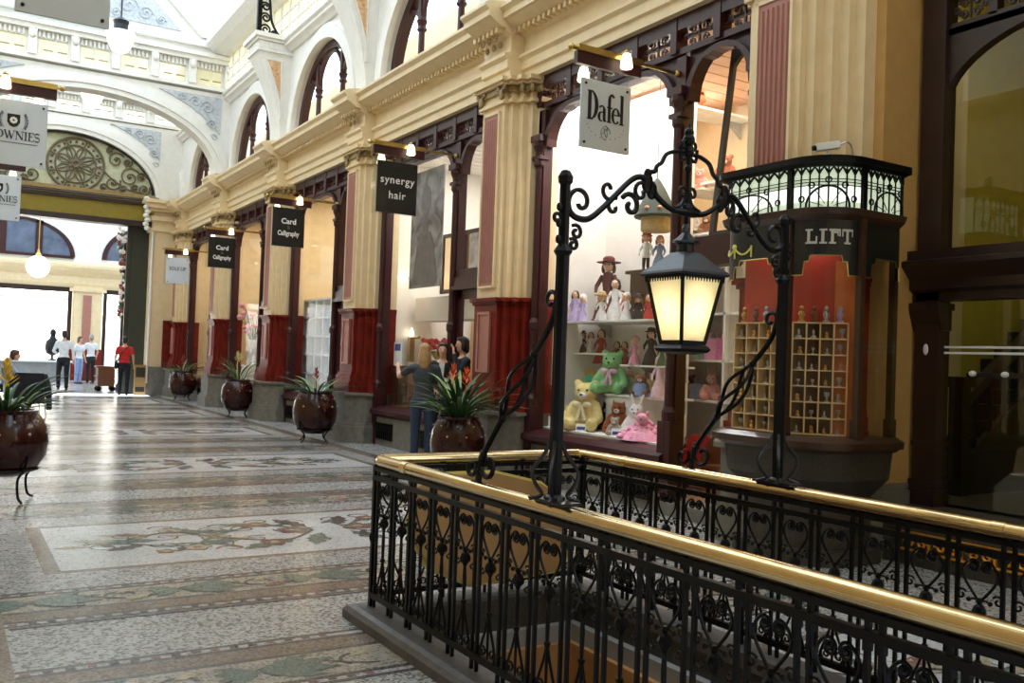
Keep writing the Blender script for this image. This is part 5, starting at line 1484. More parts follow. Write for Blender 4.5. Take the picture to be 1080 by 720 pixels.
ss = hanging_sign('black synergy hair sign with white lettering before the hair shop', XIN, 5.27, 12.8, 4.54, 3.76, 5.41, 6.07, 4.79, black)
textmesh('synergy', .165, .006, (5.74, 12.8 - .016, 4.26), (1, 0, 0), (0, 0, 1), whitecol, parent=PAN[ss.name], space=1.12, bold=.001)
textmesh('hair', .165, .006, (5.74, 12.8 - .016, 4.03), (1, 0, 0), (0, 0, 1), whitecol, parent=PAN[ss.name], space=1.12, bold=.001)
s3_ = hanging_sign('larger black sign with two lines of white script before the cubby shop', XIN, 5.28, 17.95, 4.47, 3.7, 5.405, 6.055, 4.68, black)
s4_ = hanging_sign('smaller and farther black sign with two lines of white script', XIN, 5.28, 23.1, 4.37, 3.62, 5.395, 6.045, 4.58, black)
for s_, y, z in ((s3_, 17.95, 4.08), (s4_, 23.1, 3.99)):
    textmesh('Card', .15, .006, (5.73, y - .016, z + .12), (1, 0, .0), (0, 0, 1), whitecol, parent=PAN[s_.name], bold=.004)
    textmesh('&', .1, .006, (5.73, y - .016, z + .0), (1, 0, 0), (0, 0, 1), greyink, parent=PAN[s_.name])
    textmesh('Calligraphy', .135, .006, (5.73, y - .016, z - .12), (1, 0, 0), (0, 0, 1), whitecol, parent=PAN[s_.name], xs=.72, bold=.004)
s5_ = hanging_sign('small white hanging sign with a grey line of lettering before the farthest pilaster', XIN, 5.3, 28.25, 4.26, 3.5, 5.42, 6.06, 4.5, signwhite)
textmesh('SOLE UP', .15, .006, (5.74, 28.25 - .016, 3.93), (1, 0, 0), (0, 0, 1), ink, parent=PAN[s5_.name], xs=.85)
# signs on the left side
def downies(s_, y, zc, xc):
    s_ = PAN[s_.name]
    lt = MB(); h = .1; z0 = zc - .085
    def bar(pts, w, hw=None):
        for (a, b) in zip(pts[:-1], pts[1:]):
            dx, dz = b[0] - a[0], b[1] - a[1]; l = math.hypot(dx, dz) or 1; nx, nz = -dz / l * w, dx / l * w
            lt.prism([(a[0] + nx, a[1] + nz), (b[0] + nx, b[1] + nz), (b[0] - nx, b[1] - nz), (a[0] - nx, a[1] - nz)], 'y', y - .018, y - .012)
    def srf(x, z, w=.018): bar([(x - w, z), (x + w, z)], .003)
    def curve(cx, cz, rx, rz, a0, a1, tk, tn, n=20):
        P_ = [(cx + rx * math.cos(a0 + (a1 - a0) * i / n), cz + rz * math.sin(a0 + (a1 - a0) * i / n)) for i in range(n + 1)]
        for i in range(n):
            am = a0 + (a1 - a0) * (i + .5) / n; bar(P_[i:i + 2], tn + (tk - tn) * abs(math.cos(am)) ** 1.4)
    x = xc - .27; tk, tn = .0075, .003
    bar([(x, z0), (x, z0 + h)], tk); srf(x, z0); srf(x, z0 + h); curve(x + .005, z0 + h / 2, .055, h / 2, -PI / 2, PI / 2, tk, tn); x += .115    # D
    curve(x, z0 + h / 2, .046, h / 2, 0, 2 * PI, tk, tn); x += .065                                   # O
    bar([(x, z0 + h), (x + .03, z0)], tk); bar([(x + .03, z0), (x + .055, z0 + h)], tn); bar([(x + .045, z0 + h), (x + .075, z0)], tk); bar([(x + .075, z0), (x + .1, z0 + h)], tn); srf(x, z0 + h, .014); srf(x + .1, z0 + h, .014); x += .128   # W
    bar([(x, z0), (x, z0 + h)], tn); bar([(x, z0 + h), (x + .065, z0)], tk); bar([(x + .065, z0), (x + .065, z0 + h)], tn); srf(x, z0, .013); srf(x, z0 + h, .013); srf(x + .065, z0 + h, .013); x += .1    # N
    bar([(x, z0), (x, z0 + h)], tk); srf(x, z0, .016); srf(x, z0 + h, .016); x += .04                  # I
    bar([(x, z0), (x, z0 + h)], tk); bar([(x - .012, z0), (x + .05, z0)], tn); bar([(x - .012, z0 + h), (x + .048, z0 + h)], tn); bar([(x, z0 + h * .53), (x + .036, z0 + h * .53)], tn); bar([(x + .05, z0), (x + .05, z0 + .02)], tn); bar([(x + .048, z0 + h), (x + .048, z0 + h - .02)], tn); x += .085   # E
    curve(x, z0 + h * .74, .024, h * .26, .4, PI * 1.5, tn, tk); curve(x, z0 + h * .26, .028, h * .26, PI / 2, -PI + .5, tn, tk)   # S
    lt.build('lettering', ink, s_)
    lt = MB()   # small serifs
    lt.box(xc - .27, xc + .27, y - .016, y - .013, zc - .135, zc - .125); lt.build('underline_lettering', greyink, s_)
    lt = MB(); lt.prism([(xc - .07, zc + .22), (xc + .07, zc + .22), (xc + .07, zc + .12), (xc + .04, zc + .075), (xc, zc + .06), (xc - .04, zc + .075), (xc - .07, zc + .12)], 'y', y - .018, y - .012); lt.build('crest_shield', ink, s_)
    lt = MB()
    for k in range(8):
        a = 2 * PI * k / 8; lt.ell((xc + .027 * math.cos(a), y - .019, zc + .145 + .027 * math.sin(a)), (.017, .002, .017), 6, 4)
    lt.build('crest_star', whitecol, s_)
    lt = MB()
    for sg in (-1, 1):
        for k in range(6):
            a = -.9 + k * .38
            lt.ell((xc + sg * (.1 + .05 * math.cos(a)), y - .017, zc + .14 + .1 * math.sin(a)), (.012, .002, .02), 6, 4)
        lt.tube([(xc + sg * (.08 + .05 * math.cos(a)), y - .017, zc + .14 + .1 * math.sin(a)) for a in [-1.2 + .2 * i for i in range(12)]], .004, 4)
    lt.build('crest_mantling', greyink, s_)
w1 = hanging_sign('larger pale blue DOWNIES sign with a crest at the left edge', -.4, 1.12, 12.8, 4.56, 3.77, .3, .97, 4.8, signwhite); downies(w1, 12.8, 4.17, .6)
w2 = hanging_sign('smaller pale blue DOWNIES sign hanging lower and farther at the left edge', -.4, 1.12, 17.95, 4.45, 3.68, .34, 1.0, 4.7, signwhite); downies(w2, 17.95, 4.08, .66)
w3 = hanging_sign('big plain grey sign board cut by the top left edge', -.4, 1.1, 7.65, 4.78, 4.03, .33, .97, 5.02, signgrey)

# ================================================================== PENDANT LAMPS
pend_glass = mat('lit_pendant_glass', rgb(255, 252, 240), .3, emit=rgb(255, 250, 236), estr=1.5, var=.02)
def pendant(x, y, z, label, r=.3):
    p = thing('pendant_lamp', label, 'lamp', (x, y, z), group=None)
    m = MB(); m.lathe([(r * 1.02, .1), (r * 1.1, .06), (r * .98, 0), (r * .9, -.12), (r * .6, -.3), (r * .3, -.36), (.02, -.38)], (x, y, z), 16); m.build('glass_bowl', pend_glass, p, smooth=True)
    m = MB(); m.lathe([(r * .5, .02), (r * .5, .28), (r * .58, .36), (r * .4, .4), (.04, .46)], (x, y, z), 12); m.build('collar', iron_blue, p)
    m = MB(); m.tube([(x, y, z + .42), (x, y, RZ1)], .02, 6); m.build('rod', iron_blue, p)
    return p
pendant(CX, 22.1, 8.5, 'nearer white glass pendant lamp high before the cross arch')
pendant(3.2, 28.0, 8.6, 'farther white glass pendant lamp under the cross arch')
# ================================================================== PLANTS
pot_m = mat('oxblood_glazed_pot', rgb(50, 15, 13), .2, var=.4, scale=6, coat=.2, spec=.35)
soil = mat('dark_soil', rgb(40, 30, 22), .9)
leaf_m = mat('strap_leaf_green', rgb(48, 82, 44), .42, var=.35, scale=5)
leaf_l = mat('pale_leaf_green', rgb(112, 140, 84), .42, var=.3, scale=5)
def potted(label, x, y, r, h, seed, spread=.6, tall=.5, n=34, flower=None, nf=3, zl=.16):
    rnd = random.Random(seed)
    p = thing('potted_plant', label, 'plant', (x, y, 0), group=None)
    m = MB(); m.lathe([(r * .45, 0), (r * .72, .08 * h), (r * .95, .3 * h), (r, .52 * h), (r * .94, .74 * h), (r * .8, .9 * h), (r * .72, .95 * h), (r * .76, h), (r * .68, h), (r * .62, .93 * h)], (x, y, zl), 28)
    po_ = m.build('pot', pot_m, p, smooth=True)
    m = MB()
    for k in range(9):
        for zf, rf in ((.84, .875), (.66, .985)):
            a = 2 * PI * (k + .5 * (zf < .8)) / 9; m.ell((x + r * rf * math.cos(a), y + r * rf * math.sin(a), zl + h * zf), r * .035, 6, 4)
    m.build('pot_studs', mat('pale_pot_stud', rgb(190, 176, 160), .3) if 'pale_pot_stud' not in MATS else MATS['pale_pot_stud'], po_)
    m = MB(); m.tube([(x + r * .78 * math.cos(a), y + r * .78 * math.sin(a), zl + .1 * h) for a in [2 * PI * i / 20 for i in range(20)]], .013, 5, closed=True)
    for k in range(4):
        a = .5 + PI / 2 * k
        m.tube([(x + d_ * math.cos(a), y + d_ * math.sin(a), z) for d_, z, _ in smoothpts([(r * .98, zl + .34 * h, 0), (r * .86, zl + .12 * h, 0), (r * .62, zl - .03, 0), (r * .66, .06, 0), (r * .82, .012, 0)], 4)], .013, 5)
    m.build('iron_stand', iron, p)
    m = MB(); m.lathe([(r * .64, -.02), (r * .3, .01), (.01, .02)], (x, y, zl + .93 * h), 12); m.build('soil', soil, po_)
    m = MB()
    for k in range(n):
        a = rnd.uniform(0, 2 * PI); L_ = rnd.uniform(.7, 1.1); up_ = rnd.uniform(.35, 1.0)
        r0 = rnd.uniform(0, r * .45); pts = []
        for j in range(9):
            t = j / 8
            d_ = r0 + spread * L_ * t * (1.15 - .5 * up_ + .3 * t)
            z = zl + h * .94 + tall * L_ * up_ * (1.9 * t - (1.5 - .7 * up_) * t * t) * 1.1
            pts.append((x + d_ * math.cos(a), y + d_ * math.sin(a), z))
        w = rnd.uniform(.015, .026); ca, sa = -math.sin(a), math.cos(a); L2 = []
        for j, q in enumerate(pts):
            t = j / 8; ww = w * (.6 + 1.1 * t) * (1 - t ** 3) + .002
            L2.append([(q[0] + ca * ww, q[1] + sa * ww, q[2] + ww * .35), (q[0], q[1], q[2] - ww * .1), (q[0] - ca * ww, q[1] - sa * ww, q[2] + ww * .35)])
        m.loft(L2, mi=1 if rnd.random() < .3 else 0, caps=False, closed=False)
    m.build('foliage', [leaf_m, leaf_l], p, smooth=True)
    if flower:
        for k in range(nf):
            a = 2 * PI * k / nf + seed; d_ = r * (.25 if nf > 1 else 0); fx, fy = x + d_ * math.cos(a), y + d_ * math.sin(a); fz = zl + h + tall * rnd.uniform(.55, .95)
            m = MB(); m.tube([(fx, fy, zl + h * .9), (fx, fy, fz)], .01, 5)
            for j in range(16):
                b = j * 2.4; lz = fz - .02 + .012 * j; ll = .1 * (1 - j / 22)
                m.loft([[(fx, fy, lz), (fx, fy, lz + .004), (fx + .001, fy, lz + .002)], [(fx + ll * .6 * math.cos(b) - .018 * math.sin(b), fy + ll * .6 * math.sin(b) + .018 * math.cos(b), lz + .05), (fx + ll * .6 * math.cos(b), fy + ll * .6 * math.sin(b), lz + .058), (fx + ll * .6 * math.cos(b) + .018 * math.sin(b), fy + ll * .6 * math.sin(b) - .018 * math.cos(b), lz + .05)], [(fx + ll * math.cos(b), fy + ll * math.sin(b), lz + .09), (fx + ll * math.cos(b), fy + ll * math.sin(b), lz + .092), (fx + ll * math.cos(b) + .001, fy + ll * math.sin(b), lz + .09)]])
            m.build('flower_spike', flower, p)
    return p
f_or = mat('orange_flower', rgb(214, 92, 40), .5, var=.2); f_rd = mat('dull_red_flower', rgb(150, 52, 44), .5, var=.2); f_ye = mat('yellow_flower', rgb(228, 190, 40), .5, var=.15); f_wh = mat('cream_flower', rgb(226, 214, 150), .5, var=.15)
potted('glazed pot of long green strap leaves with two orange blooms beside the women', 5.62, 10.35, .36, .7, 3, spread=.62, tall=.55, n=90, flower=f_or, nf=2)
potted('glazed pot with drooping strap leaves in front of the second pilaster from the railing', 5.72, 15.95, .4, .75, 5, spread=.72, tall=.3, n=26, flower=f_rd, nf=1)
potted('glazed pot with cream blooms in front of the pilaster left of the white cubbies', 6.0, 22.1, .4, .74, 8, spread=.5, tall=.5, n=30, flower=f_wh, nf=2)
potted('smallest looking glazed pot of strap leaves under the small white sign', 6.25, 29.3, .42, .74, 11, spread=.72, tall=.34, n=30, flower=f_rd, nf=1)
potted('glazed pot with a yellow bloom on an iron stand at the left edge', .55, 10.55, .4, .66, 14, spread=.5, tall=.36, n=40, flower=f_ye, nf=2, zl=.26)

# ================================================================== PEOPLE
hair_bl = mat('blonde_hair', rgb(176, 140, 92), .5, var=.3, scale=20, stretch=(6, 6, 1)); hair_br = mat('brown_hair', rgb(74, 46, 32), .45, var=.3, scale=20, stretch=(6, 6, 1)); hair_dk = mat('dark_brown_hair', rgb(44, 28, 22), .4, var=.3, scale=20, stretch=(6, 6, 1)); hair_gr = mat('grey_hair', rgb(150, 140, 130), .5, var=.2)
def cloth(n, c, r=.8): return MATS.get(n) or mat(n, c, r, var=.14, scale=14, bump=.3, bscale=60)
tee = cloth('charcoal_tee', rgb(62, 66, 72)); cardi = cloth('black_cardigan', rgb(24, 24, 28)); blk = cloth('black_top', rgb(22, 22, 26)); jean = cloth('blue_jeans', rgb(48, 60, 88)); shirtw = cloth('white_shirt_cloth', rgb(228, 230, 234)); dkt = cloth('dark_trousers', rgb(26, 26, 32)); redt = cloth('red_shirt_cloth', rgb(196, 40, 36)); blue_s = cloth('pale_blue_shirt_cloth', rgb(140, 166, 210)); bagm = cloth('dark_bag_cloth', rgb(34, 34, 40)); shoe = mat('dark_shoe', rgb(20, 18, 18), .35)
eye_m = mat('dark_eye', rgb(30, 24, 22), .2); lip_m = mat('lip', rgb(170, 90, 84), .4)
def person(label, loc, rz, sc, arms, top, bottom, hairm, hairstyle, legs=None, head=(0, 0, 0), voxel=.011, sleeve='short', bag=None, seated=False, skirt=False, inner=None):
    """local frame: front is -y, z up; arms = ((elbow, hand) left, (elbow, hand) right) as offsets; x>0 is the body's left"""
    p = thing('person', label, 'person', loc, rz)
    p.scale = (sc, sc, sc)
    hip = .92; ex = .0
    if seated: hip = .5
    sh = hip + .5; nk = hip + .58; hd = hip + .71
    hx, hy, hz = head
    HC = Vector((hx, -.02 + hy, hd + hz))
    sx = .175
    b = MB()
    # torso, neck, head
    b.ell((0, 0, hip + .02), (.155, .105, .14)); b.ell((0, 0, hip + .2), (.125, .088, .18)); b.ell((0, -.005, hip + .38), (.155, .1, .19)); b.cap((-.13, 0, sh - .02), (.13, 0, sh - .02), .06, .06)
    b.cap((0, .005, sh), (HC.x * .6, HC.y * .6, nk + .03), .052, .048)
    b.ell(HC, (.073, .09, .108), 16, 12); b.ell(HC + Vector((0, -.03, -.06)), (.05, .052, .05), 12, 8)
    b.cap(HC + Vector((0, -.088, .005)), HC + Vector((0, -.104, -.024)), .009, .013); 
    for s_ in (-1, 1): b.ell(HC + Vector((s_ * .072, .008, -.008)), (.012, .02, .03), 8, 6)
    def limb(mb, pts, rr):
        for (a, c, ra, rc) in zip(pts[:-1], pts[1:], rr[:-1], rr[1:]): mb.cap(a, c, ra, rc)
    AR = []
    for s_, (el, ha) in zip((1, -1), arms):
        S0 = Vector((s_ * sx, 0, sh - .03)); E0 = Vector(el) ; E0 = Vector((E0.x, E0.y, E0.z + hip - .92)); H0 = Vector((ha[0], ha[1], ha[2] + hip - .92))
        AR.append((S0, E0, H0))
        limb(b, [S0, E0, H0], [.05, .038, .026])
        d_ = (H0 - E0).normalized(); side = d_.cross(Vector((0, 1, 0.2))); side = side.normalized() if side.length > .1 else Vector((1, 0, 0))
        nrm = d_.cross(side).normalized()
        pc = H0 + d_ * .045
        R_ = Matrix((side, d_, nrm)).transposed()
        b.ell(pc, (.036, .048, .016), 10, 8, R=R_)
        for q, (o, l) in enumerate(((-.027, .068), (-.009, .078), (.009, .074), (.026, .058))):
            a = pc + side * o + d_ * .038; k1 = a + d_ * l * .55 + nrm * .006; k2 = k1 + d_ * l * .4 + nrm * .02
            b.cap(a, k1, .0085, .008, 6); b.cap(k1, k2, .008, .0065, 6)
        a = pc + side * -.03 - d_ * .015; b.cap(a, a + side * -.03 + d_ * .035, .01, .009, 6); b.cap(a + side * -.03 + d_ * .035, a + side * -.036 + d_ * .06, .009, .007, 6)
    LG = legs or (((.09, 0, hip - .02), (.1, -.01, .5), (.1, .02, .08)), ((-.09, 0, hip - .02), (-.1, -.01, .5), (-.1, .02, .08)))
    LG = [[Vector(q) for q in l] for l in LG]
    for l in LG:
        limb(b, l, [.082, .055, .036])
        b.cap(l[2] + Vector((0, .02, -.035)), l[2] + Vector((0, -.13, -.05)), .034, .026)
    me = remeshed(b, voxel, 3); bo = meshobj('body', me, skin, p)
    # clothing: same limbs a little fuller, cut at neckline, cuffs, waist and hems
    t = MB()
    t.ell((0, 0, hip + .04), (.165, .116, .12)); t.ell((0, 0, hip + .2), (.137, .1, .19)); t.ell((0, -.005, hip + .37), (.168, .113, .185)); t.cap((-.13, 0, sh - .025), (.13, 0, sh - .025), .066, .066)
    for S0, E0, H0 in AR:
        if sleeve == 'long': limb(t, [S0, E0, E0.lerp(H0, .92)], [.06, .048, .036])
        else: limb(t, [S0, S0.lerp(E0, .62)], [.06, .054])
    meshobj('top', remeshed(t, voxel, 4), top, p)
    if inner is not None:
        m = MB(); m.prism([(-.045, sh + .01), (.045, sh + .01), (.02, hip + .16), (-.02, hip + .16)], 'y', -.135, -.108); m.build('inner_shirt', inner, p, local=True)
    t = MB()
    if skirt:
        t.lathe([(.16, hip + .06), (.18, hip - .05), (.2, hip - .25), (.22, hip - .42)], (0, 0, 0), 16)
    else:
        t.ell((0, .005, hip), (.168, .122, .13))
        for l in LG: limb(t, [l[0], l[1], l[1].lerp(l[2], .96)], [.096, .068, .055])
    meshobj('trousers', remeshed(t, voxel, 3), bottom, p)
    t = MB()
    for l in LG:
        t.cap(l[2] + Vector((0, .03, -.032)), l[2] + Vector((0, -.14, -.05)), .042, .033)
    meshobj('shoes', remeshed(t, voxel, 2), shoe, p)
    h = MB()
    h.ell(HC + Vector((0, .018, .03)), (.084, .092, .1), 14, 10)
    h.ell(HC + Vector((0, .05, -.02)), (.078, .06, .09), 12, 8)
    h.ell(HC + Vector((0, -.04, .085)), (.066, .045, .03), 10, 8)
    if hairstyle == 'long':
        h.ell(HC + Vector((0, .075, -.1)), (.09, .05, .17), 12, 8)
        for s_ in (-1, 1): h.ell(HC + Vector((s_ * .07, .02, -.1)), (.025, .045, .13), 8, 8)
    if hairstyle == 'tied':
        h.ell(HC + Vector((0, .1, -.06)), (.035, .035, .09), 8, 8)
        for s_ in (-1, 1): h.ell(HC + Vector((s_ * .072, -.01, -.04)), (.014, .03, .08), 8, 8)
    if hairstyle == 'bob':
        for s_ in (-1, 1): h.ell(HC + Vector((s_ * .068, .01, -.03)), (.026, .055, .075), 8, 8)
        h.ell(HC + Vector((0, .07, -.06)), (.07, .04, .07), 10, 8)
    if hairstyle != 'bald': meshobj('hair', remeshed(h, voxel, 3), hairm, p)
    m = MB()
    for s_ in (-1, 1): m.ell(HC + Vector((s_ * .028, -.083, .012)), (.012, .006, .007), 8, 6)
    m.build('eyes', eye_m, p, local=True)
    m = MB(); m.ell(HC + Vector((0, -.086, -.052)), (.02, .008, .007), 8, 6); m.build('mouth', lip_m, p, local=True)
    if bag:
        m = MB(); m.ell((bag * .21, .04, hip - .02), (.06, .15, .13), 10, 8); m.build('shoulder_bag', bagm, p, local=True)
        m = MB(); m.tube(smoothpts([(bag * .2, .05, hip + .08), (bag * .08, .125, hip + .3), (-bag * .1, .08, sh + .04), (-bag * .1, -.06, sh + .03), (bag * .08, -.125, hip + .25), (bag * .2, -.04, hip + .08)], 5), .012, 5); m.build('bag_strap', bagm, p, local=True)
    return p
down = ((.24, .02, 1.14), (.25, -.06, .9)), ((-.24, .02, 1.14), (-.25, -.06, .9))
# three women by the hair shop
person('woman with long blonde hair in a charcoal tee and jeans, seen from behind', (5.95, 12.05, 0), math.radians(150), 1.03, (((.36, -.12, 1.27), (.4, -.33, 1.4)), ((-.25, -.02, 1.15), (-.2, -.2, 1.02))), tee, jean, hair_bl, 'long')
person('woman with tied brown hair in a black cardigan between the other two women', (6.62, 12.78, 0.14), math.radians(-30), .97, (((.26, -.02, 1.16), (.1, -.22, 1.06)), ((-.26, -.02, 1.16), (-.1, -.22, 1.02))), cardi, dkt, hair_br, 'tied', sleeve='long', inner=shirtw)
person('woman with a short dark bob in black holding a hand to her chin', (6.56, 12.0, 0.14), math.radians(-100), 1.02, (((.22, -.14, 1.18), (.06, -.16, 1.5)), ((-.22, -.1, 1.14), (.05, -.24, 1.12))), blk, jean, hair_dk, 'bob', sleeve='long')
# people in the far hall
vx = .02
walkA = (((.09, 0, .9), (.11, -.06, .5), (.12, .06, .1)), ((-.09, 0, .9), (-.1, -.04, .5), (-.12, -.08, .08)))
person('man in a white shirt and dark trousers with his back turned in the far hall', (3.47, 34.8, 0), math.radians(185), 1.18, (((.26, -.06, 1.14), (.16, -.24, 1.08)), ((-.26, -.02, 1.14), (-.27, -.06, .9))), shirtw, dkt, hair_dk, 'short', legs=walkA, sleeve='long', voxel=vx)
person('person in a red shirt with a dark shoulder bag by the far opening', (4.93, 31.7, 0), math.radians(165), 1.1, down, redt, dkt, hair_dk, 'short', bag=1, voxel=vx)
person('person with grey hair in a white top and dark trousers beyond the white shirted man', (5.15, 41.5, 0), math.radians(200), 1.16, (((.25, -.06, 1.14), (.14, -.22, 1.1)), ((-.25, .0, 1.14), (-.24, -.1, .92))), shirtw, dkt, hair_gr, 'short', voxel=vx)
person('person in pale clothes half hidden between the white shirted man and the grey haired person', (4.65, 41.0, 0), math.radians(40), 1.1, down, shirtw, blue_s, hair_br, 'tied', voxel=vx)
seat_legs = (((.09, 0, .48), (.1, -.42, .48), (.1, -.42, .08)), ((-.09, 0, .48), (-.1, -.42, .48), (-.1, -.42, .08)))
person('seated person in a pale blue shirt bowed over a cafe table at the left edge', (1.25, 24.3, 0), math.radians(100), 1.12, (((.24, -.16, 1.16), (.1, -.34, 1.08)), ((-.24, -.16, 1.16), (-.1, -.34, 1.08))), blue_s, dkt, hair_br, 'short', legs=seat_legs, sleeve='long', voxel=vx, seated=True, head=(0, -.12, -.06))

# cafe chairs and table on the left
chair_m = mat('dark_cafe_chair', rgb(28, 28, 34), .5)
def cafe_chair(label, x, y, rz):
    c = thing('cafe_chair', label, 'chair', (x, y, 0), rz, group=None)
    m = MB(); m.box(-.22, .22, -.22, .22, .44, .47); m.build('seat', chair_m, c, local=True)
    m = MB(); m.box(-.21, .21, .2, .225, .62, .9); m.tube([(-.2, .21, .45), (-.2, .23, .92)], .013, 6); m.tube([(.2, .21, .45), (.2, .23, .92)], .013, 6); m.build('backrest', chair_m, c, local=True)
    for sx in (-1, 1):
        for sy in (-1, 1):
            m = MB(); m.tube([(sx * .19, sy * .19, .45), (sx * .23, sy * .23, 0)], .013, 6); m.build('leg', steel, c, local=True)
    return c
cafe_chair('metal legged cafe chair with a dark jacket over its back at the left edge', 1.62, 22.0, math.radians(160))
j = thing('jacket', 'dark navy jacket draped over the cafe chair back', 'jacket', (1.62, 22.0, .5), math.radians(160))
m = MB(); rings = []
for k in range(9):
    t = k / 8; z = .46 - .62 * t
    rings.append([(-.27 - .03 * t + .01 * math.sin(9 * t), .25 + .03 * math.sin(5 * t), z), (-.1, .27 + .02 * t, z), (.1, .275 + .015 * math.sin(7 * t), z), (.27 + .03 * t, .25, z), (.27 + .03 * t, .15 - .02 * t, z), (-.27 - .03 * t, .15 - .02 * t, z)])
m.loft(rings); m.build('jacket_body', cloth('navy_jacket', rgb(22, 24, 40)), j, local=True, smooth=True)
for s_ in (-1, 1):
    m = MB(); m.tube(smoothpts([(s_ * .27, .2, .42), (s_ * .36, .24, .2), (s_ * .4, .26, -.06), (s_ * .42, .27, -.3)], 4), [.07] * 8 + [.06] * 4 + [.055], 8); m.build('sleeve', MATS['navy_jacket'], j, local=True, smooth=True)
cafe_chair('cafe chair under the seated person in pale blue', 1.25, 24.3, math.radians(100))
tb = thing('cafe_table', 'small dark cafe table in front of the seated person', 'table', (1.75, 24.6, 0))
m = MB(); m.lathe([(.36, .7), (.38, .71), (.38, .735), (.36, .74)], (1.75, 24.6, 0), 20); m.build('table_top', chair_m, tb)
m = MB(); m.lathe([(.24, 0), (.22, .02), (.03, .05), (.03, .7)], (1.75, 24.6, 0), 12); m.build('pedestal', steel, tb)

# ================================================================== FAR HALL
m = MB(); m.box(-6, 12, 33.0, 45.3, 10.0, 10.02); tag(m.build('ceiling_far', roofglass, None, loc=(3, 39, 10)), 'flat glass ceiling of the far hall', 'ceiling', kind='structure')
fw = thing('wall_far', 'cream shop wall with a big lit window across the far hall', 'wall', (3, 45, 0), kind='structure')
YF = 45
def fx(x, y): p = onY(x, y, YF); return p.x, p.z
m = MB()
m.box(-6, 12, YF, YF + .4, 5.2, 10); m.build('upper_plaster', white, fw)
m = MB(); m.prism([(YF + .4, 4.1), (YF, 4.1), (YF - .05, 4.3), (YF - .05, 4.6), (YF - .3, 4.85), (YF - .4, 5.0), (YF - .4, 5.12), (YF - .1, 5.25), (YF + .4, 5.25)], 'x', -6, 12); m.build('cornice', cream2, fw)
m = MB(); m.box(4.75, 5.95, YF - .12, YF + .3, 1.4, 4.2); m.box(4.6, 6.1, YF - .2, YF + .3, 3.95, 4.1); m.build('pilaster', cream2, fw)
m = MB(); m.box(5.15, 5.5, YF - .16, YF - .1, 1.6, 3.8); m.build('pilaster_panel', pink, fw)
m = MB(); m.box(4.7, 6.0, YF - .16, YF + .3, 0, 1.4); m.build('dado', marble, fw)
m = MB(); m.box(-2, 4.72, YF - .05, YF + .15, 3.9, 4.12); m.box(4.55, 4.72, YF - .05, YF + .15, 0, 4); m.box(-2, 4.72, YF - .03, YF + .1, 3.55, 3.6); m.box(-2, 4.72, YF - .05, YF + .15, 0, .5); m.box(6.0, 6.15, YF - .05, YF + .15, 0, 4.1); m.box(6.1, 7.4, YF - .05, YF + .15, 3.9, 4.1)
for q in range(14): m.box(-1 + q * .42, -.9 + q * .42, YF - .07, YF, 3.92, 4.1)
m.build('shop_frame', frame_dark, fw)
area('far_shop_daylight_fill', (2, YF + 1.6, 4.85), (0, 0, 0), 11, 2.2, 1500, (1, 1, 1))  # added fill inside the far shop, stands in for daylight
lit = mat('daylit_shop_interior', rgb(252, 252, 250), .6, var=.02)
m = MB(); m.box(-4, 9, YF + 3, YF + 3.1, 0, 5); m.box(-4, 9, YF + .3, YF + 3, 4.9, 5); m.box(-4, 9, YF + .3, YF + 3, -.02, .02); m.build('shop_interior', lit, fw)
m = MB(); m.box(-2, 4.55, YF + .04, YF + .05, .5, 3.9); m.box(6.15, 7.4, YF + .04, YF + .05, .4, 3.9); m.build('shop_pane', glass, fw)
aw = thing('window_22', 'dark arched window high on the far hall wall', 'window', (3, YF, 5.4), kind='structure')
c0 = fx(30, 250)[0]
m = MB(); cv = arc(2.55, 2.2, 5.45, 1.6, 24)
m.archring('y', arc(2.55, 2.0, 5.5, 1.42, 24), cv, YF - .08, YF); m.box(.4, 4.7, YF - .1, YF, 5.38, 5.5)
for x in (1.9, 3.3): m.box(x - .14, x + .14, YF - .08, YF, 5.45, 6.95)
m.build('window_frame', frame, aw)
m = MB(); cv = arc(2.55, 2.05, 5.45, 1.5, 24); m.add([(u, YF - .03, z) for u, z in cv], [tuple(range(len(cv)))]); m.build('pane', mat('dark_window_glass', rgb(96, 104, 124), .15, var=.3, scale=2), aw)
aw2 = thing('window_23', 'partly seen arched window on the far hall wall beside the floral column', 'window', (7, YF, 5.4), kind='structure')
m = MB(); m.archring('y', arc(7.4, 1.35, 5.45, 1.3, 20), arc(7.4, 1.55, 5.45, 1.5, 20), YF - .08, YF); m.build('window_frame', frame, aw2)
m = MB(); cv = arc(7.4, 1.4, 5.45, 1.35, 20); m.add([(u, YF - .03, z) for u, z in cv], [tuple(range(len(cv)))]); m.build('pane', MATS['dark_window_glass'], aw2)
m = MB(); m.box(-6.4, -6, 33, 45.4, 0, 10); tag(m.build('wall_far_left', white, None, loc=(-6, 40, 0)), 'white side wall of the far hall', 'wall', kind='structure')
m = MB(); m.box(12, 12.4, 33, 45.4, 0, 10); tag(m.build('wall_far_right', white, None, loc=(12, 40, 0)), 'white right wall of the far hall', 'wall', kind='structure')
m = MB(); m.box(7.0, 12, 32.6, 33.0, 0, 10); m.box(-6, -.4, 32.6, 33, 0, 10); tag(m.build('wall_far_front', white, None, loc=(9, 33, 0)), 'white near wall of the far hall behind the shops', 'wall', kind='structure')
gp = thing('globe_lamp', 'white ribbed globe lamp hanging in the far hall', 'lamp', (onY(40, 281, 41).x, 41, onY(40, 281, 41).z))
x, y, z = gp.location
m = MB(); m.ell((x, y, z), (.44, .44, .44), 20, 12); m.build('glass_globe', pend_glass, gp, smooth=True)
m = MB()
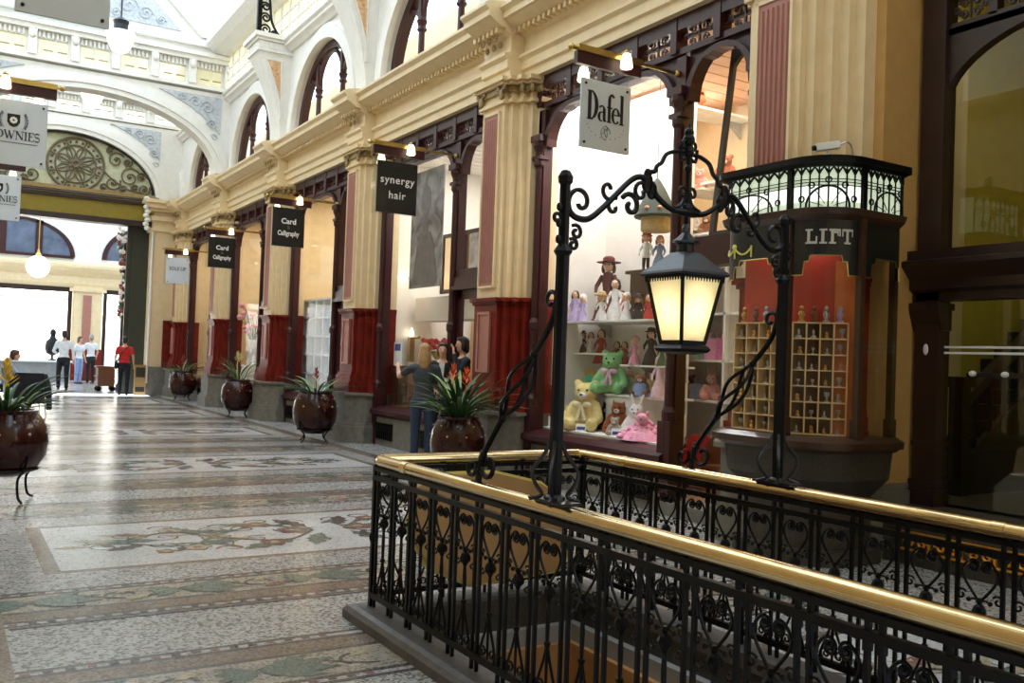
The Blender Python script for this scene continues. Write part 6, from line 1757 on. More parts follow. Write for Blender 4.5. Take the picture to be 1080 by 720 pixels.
for k in (-.24, -.08, .1, .26): m.tube([(x + math.sqrt(.19 - k * k) * math.cos(a), y + math.sqrt(.19 - k * k) * math.sin(a), z + k) for a in [2 * PI * i / 20 for i in range(20)]], .014, 4, closed=True)
m.build('brass_bands', brass_dull, gp)
m = MB(); m.lathe([(.14, .4), (.1, .5), (.06, .56), (.03, .7)], (x, y, z), 10); m.tube([(x, y, z + .6), (x, y, 9.6)], .02, 6); m.build('hanger', brass_dull, gp)
m = MB(); m.box(x - 2, x + 2, y - .06, y + .06, 9.58, 9.75); tag(m.build('trim_19', white, None, loc=(x, y, 9.6)), 'white tie beam carrying the globe lamp in the far hall', 'beam', kind='structure')
# low counters and plinth in the far hall
ct = thing('counter', 'pale low display counter under the big lit window of the far hall', 'counter', (3.2, 43.6, 0))
m = MB(); m.box(1.0, 4.6, 43.3, 43.9, 0, .8); m.build('base', stone_light, ct)
m = MB(); m.box(.9, 4.7, 43.2, 44, .8, .88); m.build('counter_top', whitecol, ct)
fg = thing('mannequin_bust', 'dark bust form on the far counter before the bright window', 'bust', (3.9, 43.6, .88))
m = MB(); m.lathe([(.16, 0), (.15, .04), (.05, .08), (.05, .2), (.24, .3), (.3, .55), (.26, .8), (.12, .95), (.1, 1.05)], (3.9, 43.6, .88), 14); m.build('torso', blk, fg, smooth=True)
m = MB(); m.ell((3.9, 43.6, 2.05), (.12, .13, .17), 12, 8); m.build('head', blk, fg, smooth=True)
# floral column, cart and boxes beside the dark jamb
fc = thing('flower_column', 'tall slim column wound with pale and red flowers inside the far opening', 'column', (5.35, 35.2, 0))
m = MB(); m.lathe([(.14, 0), (.14, .2), (.07, .3), (.07, 5.4)], (5.35, 35.2, 0), 12); m.build('shaft', frame_dark, fc)
m = MB(); rnd = random.Random(4)
for k in range(150):
    t = rnd.random(); zz = 2.6 + 3.2 * t; r_ = .12 + .35 * max(0, (t - .55)); a = rnd.uniform(0, 2 * PI)
    m.ell((5.35 + r_ * math.cos(a), 35.2 + r_ * math.sin(a), zz), rnd.uniform(.04, .09), 6, 4, mi=rnd.choice((0, 0, 1, 2)))
m.build('flower_garland', [mat('pale_blossom', rgb(226, 210, 196), .6), mat('red_blossom', rgb(140, 60, 50), .6), leaf_m], fc)
ca = thing('wooden_cart', 'small brown wooden cart beside the red shirted person', 'cart', (4.85, 34.9, 0))
m = MB(); m.box(4.55, 5.1, 34.6, 35.2, .18, .82); m.build('body', timber, ca, bevel=.02)
m = MB(); m.box(4.5, 5.15, 34.55, 35.25, .82, .88); m.box(4.5, 5.15, 34.55, 35.25, .5, .53); m.build('rail', timber, ca)
for sx in (4.6, 5.05):
    for sy in (34.7, 35.1):
        m = MB(); m.tube([(sx, sy - .02, .09), (sx, sy + .02, .09)], .09, 12); m.build('wheel', iron, ca)
bx = thing('menu_board', 'small tan standing board with dark panels by the dark olive jamb', 'board', (5.55, 32.0, 0))
m = MB(); m.box(5.3, 5.66, 32.0, 32.06, .0, 1.0); m.build('board', tanboard, bx)
m = MB(); m.box(5.34, 5.62, 31.985, 32.0, .6, .92); m.build('dark_panel', darkolive, bx)
m = MB(); m.box(5.34, 5.62, 31.985, 32.0, .12, .28); m.build('dark_panel', darkolive, bx)
# ================================================================== DOLL SHOP GOODS
def pxs(p): return (.525 * p.x + .851 * p.y) / 968.26      # metres per pixel at a point
DECK = .72
st = thing('display_deck', 'white boarded display deck inside the doll shop window', 'display', (7.3, 9, .6))
m = MB(); m.prism([(6.92, 7.75), (8.0, 8.72), (8.0, 10.46), (6.92, 10.46)], 'z', .62, DECK); m.build('deck', shopwhite, st)
bw_ = thing('wall_display', 'bright white backdrop panel behind the dolls in the doll shop window', 'backdrop', (7.96, 9, DECK), kind='structure')
m = MB(); m.box(7.93, 8.0, 8.7, 10.5, DECK + .002, 5.25); m.box(6.95, 7.93, 10.42, 10.46, DECK + .002, 5.2); m.build('panel', shopwhite, bw_)
area('window_lamp', (7.2, 9.2, 5.2), (0, math.radians(-14), 0), .5, 2.2, 80, (.95, .97, 1))  # added cool fill that brightens the white backdrop, no lamp seen there
shg = mat('white_shelf', rgb(236, 236, 230), .4)
SHT = 2.16
def shelf(label, x0, x1, y0, y1, z):
    s_ = thing('shelf', label, 'shelf', ((x0 + x1) / 2, (y0 + y1) / 2, z))
    m = MB(); m.box(x0, x1, y0, y1, z - .025, z); m.build('board', shg, s_)
    m = MB()
    for yy in (y0 + .15, y1 - .15): m.prism([(x1, z - .025), (x1 - .25, z - .025), (x1, z - .2)], 'y', yy - .01, yy + .01)
    m.build('bracket', steel, s_)
shelf('long white top doll shelf in the doll shop window', 7.2, 7.92, 8.55, 10.36, SHT)
shelf('white middle shelf at the left of the doll shop window', 7.4, 7.92, 9.62, 10.36, 1.74)
shelf('white lower shelf with small picture books at the left of the doll shop window', 7.5, 7.92, 9.66, 10.36, 1.29)
shelf('white bottom shelf at the left of the doll shop window', 7.5, 7.92, 9.95, 10.36, .93)
shelf('white shelf under the pink dressed dolls right of centre in the doll shop window', 7.45, 7.92, 8.5, 9.4, 1.6)
shelf('white shelf behind the white bunny in the doll shop window', 7.45, 7.92, 8.5, 9.2, 1.2)
rs = thing('display_riser', 'white riser block under the green bear', 'riser', (7.5, 9.2, DECK))
m = MB(); m.box(7.4, 7.9, 8.9, 9.6, DECK, 1.18); m.box(7.38, 7.9, 8.88, 9.62, 1.18, 1.21); m.build('block', shg, rs, bevel=.01)

FACE = math.radians(-55)
def dm(name, c, r=.7): return MATS.get(name) or mat(name, c, r, var=.16, scale=30)
def doll(label, x, y, z, h, dress, hairm, hat=None, trousers=None, seated=False, arm=None, hatr=1.0, long_dress=True, face=FACE, bonnet=None):
    d = thing('doll', label, 'doll', (x, y, z), face, group=None)
    hd = h * (.105 if h > .6 else .125 if h > .4 else .15)
    if seated: base = 0; H = h
    m = MB(); hz = h - hd * (1.3 if hat else .95)
    m.ell((0, 0, hz), (hd * .8, hd * .78, hd * .92), 14, 10); m.ell((0, -hd * .8, hz - hd * .05), hd * .1, 6, 4); m.tube([(0, 0, hz - hd * .8), (0, 0, hz - hd * 1.2)], hd * .25, 8)
    hdo = m.build('head', skin2, d, local=True, smooth=True)
    m = MB()
    for s_ in (-1, 1): m.ell((s_ * hd * .3, -hd * .7, hz + hd * .08), (hd * .1, hd * .06, hd * .12), 6, 5)
    m.build('eyes', eye_m, hdo, local=True)
    m = MB(); m.ell((0, hd * .18, hz + hd * .14), (hd * .95, hd * .85, hd * .95), 14, 8)
    for s_ in (-1, 1): m.ell((s_ * hd * .8, hd * .1, hz - hd * .45), (hd * .3, hd * .4, hd * .7), 8, 6)
    m.build('hair', hairm, hdo, local=True, smooth=True)
    tz = hz - hd * 1.05
    m = MB(); w = h * .1
    if trousers is None and long_dress:
        m.lathe([(w * 2.1, 0), (w * 2.2, h * .03), (w * 1.7, tz * .35), (w * .75, tz * .66), (w * .95, tz * .85), (w * .7, tz), (w * .3, tz * 1.02)], (0, 0, 0), 16)
        for k in range(12): m.ell((w * 2.1 * math.cos(k * PI / 6), w * 2.1 * math.sin(k * PI / 6), h * .02), w * .35, 6, 4)
    else:
        m.lathe([(w * 1.0, tz * .46), (w * 1.05, tz * .55), (w * .85, tz * .68), (w * 1.0, tz * .88), (w * .7, tz), (w * .3, tz * 1.02)], (0, 0, 0), 14)
    m.build('dress', dress, d, local=True, smooth=True)
    for s_ in (-1, 1):
        m = MB(); a = (s_ * w * .85, 0, tz * .94); b = (s_ * w * 1.7, -w * .4, tz * .72); c = (s_ * w * 1.5, -w * 1.3, tz * .56)
        m.tube([a, b], [w * .38, w * .34], 8); m.tube([b, c], [w * .3, w * .2], 8, mi=0); m.ell(c, w * .24, 6, 5, mi=1); m.build('arm', [dress, skin2], d, local=True, smooth=True)
        if trousers is not None or not long_dress:
            m = MB()
            if seated: k_ = (s_ * w * .6, -w * 1.6, tz * .4); f_ = (s_ * w * .6, -w * 1.8, -tz * .05 if False else tz * .05)
            else: k_ = (s_ * w * .55, -w * .1, tz * .25); f_ = (s_ * w * .6, 0, h * .03)
            m.tube([(s_ * w * .5, 0, tz * .48), k_, f_], [w * .5, w * .42, w * .32], 8); m.ell((f_[0], f_[1] - w * .3, h * .022), (w * .35, w * .6, h * .022), 8, 5, mi=1)
            m.build('leg', [trousers or skin2, shoe], d, local=True, smooth=True)
    if hat is not None:
        m = MB(); R_ = hd * 1.5 * hatr; m.lathe([(R_, -.01), (R_ * 1.02, .0), (hd * .9, hd * .1), (hd * .85, hd * .6), (hd * .5, hd * .85), (.001, hd * .9)], (0, hd * .1, hz + hd * .5), 18)
        m.build('hat', hat, hdo, local=True, smooth=True)
    if bonnet is not None:
        m = MB(); m.ell((0, hd * .25, hz + hd * .15), (hd * 1.05, hd * .85, hd * 1.08), 12, 8); m.build('bonnet', bonnet, hdo, local=True, smooth=True)
    return d
lav = dm('lavender_dress', rgb(176, 158, 200)); wht = dm('white_dress', rgb(232, 228, 224)); dkr = dm('dark_red_dress', rgb(74, 24, 30)); crm = dm('cream_hat', rgb(206, 178, 128)); pk = dm('pink_dress', rgb(224, 158, 184)); blu = dm('blue_dress', rgb(120, 142, 178)); bkd = dm('black_dress', rgb(34, 26, 28)); rd = dm('red_dress', rgb(178, 46, 40)); gr = dm('green_cloth', rgb(70, 92, 64))
org = dm('ginger_doll_hair', rgb(190, 110, 50)); brn = dm('brown_doll_hair', rgb(70, 42, 28)); yel = dm('blond_doll_hair', rgb(206, 168, 104)); bkh = dm('black_doll_hair', rgb(28, 20, 20))
def at_shelf(px, py, X, z): p = onX(px, py, X); return p.x, p.y, z, pxs(p)
def D(label, px, py, X, z, hpx, **k):
    x, y, _, s_ = at_shelf(px, py, X, z)
    return doll(label, x, y, z, hpx * s_, **k)
D('brown haired doll in lavender, far left on the top doll shelf', 606, 338, 7.4, SHT, 33, dress=lav, hairm=brn)
D('baby doll in lavender with a white bonnet on the top doll shelf', 614, 338, 7.3, SHT, 28, dress=lav, hairm=wht, bonnet=wht)
D('tall doll in a dark red gown and wide red hat on the top shelf', 640, 335, 7.68, SHT, 70, dress=dkr, hairm=brn, hat=dm('dark_red_hat', rgb(96, 24, 30)), hatr=1.15)
D('doll in white with a broad straw hat at the front of the top doll shelf', 634, 340, 7.26, SHT, 31, dress=wht, hairm=yel, hat=crm, hatr=1.1)
D('slim bride doll with dark hair in a white gown on the top doll shelf', 648, 337, 7.5, SHT, 45, dress=wht, hairm=bkh)
D('pale baby doll in white beside the bride doll', 660, 337, 7.34, SHT, 29, dress=wht, hairm=yel, bonnet=wht)
D('ginger haired doll in black and white near the lantern end of the top doll shelf', 673, 335, 7.34, SHT, 28, dress=bkd, hairm=org, hat=dm('dark_brim', rgb(60, 40, 34)))
D('ginger doll in red at the lantern end of the top doll shelf', 684, 334, 7.34, SHT, 27, dress=rd, hairm=org)
D('small doll in dark red with a hat on the middle shelf at the left', 614, 366, 7.6, 1.74, 24, dress=dkr, hairm=brn, hat=dkr, hatr=.8)
D('tall doll in bright red beside the small shelves', 633, 392, 7.74, 1.6, 36, dress=rd, hairm=brn)
D('dark haired doll in brown behind the green bear', 650, 384, 7.7, 1.6, 24, dress=dm('brown_dress', rgb(110, 60, 44)), hairm=brn)
D('doll in brown plaid with dark hair left of the pink dressed doll', 658, 386, 7.66, 1.6, 24, dress=dm('rust_dress', rgb(150, 74, 50)), hairm=bkh)
D('doll in a full pale pink dress on the shelf above the bunny', 669, 386, 7.5, 1.6, 30, dress=pk, hairm=wht, bonnet=pk)
D('doll in a wide black lace gown under the lantern', 686, 384, 7.6, 1.6, 40, dress=bkd, hairm=bkh, hat=bkd)
D('tall doll in a white and pink gown at the right end of the window display', 695, 419, 7.5, 1.2, 44, dress=dm('pale_pink_gown', rgb(232, 200, 206)), hairm=yel, bonnet=wht)
for k, (lb__, px, py, X, z, hp, dr, hr, ht) in enumerate((
    ('small doll in pale blue on the middle shelf beside the hatted doll', 605, 366, 7.6, 1.74, 22, blu, yel, None),
    ('small doll in white with brown hair at the right end of the left middle shelf', 623, 366, 7.65, 1.74, 22, wht, brn, None),
    ('ginger doll in green at the right of the shelf above the bunny', 698, 386, 7.5, 1.6, 26, gr, org, None),
    ('dark haired doll in rose behind the bride doll on the top shelf', 655, 336, 7.8, SHT, 34, dm('rose_dress', rgb(190, 110, 120)), bkh, None),
    ('blond doll in black velvet at the back of the top shelf by the lantern', 690, 333, 7.8, SHT, 36, bkd, yel, None),
    ('blond doll in pale green on the shelf behind the white bunny', 664, 420, 7.75, 1.2, 25, dm('pale_green_dress', rgb(176, 200, 160)), yel, None),
    ('dark haired doll in cream on the shelf behind the white bunny', 686, 420, 7.75, 1.2, 26, dm('cream_dress', rgb(222, 206, 170)), brn, None))):
    D(lb__, px, py, X, z, hp, dress=dr, hairm=hr, hat=ht)
# plinth column with two dolls on it
pc_ = thing('display_column', 'dark brown square column carrying two dolls beside the lantern', 'column', (7.6, 8.95, SHT))
p0 = onX(686, 285, 7.6)
m = MB(); m.box(p0.x - .16, p0.x + .16, p0.y - .2, p0.y + .2, SHT, 2.76); m.build('shaft', wood_dark, pc_)
m = MB(); m.box(p0.x - .2, p0.x + .2, p0.y - .26, p0.y + .26, 2.76, 2.8); m.build('top', wood_dark, pc_)
D('doll in a white shirt with a red cap on the dark display column', 681, 284, 7.55, 2.8, 42, dress=wht, hairm=org, hat=rd, hatr=.75, trousers=dm('brown_breeches', rgb(70, 46, 40)), seated=False, long_dress=False)
D('doll in blue with loose ginger hair on the dark display column', 695, 282, 7.62, 2.8, 37, dress=blu, hairm=org)
# hanging toy house
hh = thing('toy_house', 'round toy house with a dark green roof hanging behind the iron arch', 'toy', tuple(onX(692, 230, 7.5)))
x, y, z = hh.location
m = MB(); m.lathe([(.18, -.17), (.19, -.15), (.19, 0), (.17, .02)], (x, y, z), 18); m.build('walls', dm('straw_wall', rgb(196, 168, 112)), hh)
m = MB(); m.lathe([(.27, .0), (.28, .02), (.22, .14), (.13, .32), (.05, .46), (.01, .5)], (x, y, z), 18); m.build('roof', dm('dark_green_roof', rgb(40, 50, 34)), hh, smooth=True)
m = MB()
for k in range(9): a = 2 * PI * k / 9; m.ell((x + .235 * math.cos(a), y + .235 * math.sin(a), z + .1), (.035, .035, .025), 6, 5)
m.build('flowers', dm('peach_petal', rgb(220, 160, 130)), hh)
m = MB(); m.tube([(x, y, z + .48), (x, y, 5.28)], .006, 4); m.build('cord', iron, hh)

# soft toys
fur_y = mat('yellow_plush', rgb(226, 206, 140), .95, var=.12, scale=30, bump=.8, bscale=90); fur_g = mat('mint_plush', rgb(142, 206, 140), .95, var=.12, scale=30, bump=.8, bscale=90); fur_w = mat('white_plush', rgb(230, 226, 224), .95, var=.1, scale=30, bump=.8, bscale=90); fur_b = mat('brown_plush', rgb(134, 92, 62), .95, var=.15, scale=30, bump=.8, bscale=90); fur_p = mat('pink_plush', rgb(238, 164, 194), .95, var=.14, scale=24, bump=.9, bscale=70); fur_d = mat('peach_plush', rgb(222, 164, 150), .95, var=.12, scale=30, bump=.8, bscale=90); fur_k = mat('black_plush', rgb(30, 26, 28), .95, var=.2, scale=30, bump=.8, bscale=90); fur_f = mat('fox_plush', rgb(150, 84, 48), .95, var=.2, scale=30, bump=.8, bscale=90)
nose_m = mat('toy_nose', rgb(60, 40, 36), .4)
def plush(label, x, y, z, h, fur, ears='bear', bow=None, dress=None, name='teddy_bear', cat='teddy bear', muzzle=None, face=FACE):
    t = thing(name, label, cat, (x, y, z), face)
    s_ = h / .5
    b = MB()
    b.ell((0, .0, .15), (.14, .12, .16)); b.ell((0, -.02, .36), (.115, .105, .105))
    if ears == 'bear':
        for k in (-1, 1): b.ell((k * .09, 0, .45), (.045, .025, .045))
    elif ears == 'bunny':
        for k in (-1, 1): b.cap((k * .05, 0, .44), (k * .09, .02, .6), .03, .022)
    elif ears == 'fox':
        for k in (-1, 1): b.cap((k * .07, 0, .42), (k * .09, 0, .5), .035, .008)
    for k in (-1, 1):
        b.cap((k * .11, -.02, .24), (k * .17, -.1, .12), .05, .045); b.cap((k * .08, -.06, .06), (k * .13, -.21, .055), .065, .055); b.ell((k * .135, -.235, .075), (.05, .03, .06))
    b.ell((0, -.11, .335), (.05, .04, .04))
    b.v = [(p[0] * s_, p[1] * s_, max(0, p[2]) * s_) for p in b.v]
    meshobj('body', remeshed(b, .018 * s_, 2), fur, t)
    m = MB(); m.ell((0, -.125 * s_, .335 * s_), (.044 * s_, .035 * s_, .034 * s_), 10, 6); mz = m.build('muzzle', muzzle or fur_w, t, local=True, smooth=True)
    m = MB(); m.ell((0, -.162 * s_, .348 * s_), (.016 * s_, .01 * s_, .012 * s_), 8, 5); m.build('nose', nose_m, mz, local=True)
    m = MB()
    for k in (-1, 1): m.ell((k * .042 * s_, -.11 * s_, .39 * s_), .012 * s_, 6, 5)
    m.build('eyes', eye_m, t, local=True)
    if bow:
        m = MB()
        for k in (-1, 1): m.ell((k * .05 * s_, -.13 * s_, .25 * s_), (.05 * s_, .02 * s_, .03 * s_), 8, 6); m.tube([(0, -.13 * s_, .25 * s_), (k * .04 * s_, -.15 * s_, .1 * s_)], [.012 * s_, .022 * s_], 6)
        m.build('bow', bow, t, local=True, smooth=True)
    if dress:
        m = MB(); m.lathe([(.24 * s_, .02 * s_), (.2 * s_, .1 * s_), (.14 * s_, .24 * s_), (.07 * s_, .29 * s_)], (0, -.02 * s_, 0), 16); m.build('dress', dress, t, local=True, smooth=True)
    return t
def PL(label, px, py, X, z, hpx, *a, **k):
    x, y, _, s_ = at_shelf(px, py, X, z); return plush(label, x, y, z, hpx * s_, *a, **k)
PL('big pale yellow teddy bear at the lower left of the doll shop window', 617, 455, 7.2, DECK, 54, fur_y, bow=dm('cream_bow', rgb(226, 214, 180)))
PL('mint green teddy bear with a pink bow on the riser', 645, 416, 7.5, 1.21, 47, fur_g, bow=dm('pink_bow', rgb(226, 180, 206)), muzzle=fur_g)
PL('white bunny with tall ears behind the pink frilled toy', 671, 450, 7.32, DECK, 36, fur_w, 'bunny', name='toy_bunny', cat='soft toy')
PL('small brown fox toy left of the white bunny', 652, 454, 7.36, DECK, 35, fur_f, 'fox', name='toy_fox', cat='soft toy')
PL('brown teddy bear in a blue dress on the shelf beside the green bear', 676, 419, 7.5, 1.2, 26, fur_b, dress=blu)
PL('black soft toy slumped between the yellow bear and the fox', 641, 446, 7.6, DECK, 30, fur_k, name='toy_cat', cat='soft toy', ears='fox')
PL('small grey soft toy at the front between the yellow bear and pink toy', 648, 461, 7.1, DECK, 20, dm('grey_plush', rgb(160, 150, 140)), name='toy_dog', cat='soft toy')
PL('smaller yellow teddy bear against the left edge of the doll shop window', 600, 457, 7.2, DECK, 24, fur_y)
# pink frilled toy
p0 = onX(679, 459, 7.06)
ft = thing('frilled_toy', 'soft toy in a big pink frilled dress at the front right of the window', 'soft toy', (p0.x, p0.y, DECK), FACE)
rnd = random.Random(9); m = MB()
for k in range(60):
    a = rnd.uniform(0, 2 * PI); t = rnd.random() ** .7; zz = .22 * (1 - t) + .03
    m.ell((.3 * t * math.cos(a), .22 * t * math.sin(a), zz), (rnd.uniform(.03, .06), rnd.uniform(.03, .06), .03), 6, 4)
m.lathe([(.28, 0), (.24, .06), (.12, .16), (.02, .22)], (0, 0, 0), 14); m.build('frilled_dress', fur_p, ft, local=True, smooth=True)
m = MB(); m.ell((.0, -.1, .25), (.07, .07, .07), 10, 8)
for k in (-1, 1): m.ell((k * .06, -.08, .31), (.025, .015, .035), 8, 6)
m.build('head', fur_p, ft, local=True, smooth=True)
m = MB(); m.ell((0, -.17, .25), (.012, .01, .01), 6, 5)
for k in (-1, 1): m.ell((k * .028, -.155, .275), .009, 6, 5)
m.build('eyes', eye_m, ft, local=True)
# price cards at the front of the deck
for k, (px, lab) in enumerate(((612, 'white price card with a blue panel in front of the big yellow bear'), (650, 'white price card with a blue panel in front of the grey soft toy'), (668, 'white price card with a blue panel in front of the pink frilled toy'))):
    p = onX(px, 463, 6.99)
    c = thing('price_card', lab, 'card', (p.x, p.y, DECK), FACE)
    m = MB(); m.M = Matrix.Rotation(math.radians(-12), 4, 'X'); m.box(-.07, .07, 0, .004, 0, .1); m.build('card', whitecol, c, local=True)
    m = MB(); m.M = Matrix.Rotation(math.radians(-12), 4, 'X'); m.box(-.055, .055, -.003, 0, .02, .06); m.build('blue_panel', dm('blue_print', rgb(60, 76, 150)), c, local=True)
    m = MB(); m.prism([(0.0, 0), (.06, 0), (.018, .08)], 'x', -.015, .015); m.build('prop', whitecol, c, local=True)
# picture books leaning on the lower shelf
for k, (px, c, cn) in enumerate(((600, rgb(180, 120, 90), 'brown'), (609, rgb(210, 196, 206), 'pale lilac'), (621, rgb(226, 190, 80), 'yellow'))):
    p = onX(px - 1, 403, 7.65)
    b = thing('picture_book', '%s picture book leaning on the lower white shelf' % cn, 'book', (p.x, p.y, 1.29), FACE)
    m = MB(); m.M = Matrix.Rotation(math.radians(-10), 4, 'X'); m.box(-.09, .09, 0, .018, 0, .2); m.build('cover', dm('book_cover_%d' % k, c), b, local=True)
    m = MB(); m.M = Matrix.Rotation(math.radians(-10), 4, 'X'); m.box(-.06, .06, -.003, 0, .05, .15); m.build('cover_picture', dm('book_picture_%d' % k, (c[2], c[0], c[1], 1)), b, local=True)
# small white animals on the bottom shelf
for k, px in enumerate((600, 606, 612)):
    p = onX(px - 2, 436, 7.6)
    a = thing('china_animal', '%s of three tiny white china animals on the bottom white shelf' % ['leftmost', 'middle one', 'rightmost'][k], 'ornament', (p.x, p.y, .93), FACE)
    m = MB(); m.ell((0, .02, .035), (.03, .045, .032), 8, 6); m.build('body', whitecol, a, local=True, smooth=True)
    m = MB(); m.ell((0, -.03, .07), (.02, .022, .022), 8, 6); m.build('head', whitecol, a, local=True, smooth=True)
# shop doorway: shelving unit with goods, toy chairs
su = thing('shelving_unit', 'white shelving unit inside the doll shop doorway', 'shelves', (8.6, 8.4, .1))
m = MB()
ux0, ux1, uy0, uy1 = 8.3, 8.7, 7.2, 9.6
m.box(ux1 - .03, ux1, uy0, uy1, .1, 3.1)
for z in (.62, 1.18, 1.7, 2.3, 2.9): m.box(ux0, ux1, uy0, uy1, z - .03, z)
for yy in (uy0, 8.4, uy1): m.box(ux0, ux1, yy - .02, yy + .02, .1, 3.1)
m.build('carcass', shopwhite, su)
PL('peach bunny with tall ears on the shelves in the doll shop doorway', 750, 424, 8.45, 1.18, 29, fur_d, 'bunny', name='toy_bunny', cat='soft toy', muzzle=fur_w)
PL('small teddy bear in brown on the doorway shelves left of the peach bunny', 726, 424, 8.45, 1.18, 26, fur_b)
p = onX(737, 433, 8.2)
def bag(label, x, y, z, c, w, h):
    b = thing('gift_bag', label, 'bag', (x, y, z), FACE)
    m = MB(); m.loft([[(-w, -w * .5, 0), (w, -w * .5, 0), (w, w * .5, 0), (-w, w * .5, 0)], [(-w * 1.05, -w * .4, h), (w * 1.05, -w * .4, h), (w * 1.05, w * .4, h), (-w * 1.05, w * .4, h)]]); m.build('body', c, b, local=True)
    m = MB(); m.tube([(-w * .5, 0, h), (-w * .3, 0, h * 1.3), (w * .3, 0, h * 1.3), (w * .5, 0, h)], .008, 5); m.build('handle', c, b, local=True)
bag('small checked blue and white bag on the doorway shelves', p.x + .2, p.y + .25, 1.18, dm('checked_cloth', rgb(150, 160, 180)), .1, .2)
for k, (px, py, z, c, cn) in enumerate(((752, 372, 1.7, pk, 'pink'), (764, 368, 1.7, dm('rose_pack', rgb(206, 120, 150)), 'rose'), (727, 375, 1.7, dm('pale_pack', rgb(220, 206, 200)), 'pale'), (740, 374, 1.7, dm('mint_pack', rgb(150, 190, 170)), 'mint'))):
    q = onX(px, py, 8.45)
    bag('%s wrapped gift bag on the upper doorway shelf' % cn, q.x, q.y, z, c, .1, .28)
def toychair(label, px, py, X, c):
    p = onX(px, py, X)
    t = thing('toy_chair', label, 'chair', (p.x, p.y, .1), FACE)
    m = MB(); m.box(-.16, .16, -.16, .16, .3, .34); m.build('seat', c, t, local=True)
    m = MB(); m.prism([(-.16, .34), (.16, .34), (.16, .58), (.1, .66), (-.1, .66), (-.16, .58)], 'y', .13, .17); m.build('backrest', c, t, local=True)
    for a in (-1, 1):
        m = MB(); m.box(a * .16 - .02, a * .16 + .02, -.15, .15, .34, .48); m.build('armrest', c, t, local=True)
        for b in (-1, 1):
            m = MB(); m.box(a * .14 - .02, a * .14 + .02, b * .14 - .02, b * .14 + .02, 0, .3); m.build('leg', c, t, local=True)
toychair('small red toy chair on the floor of the doll shop doorway', 735, 480, 7.9, rd)
toychair('small brown toy chair beside the red toy chair', 757, 478, 7.9, timber)
# goods above the transom
for k, (px, py, X, c, lab, h) in enumerate(((730, 232, 8.2, fur_w, 'white soft toy on the high shelf above the doorway', 24), (745, 236, 8.2, fur_b, 'brown soft toy on the high shelf above the doorway', 22), (738, 190, 8.3, fur_d, 'peach soft toy high above the doorway shelves', 26), (765, 180, 8.4, fur_f, 'ginger soft toy high at the right above the doorway', 30), (732, 105, 8.5, fur_f, 'ginger soft toy highest above the doorway beside the column', 34))):
    q = onX(px, py + 12, X)
    sh_ = thing('wall_shelf', 'little white wall shelf under the ' + lab.replace(' on the high shelf', ''), 'shelf', (q.x, q.y, q.z))
    m = MB(); m.box(q.x - .2, 9.38, q.y - .25, q.y + .25, q.z - .03, q.z); m.build('board', shg, sh_)
    m = MB(); m.prism([(9.38, q.z - .03), (9.1, q.z - .03), (9.38, q.z - .25)], 'y', q.y - .01, q.y + .01); m.build('bracket', steel, sh_)
    plush(lab, q.x, q.y, q.z, h * pxs(q), c, name='soft_toy', cat='soft toy')

# ================================================================== HAIR SHOP GOODS
pg = bpy.data.materials.new('grey_portrait_print'); pg.use_nodes = True
nt = pg.node_tree; N = nt.nodes; L = nt.links; b_ = N['Principled BSDF']; b_.inputs['Roughness'].default_value = .4
tc_ = N.new('ShaderNodeTexCoord'); nz = N.new('ShaderNodeTexNoise'); nz.inputs['Scale'].default_value = 2.2; nz.inputs['Detail'].default_value = 3; nz.inputs['Distortion'].default_value = 1.2
L.new(tc_.outputs['Object'], nz.inputs['Vector']); rp = N.new('ShaderNodeValToRGB'); rp.color_ramp.elements[0].position = .35; rp.color_ramp.elements[0].color = rgb(60, 56, 58); rp.color_ramp.elements[1].position = .65; rp.color_ramp.elements[1].color = rgb(160, 154, 150)
L.new(nz.outputs['Fac'], rp.inputs[0]); L.new(rp.outputs[0], b_.inputs['Base Color'])
po = thing('poster', 'large grey printed poster hanging in the hair shop window', 'poster', (6.98, 14.2, 2.8))
m = MB(); m.box(6.98, 7.0, 13.66, 14.88, 2.8, 4.84); m.build('sheet', pg, po)
m = MB()
m.ell((6.975, 14.3, 4.3), (.004, .2, .28), 14, 8); m.ell((6.975, 14.3, 3.85), (.004, .12, .2), 10, 6); m.prism([(13.8, 2.85), (14.75, 2.85), (14.6, 3.5), (14.45, 3.75), (14.1, 3.75), (13.95, 3.5)], 'x', 6.972, 6.98); m.build('printed_figure', mat('grey_print_dark', rgb(98, 90, 90), .4, var=.3), po)
m = MB()
for yy in (13.75, 14.8): m.tube([(6.99, yy, 4.84), (6.99, yy, 5.28)], .004, 4)
m.build('cord', steel, po)
mr = thing('mirror', 'dark framed leaning mirror behind the hair shop column', 'mirror', (7.6, 14.1, 2.75))
m = MB()
for a in ((13.3, 14.85, 2.75, 2.82), (13.3, 14.85, 3.75, 3.82), (13.3, 13.38, 2.75, 3.82), (14.77, 14.85, 2.75, 3.82)): m.box(7.58, 7.64, a[0], a[1], a[2], a[3])
m.build('mirror_frame', frame_dark, mr)
m = MB(); m.box(7.6, 7.62, 13.36, 14.8, 2.8, 3.78); m.build('mirror_glass', mat('mirror_silver', (.8, .8, .82, 1), .05, metal=1, var=.0), mr)
hc = thing('salon_counter', 'brown panelled salon counter low in the hair shop window', 'counter', (7.1, 15.1, .7))
m = MB(); m.box(6.98, 7.4, 14.75, 15.5, .1, 1.38); m.build('body', timber, hc)
m = MB(); m.box(6.95, 7.42, 14.72, 15.52, 1.38, 1.43); m.build('counter_top', wood_dark, hc)
m = MB()
for k in range(2): m.box(6.965, 6.985, 14.8 + k * .36, 15.1 + k * .36, .75, 1.3)
m.build('raised_panel', wood_dark, hc)
wl = thing('wall_lamp', 'small bright wall lamp inside the hair shop window', 'lamp', (7.3, 15.4, 2.95))
p = onX(425, 292, 7.3)
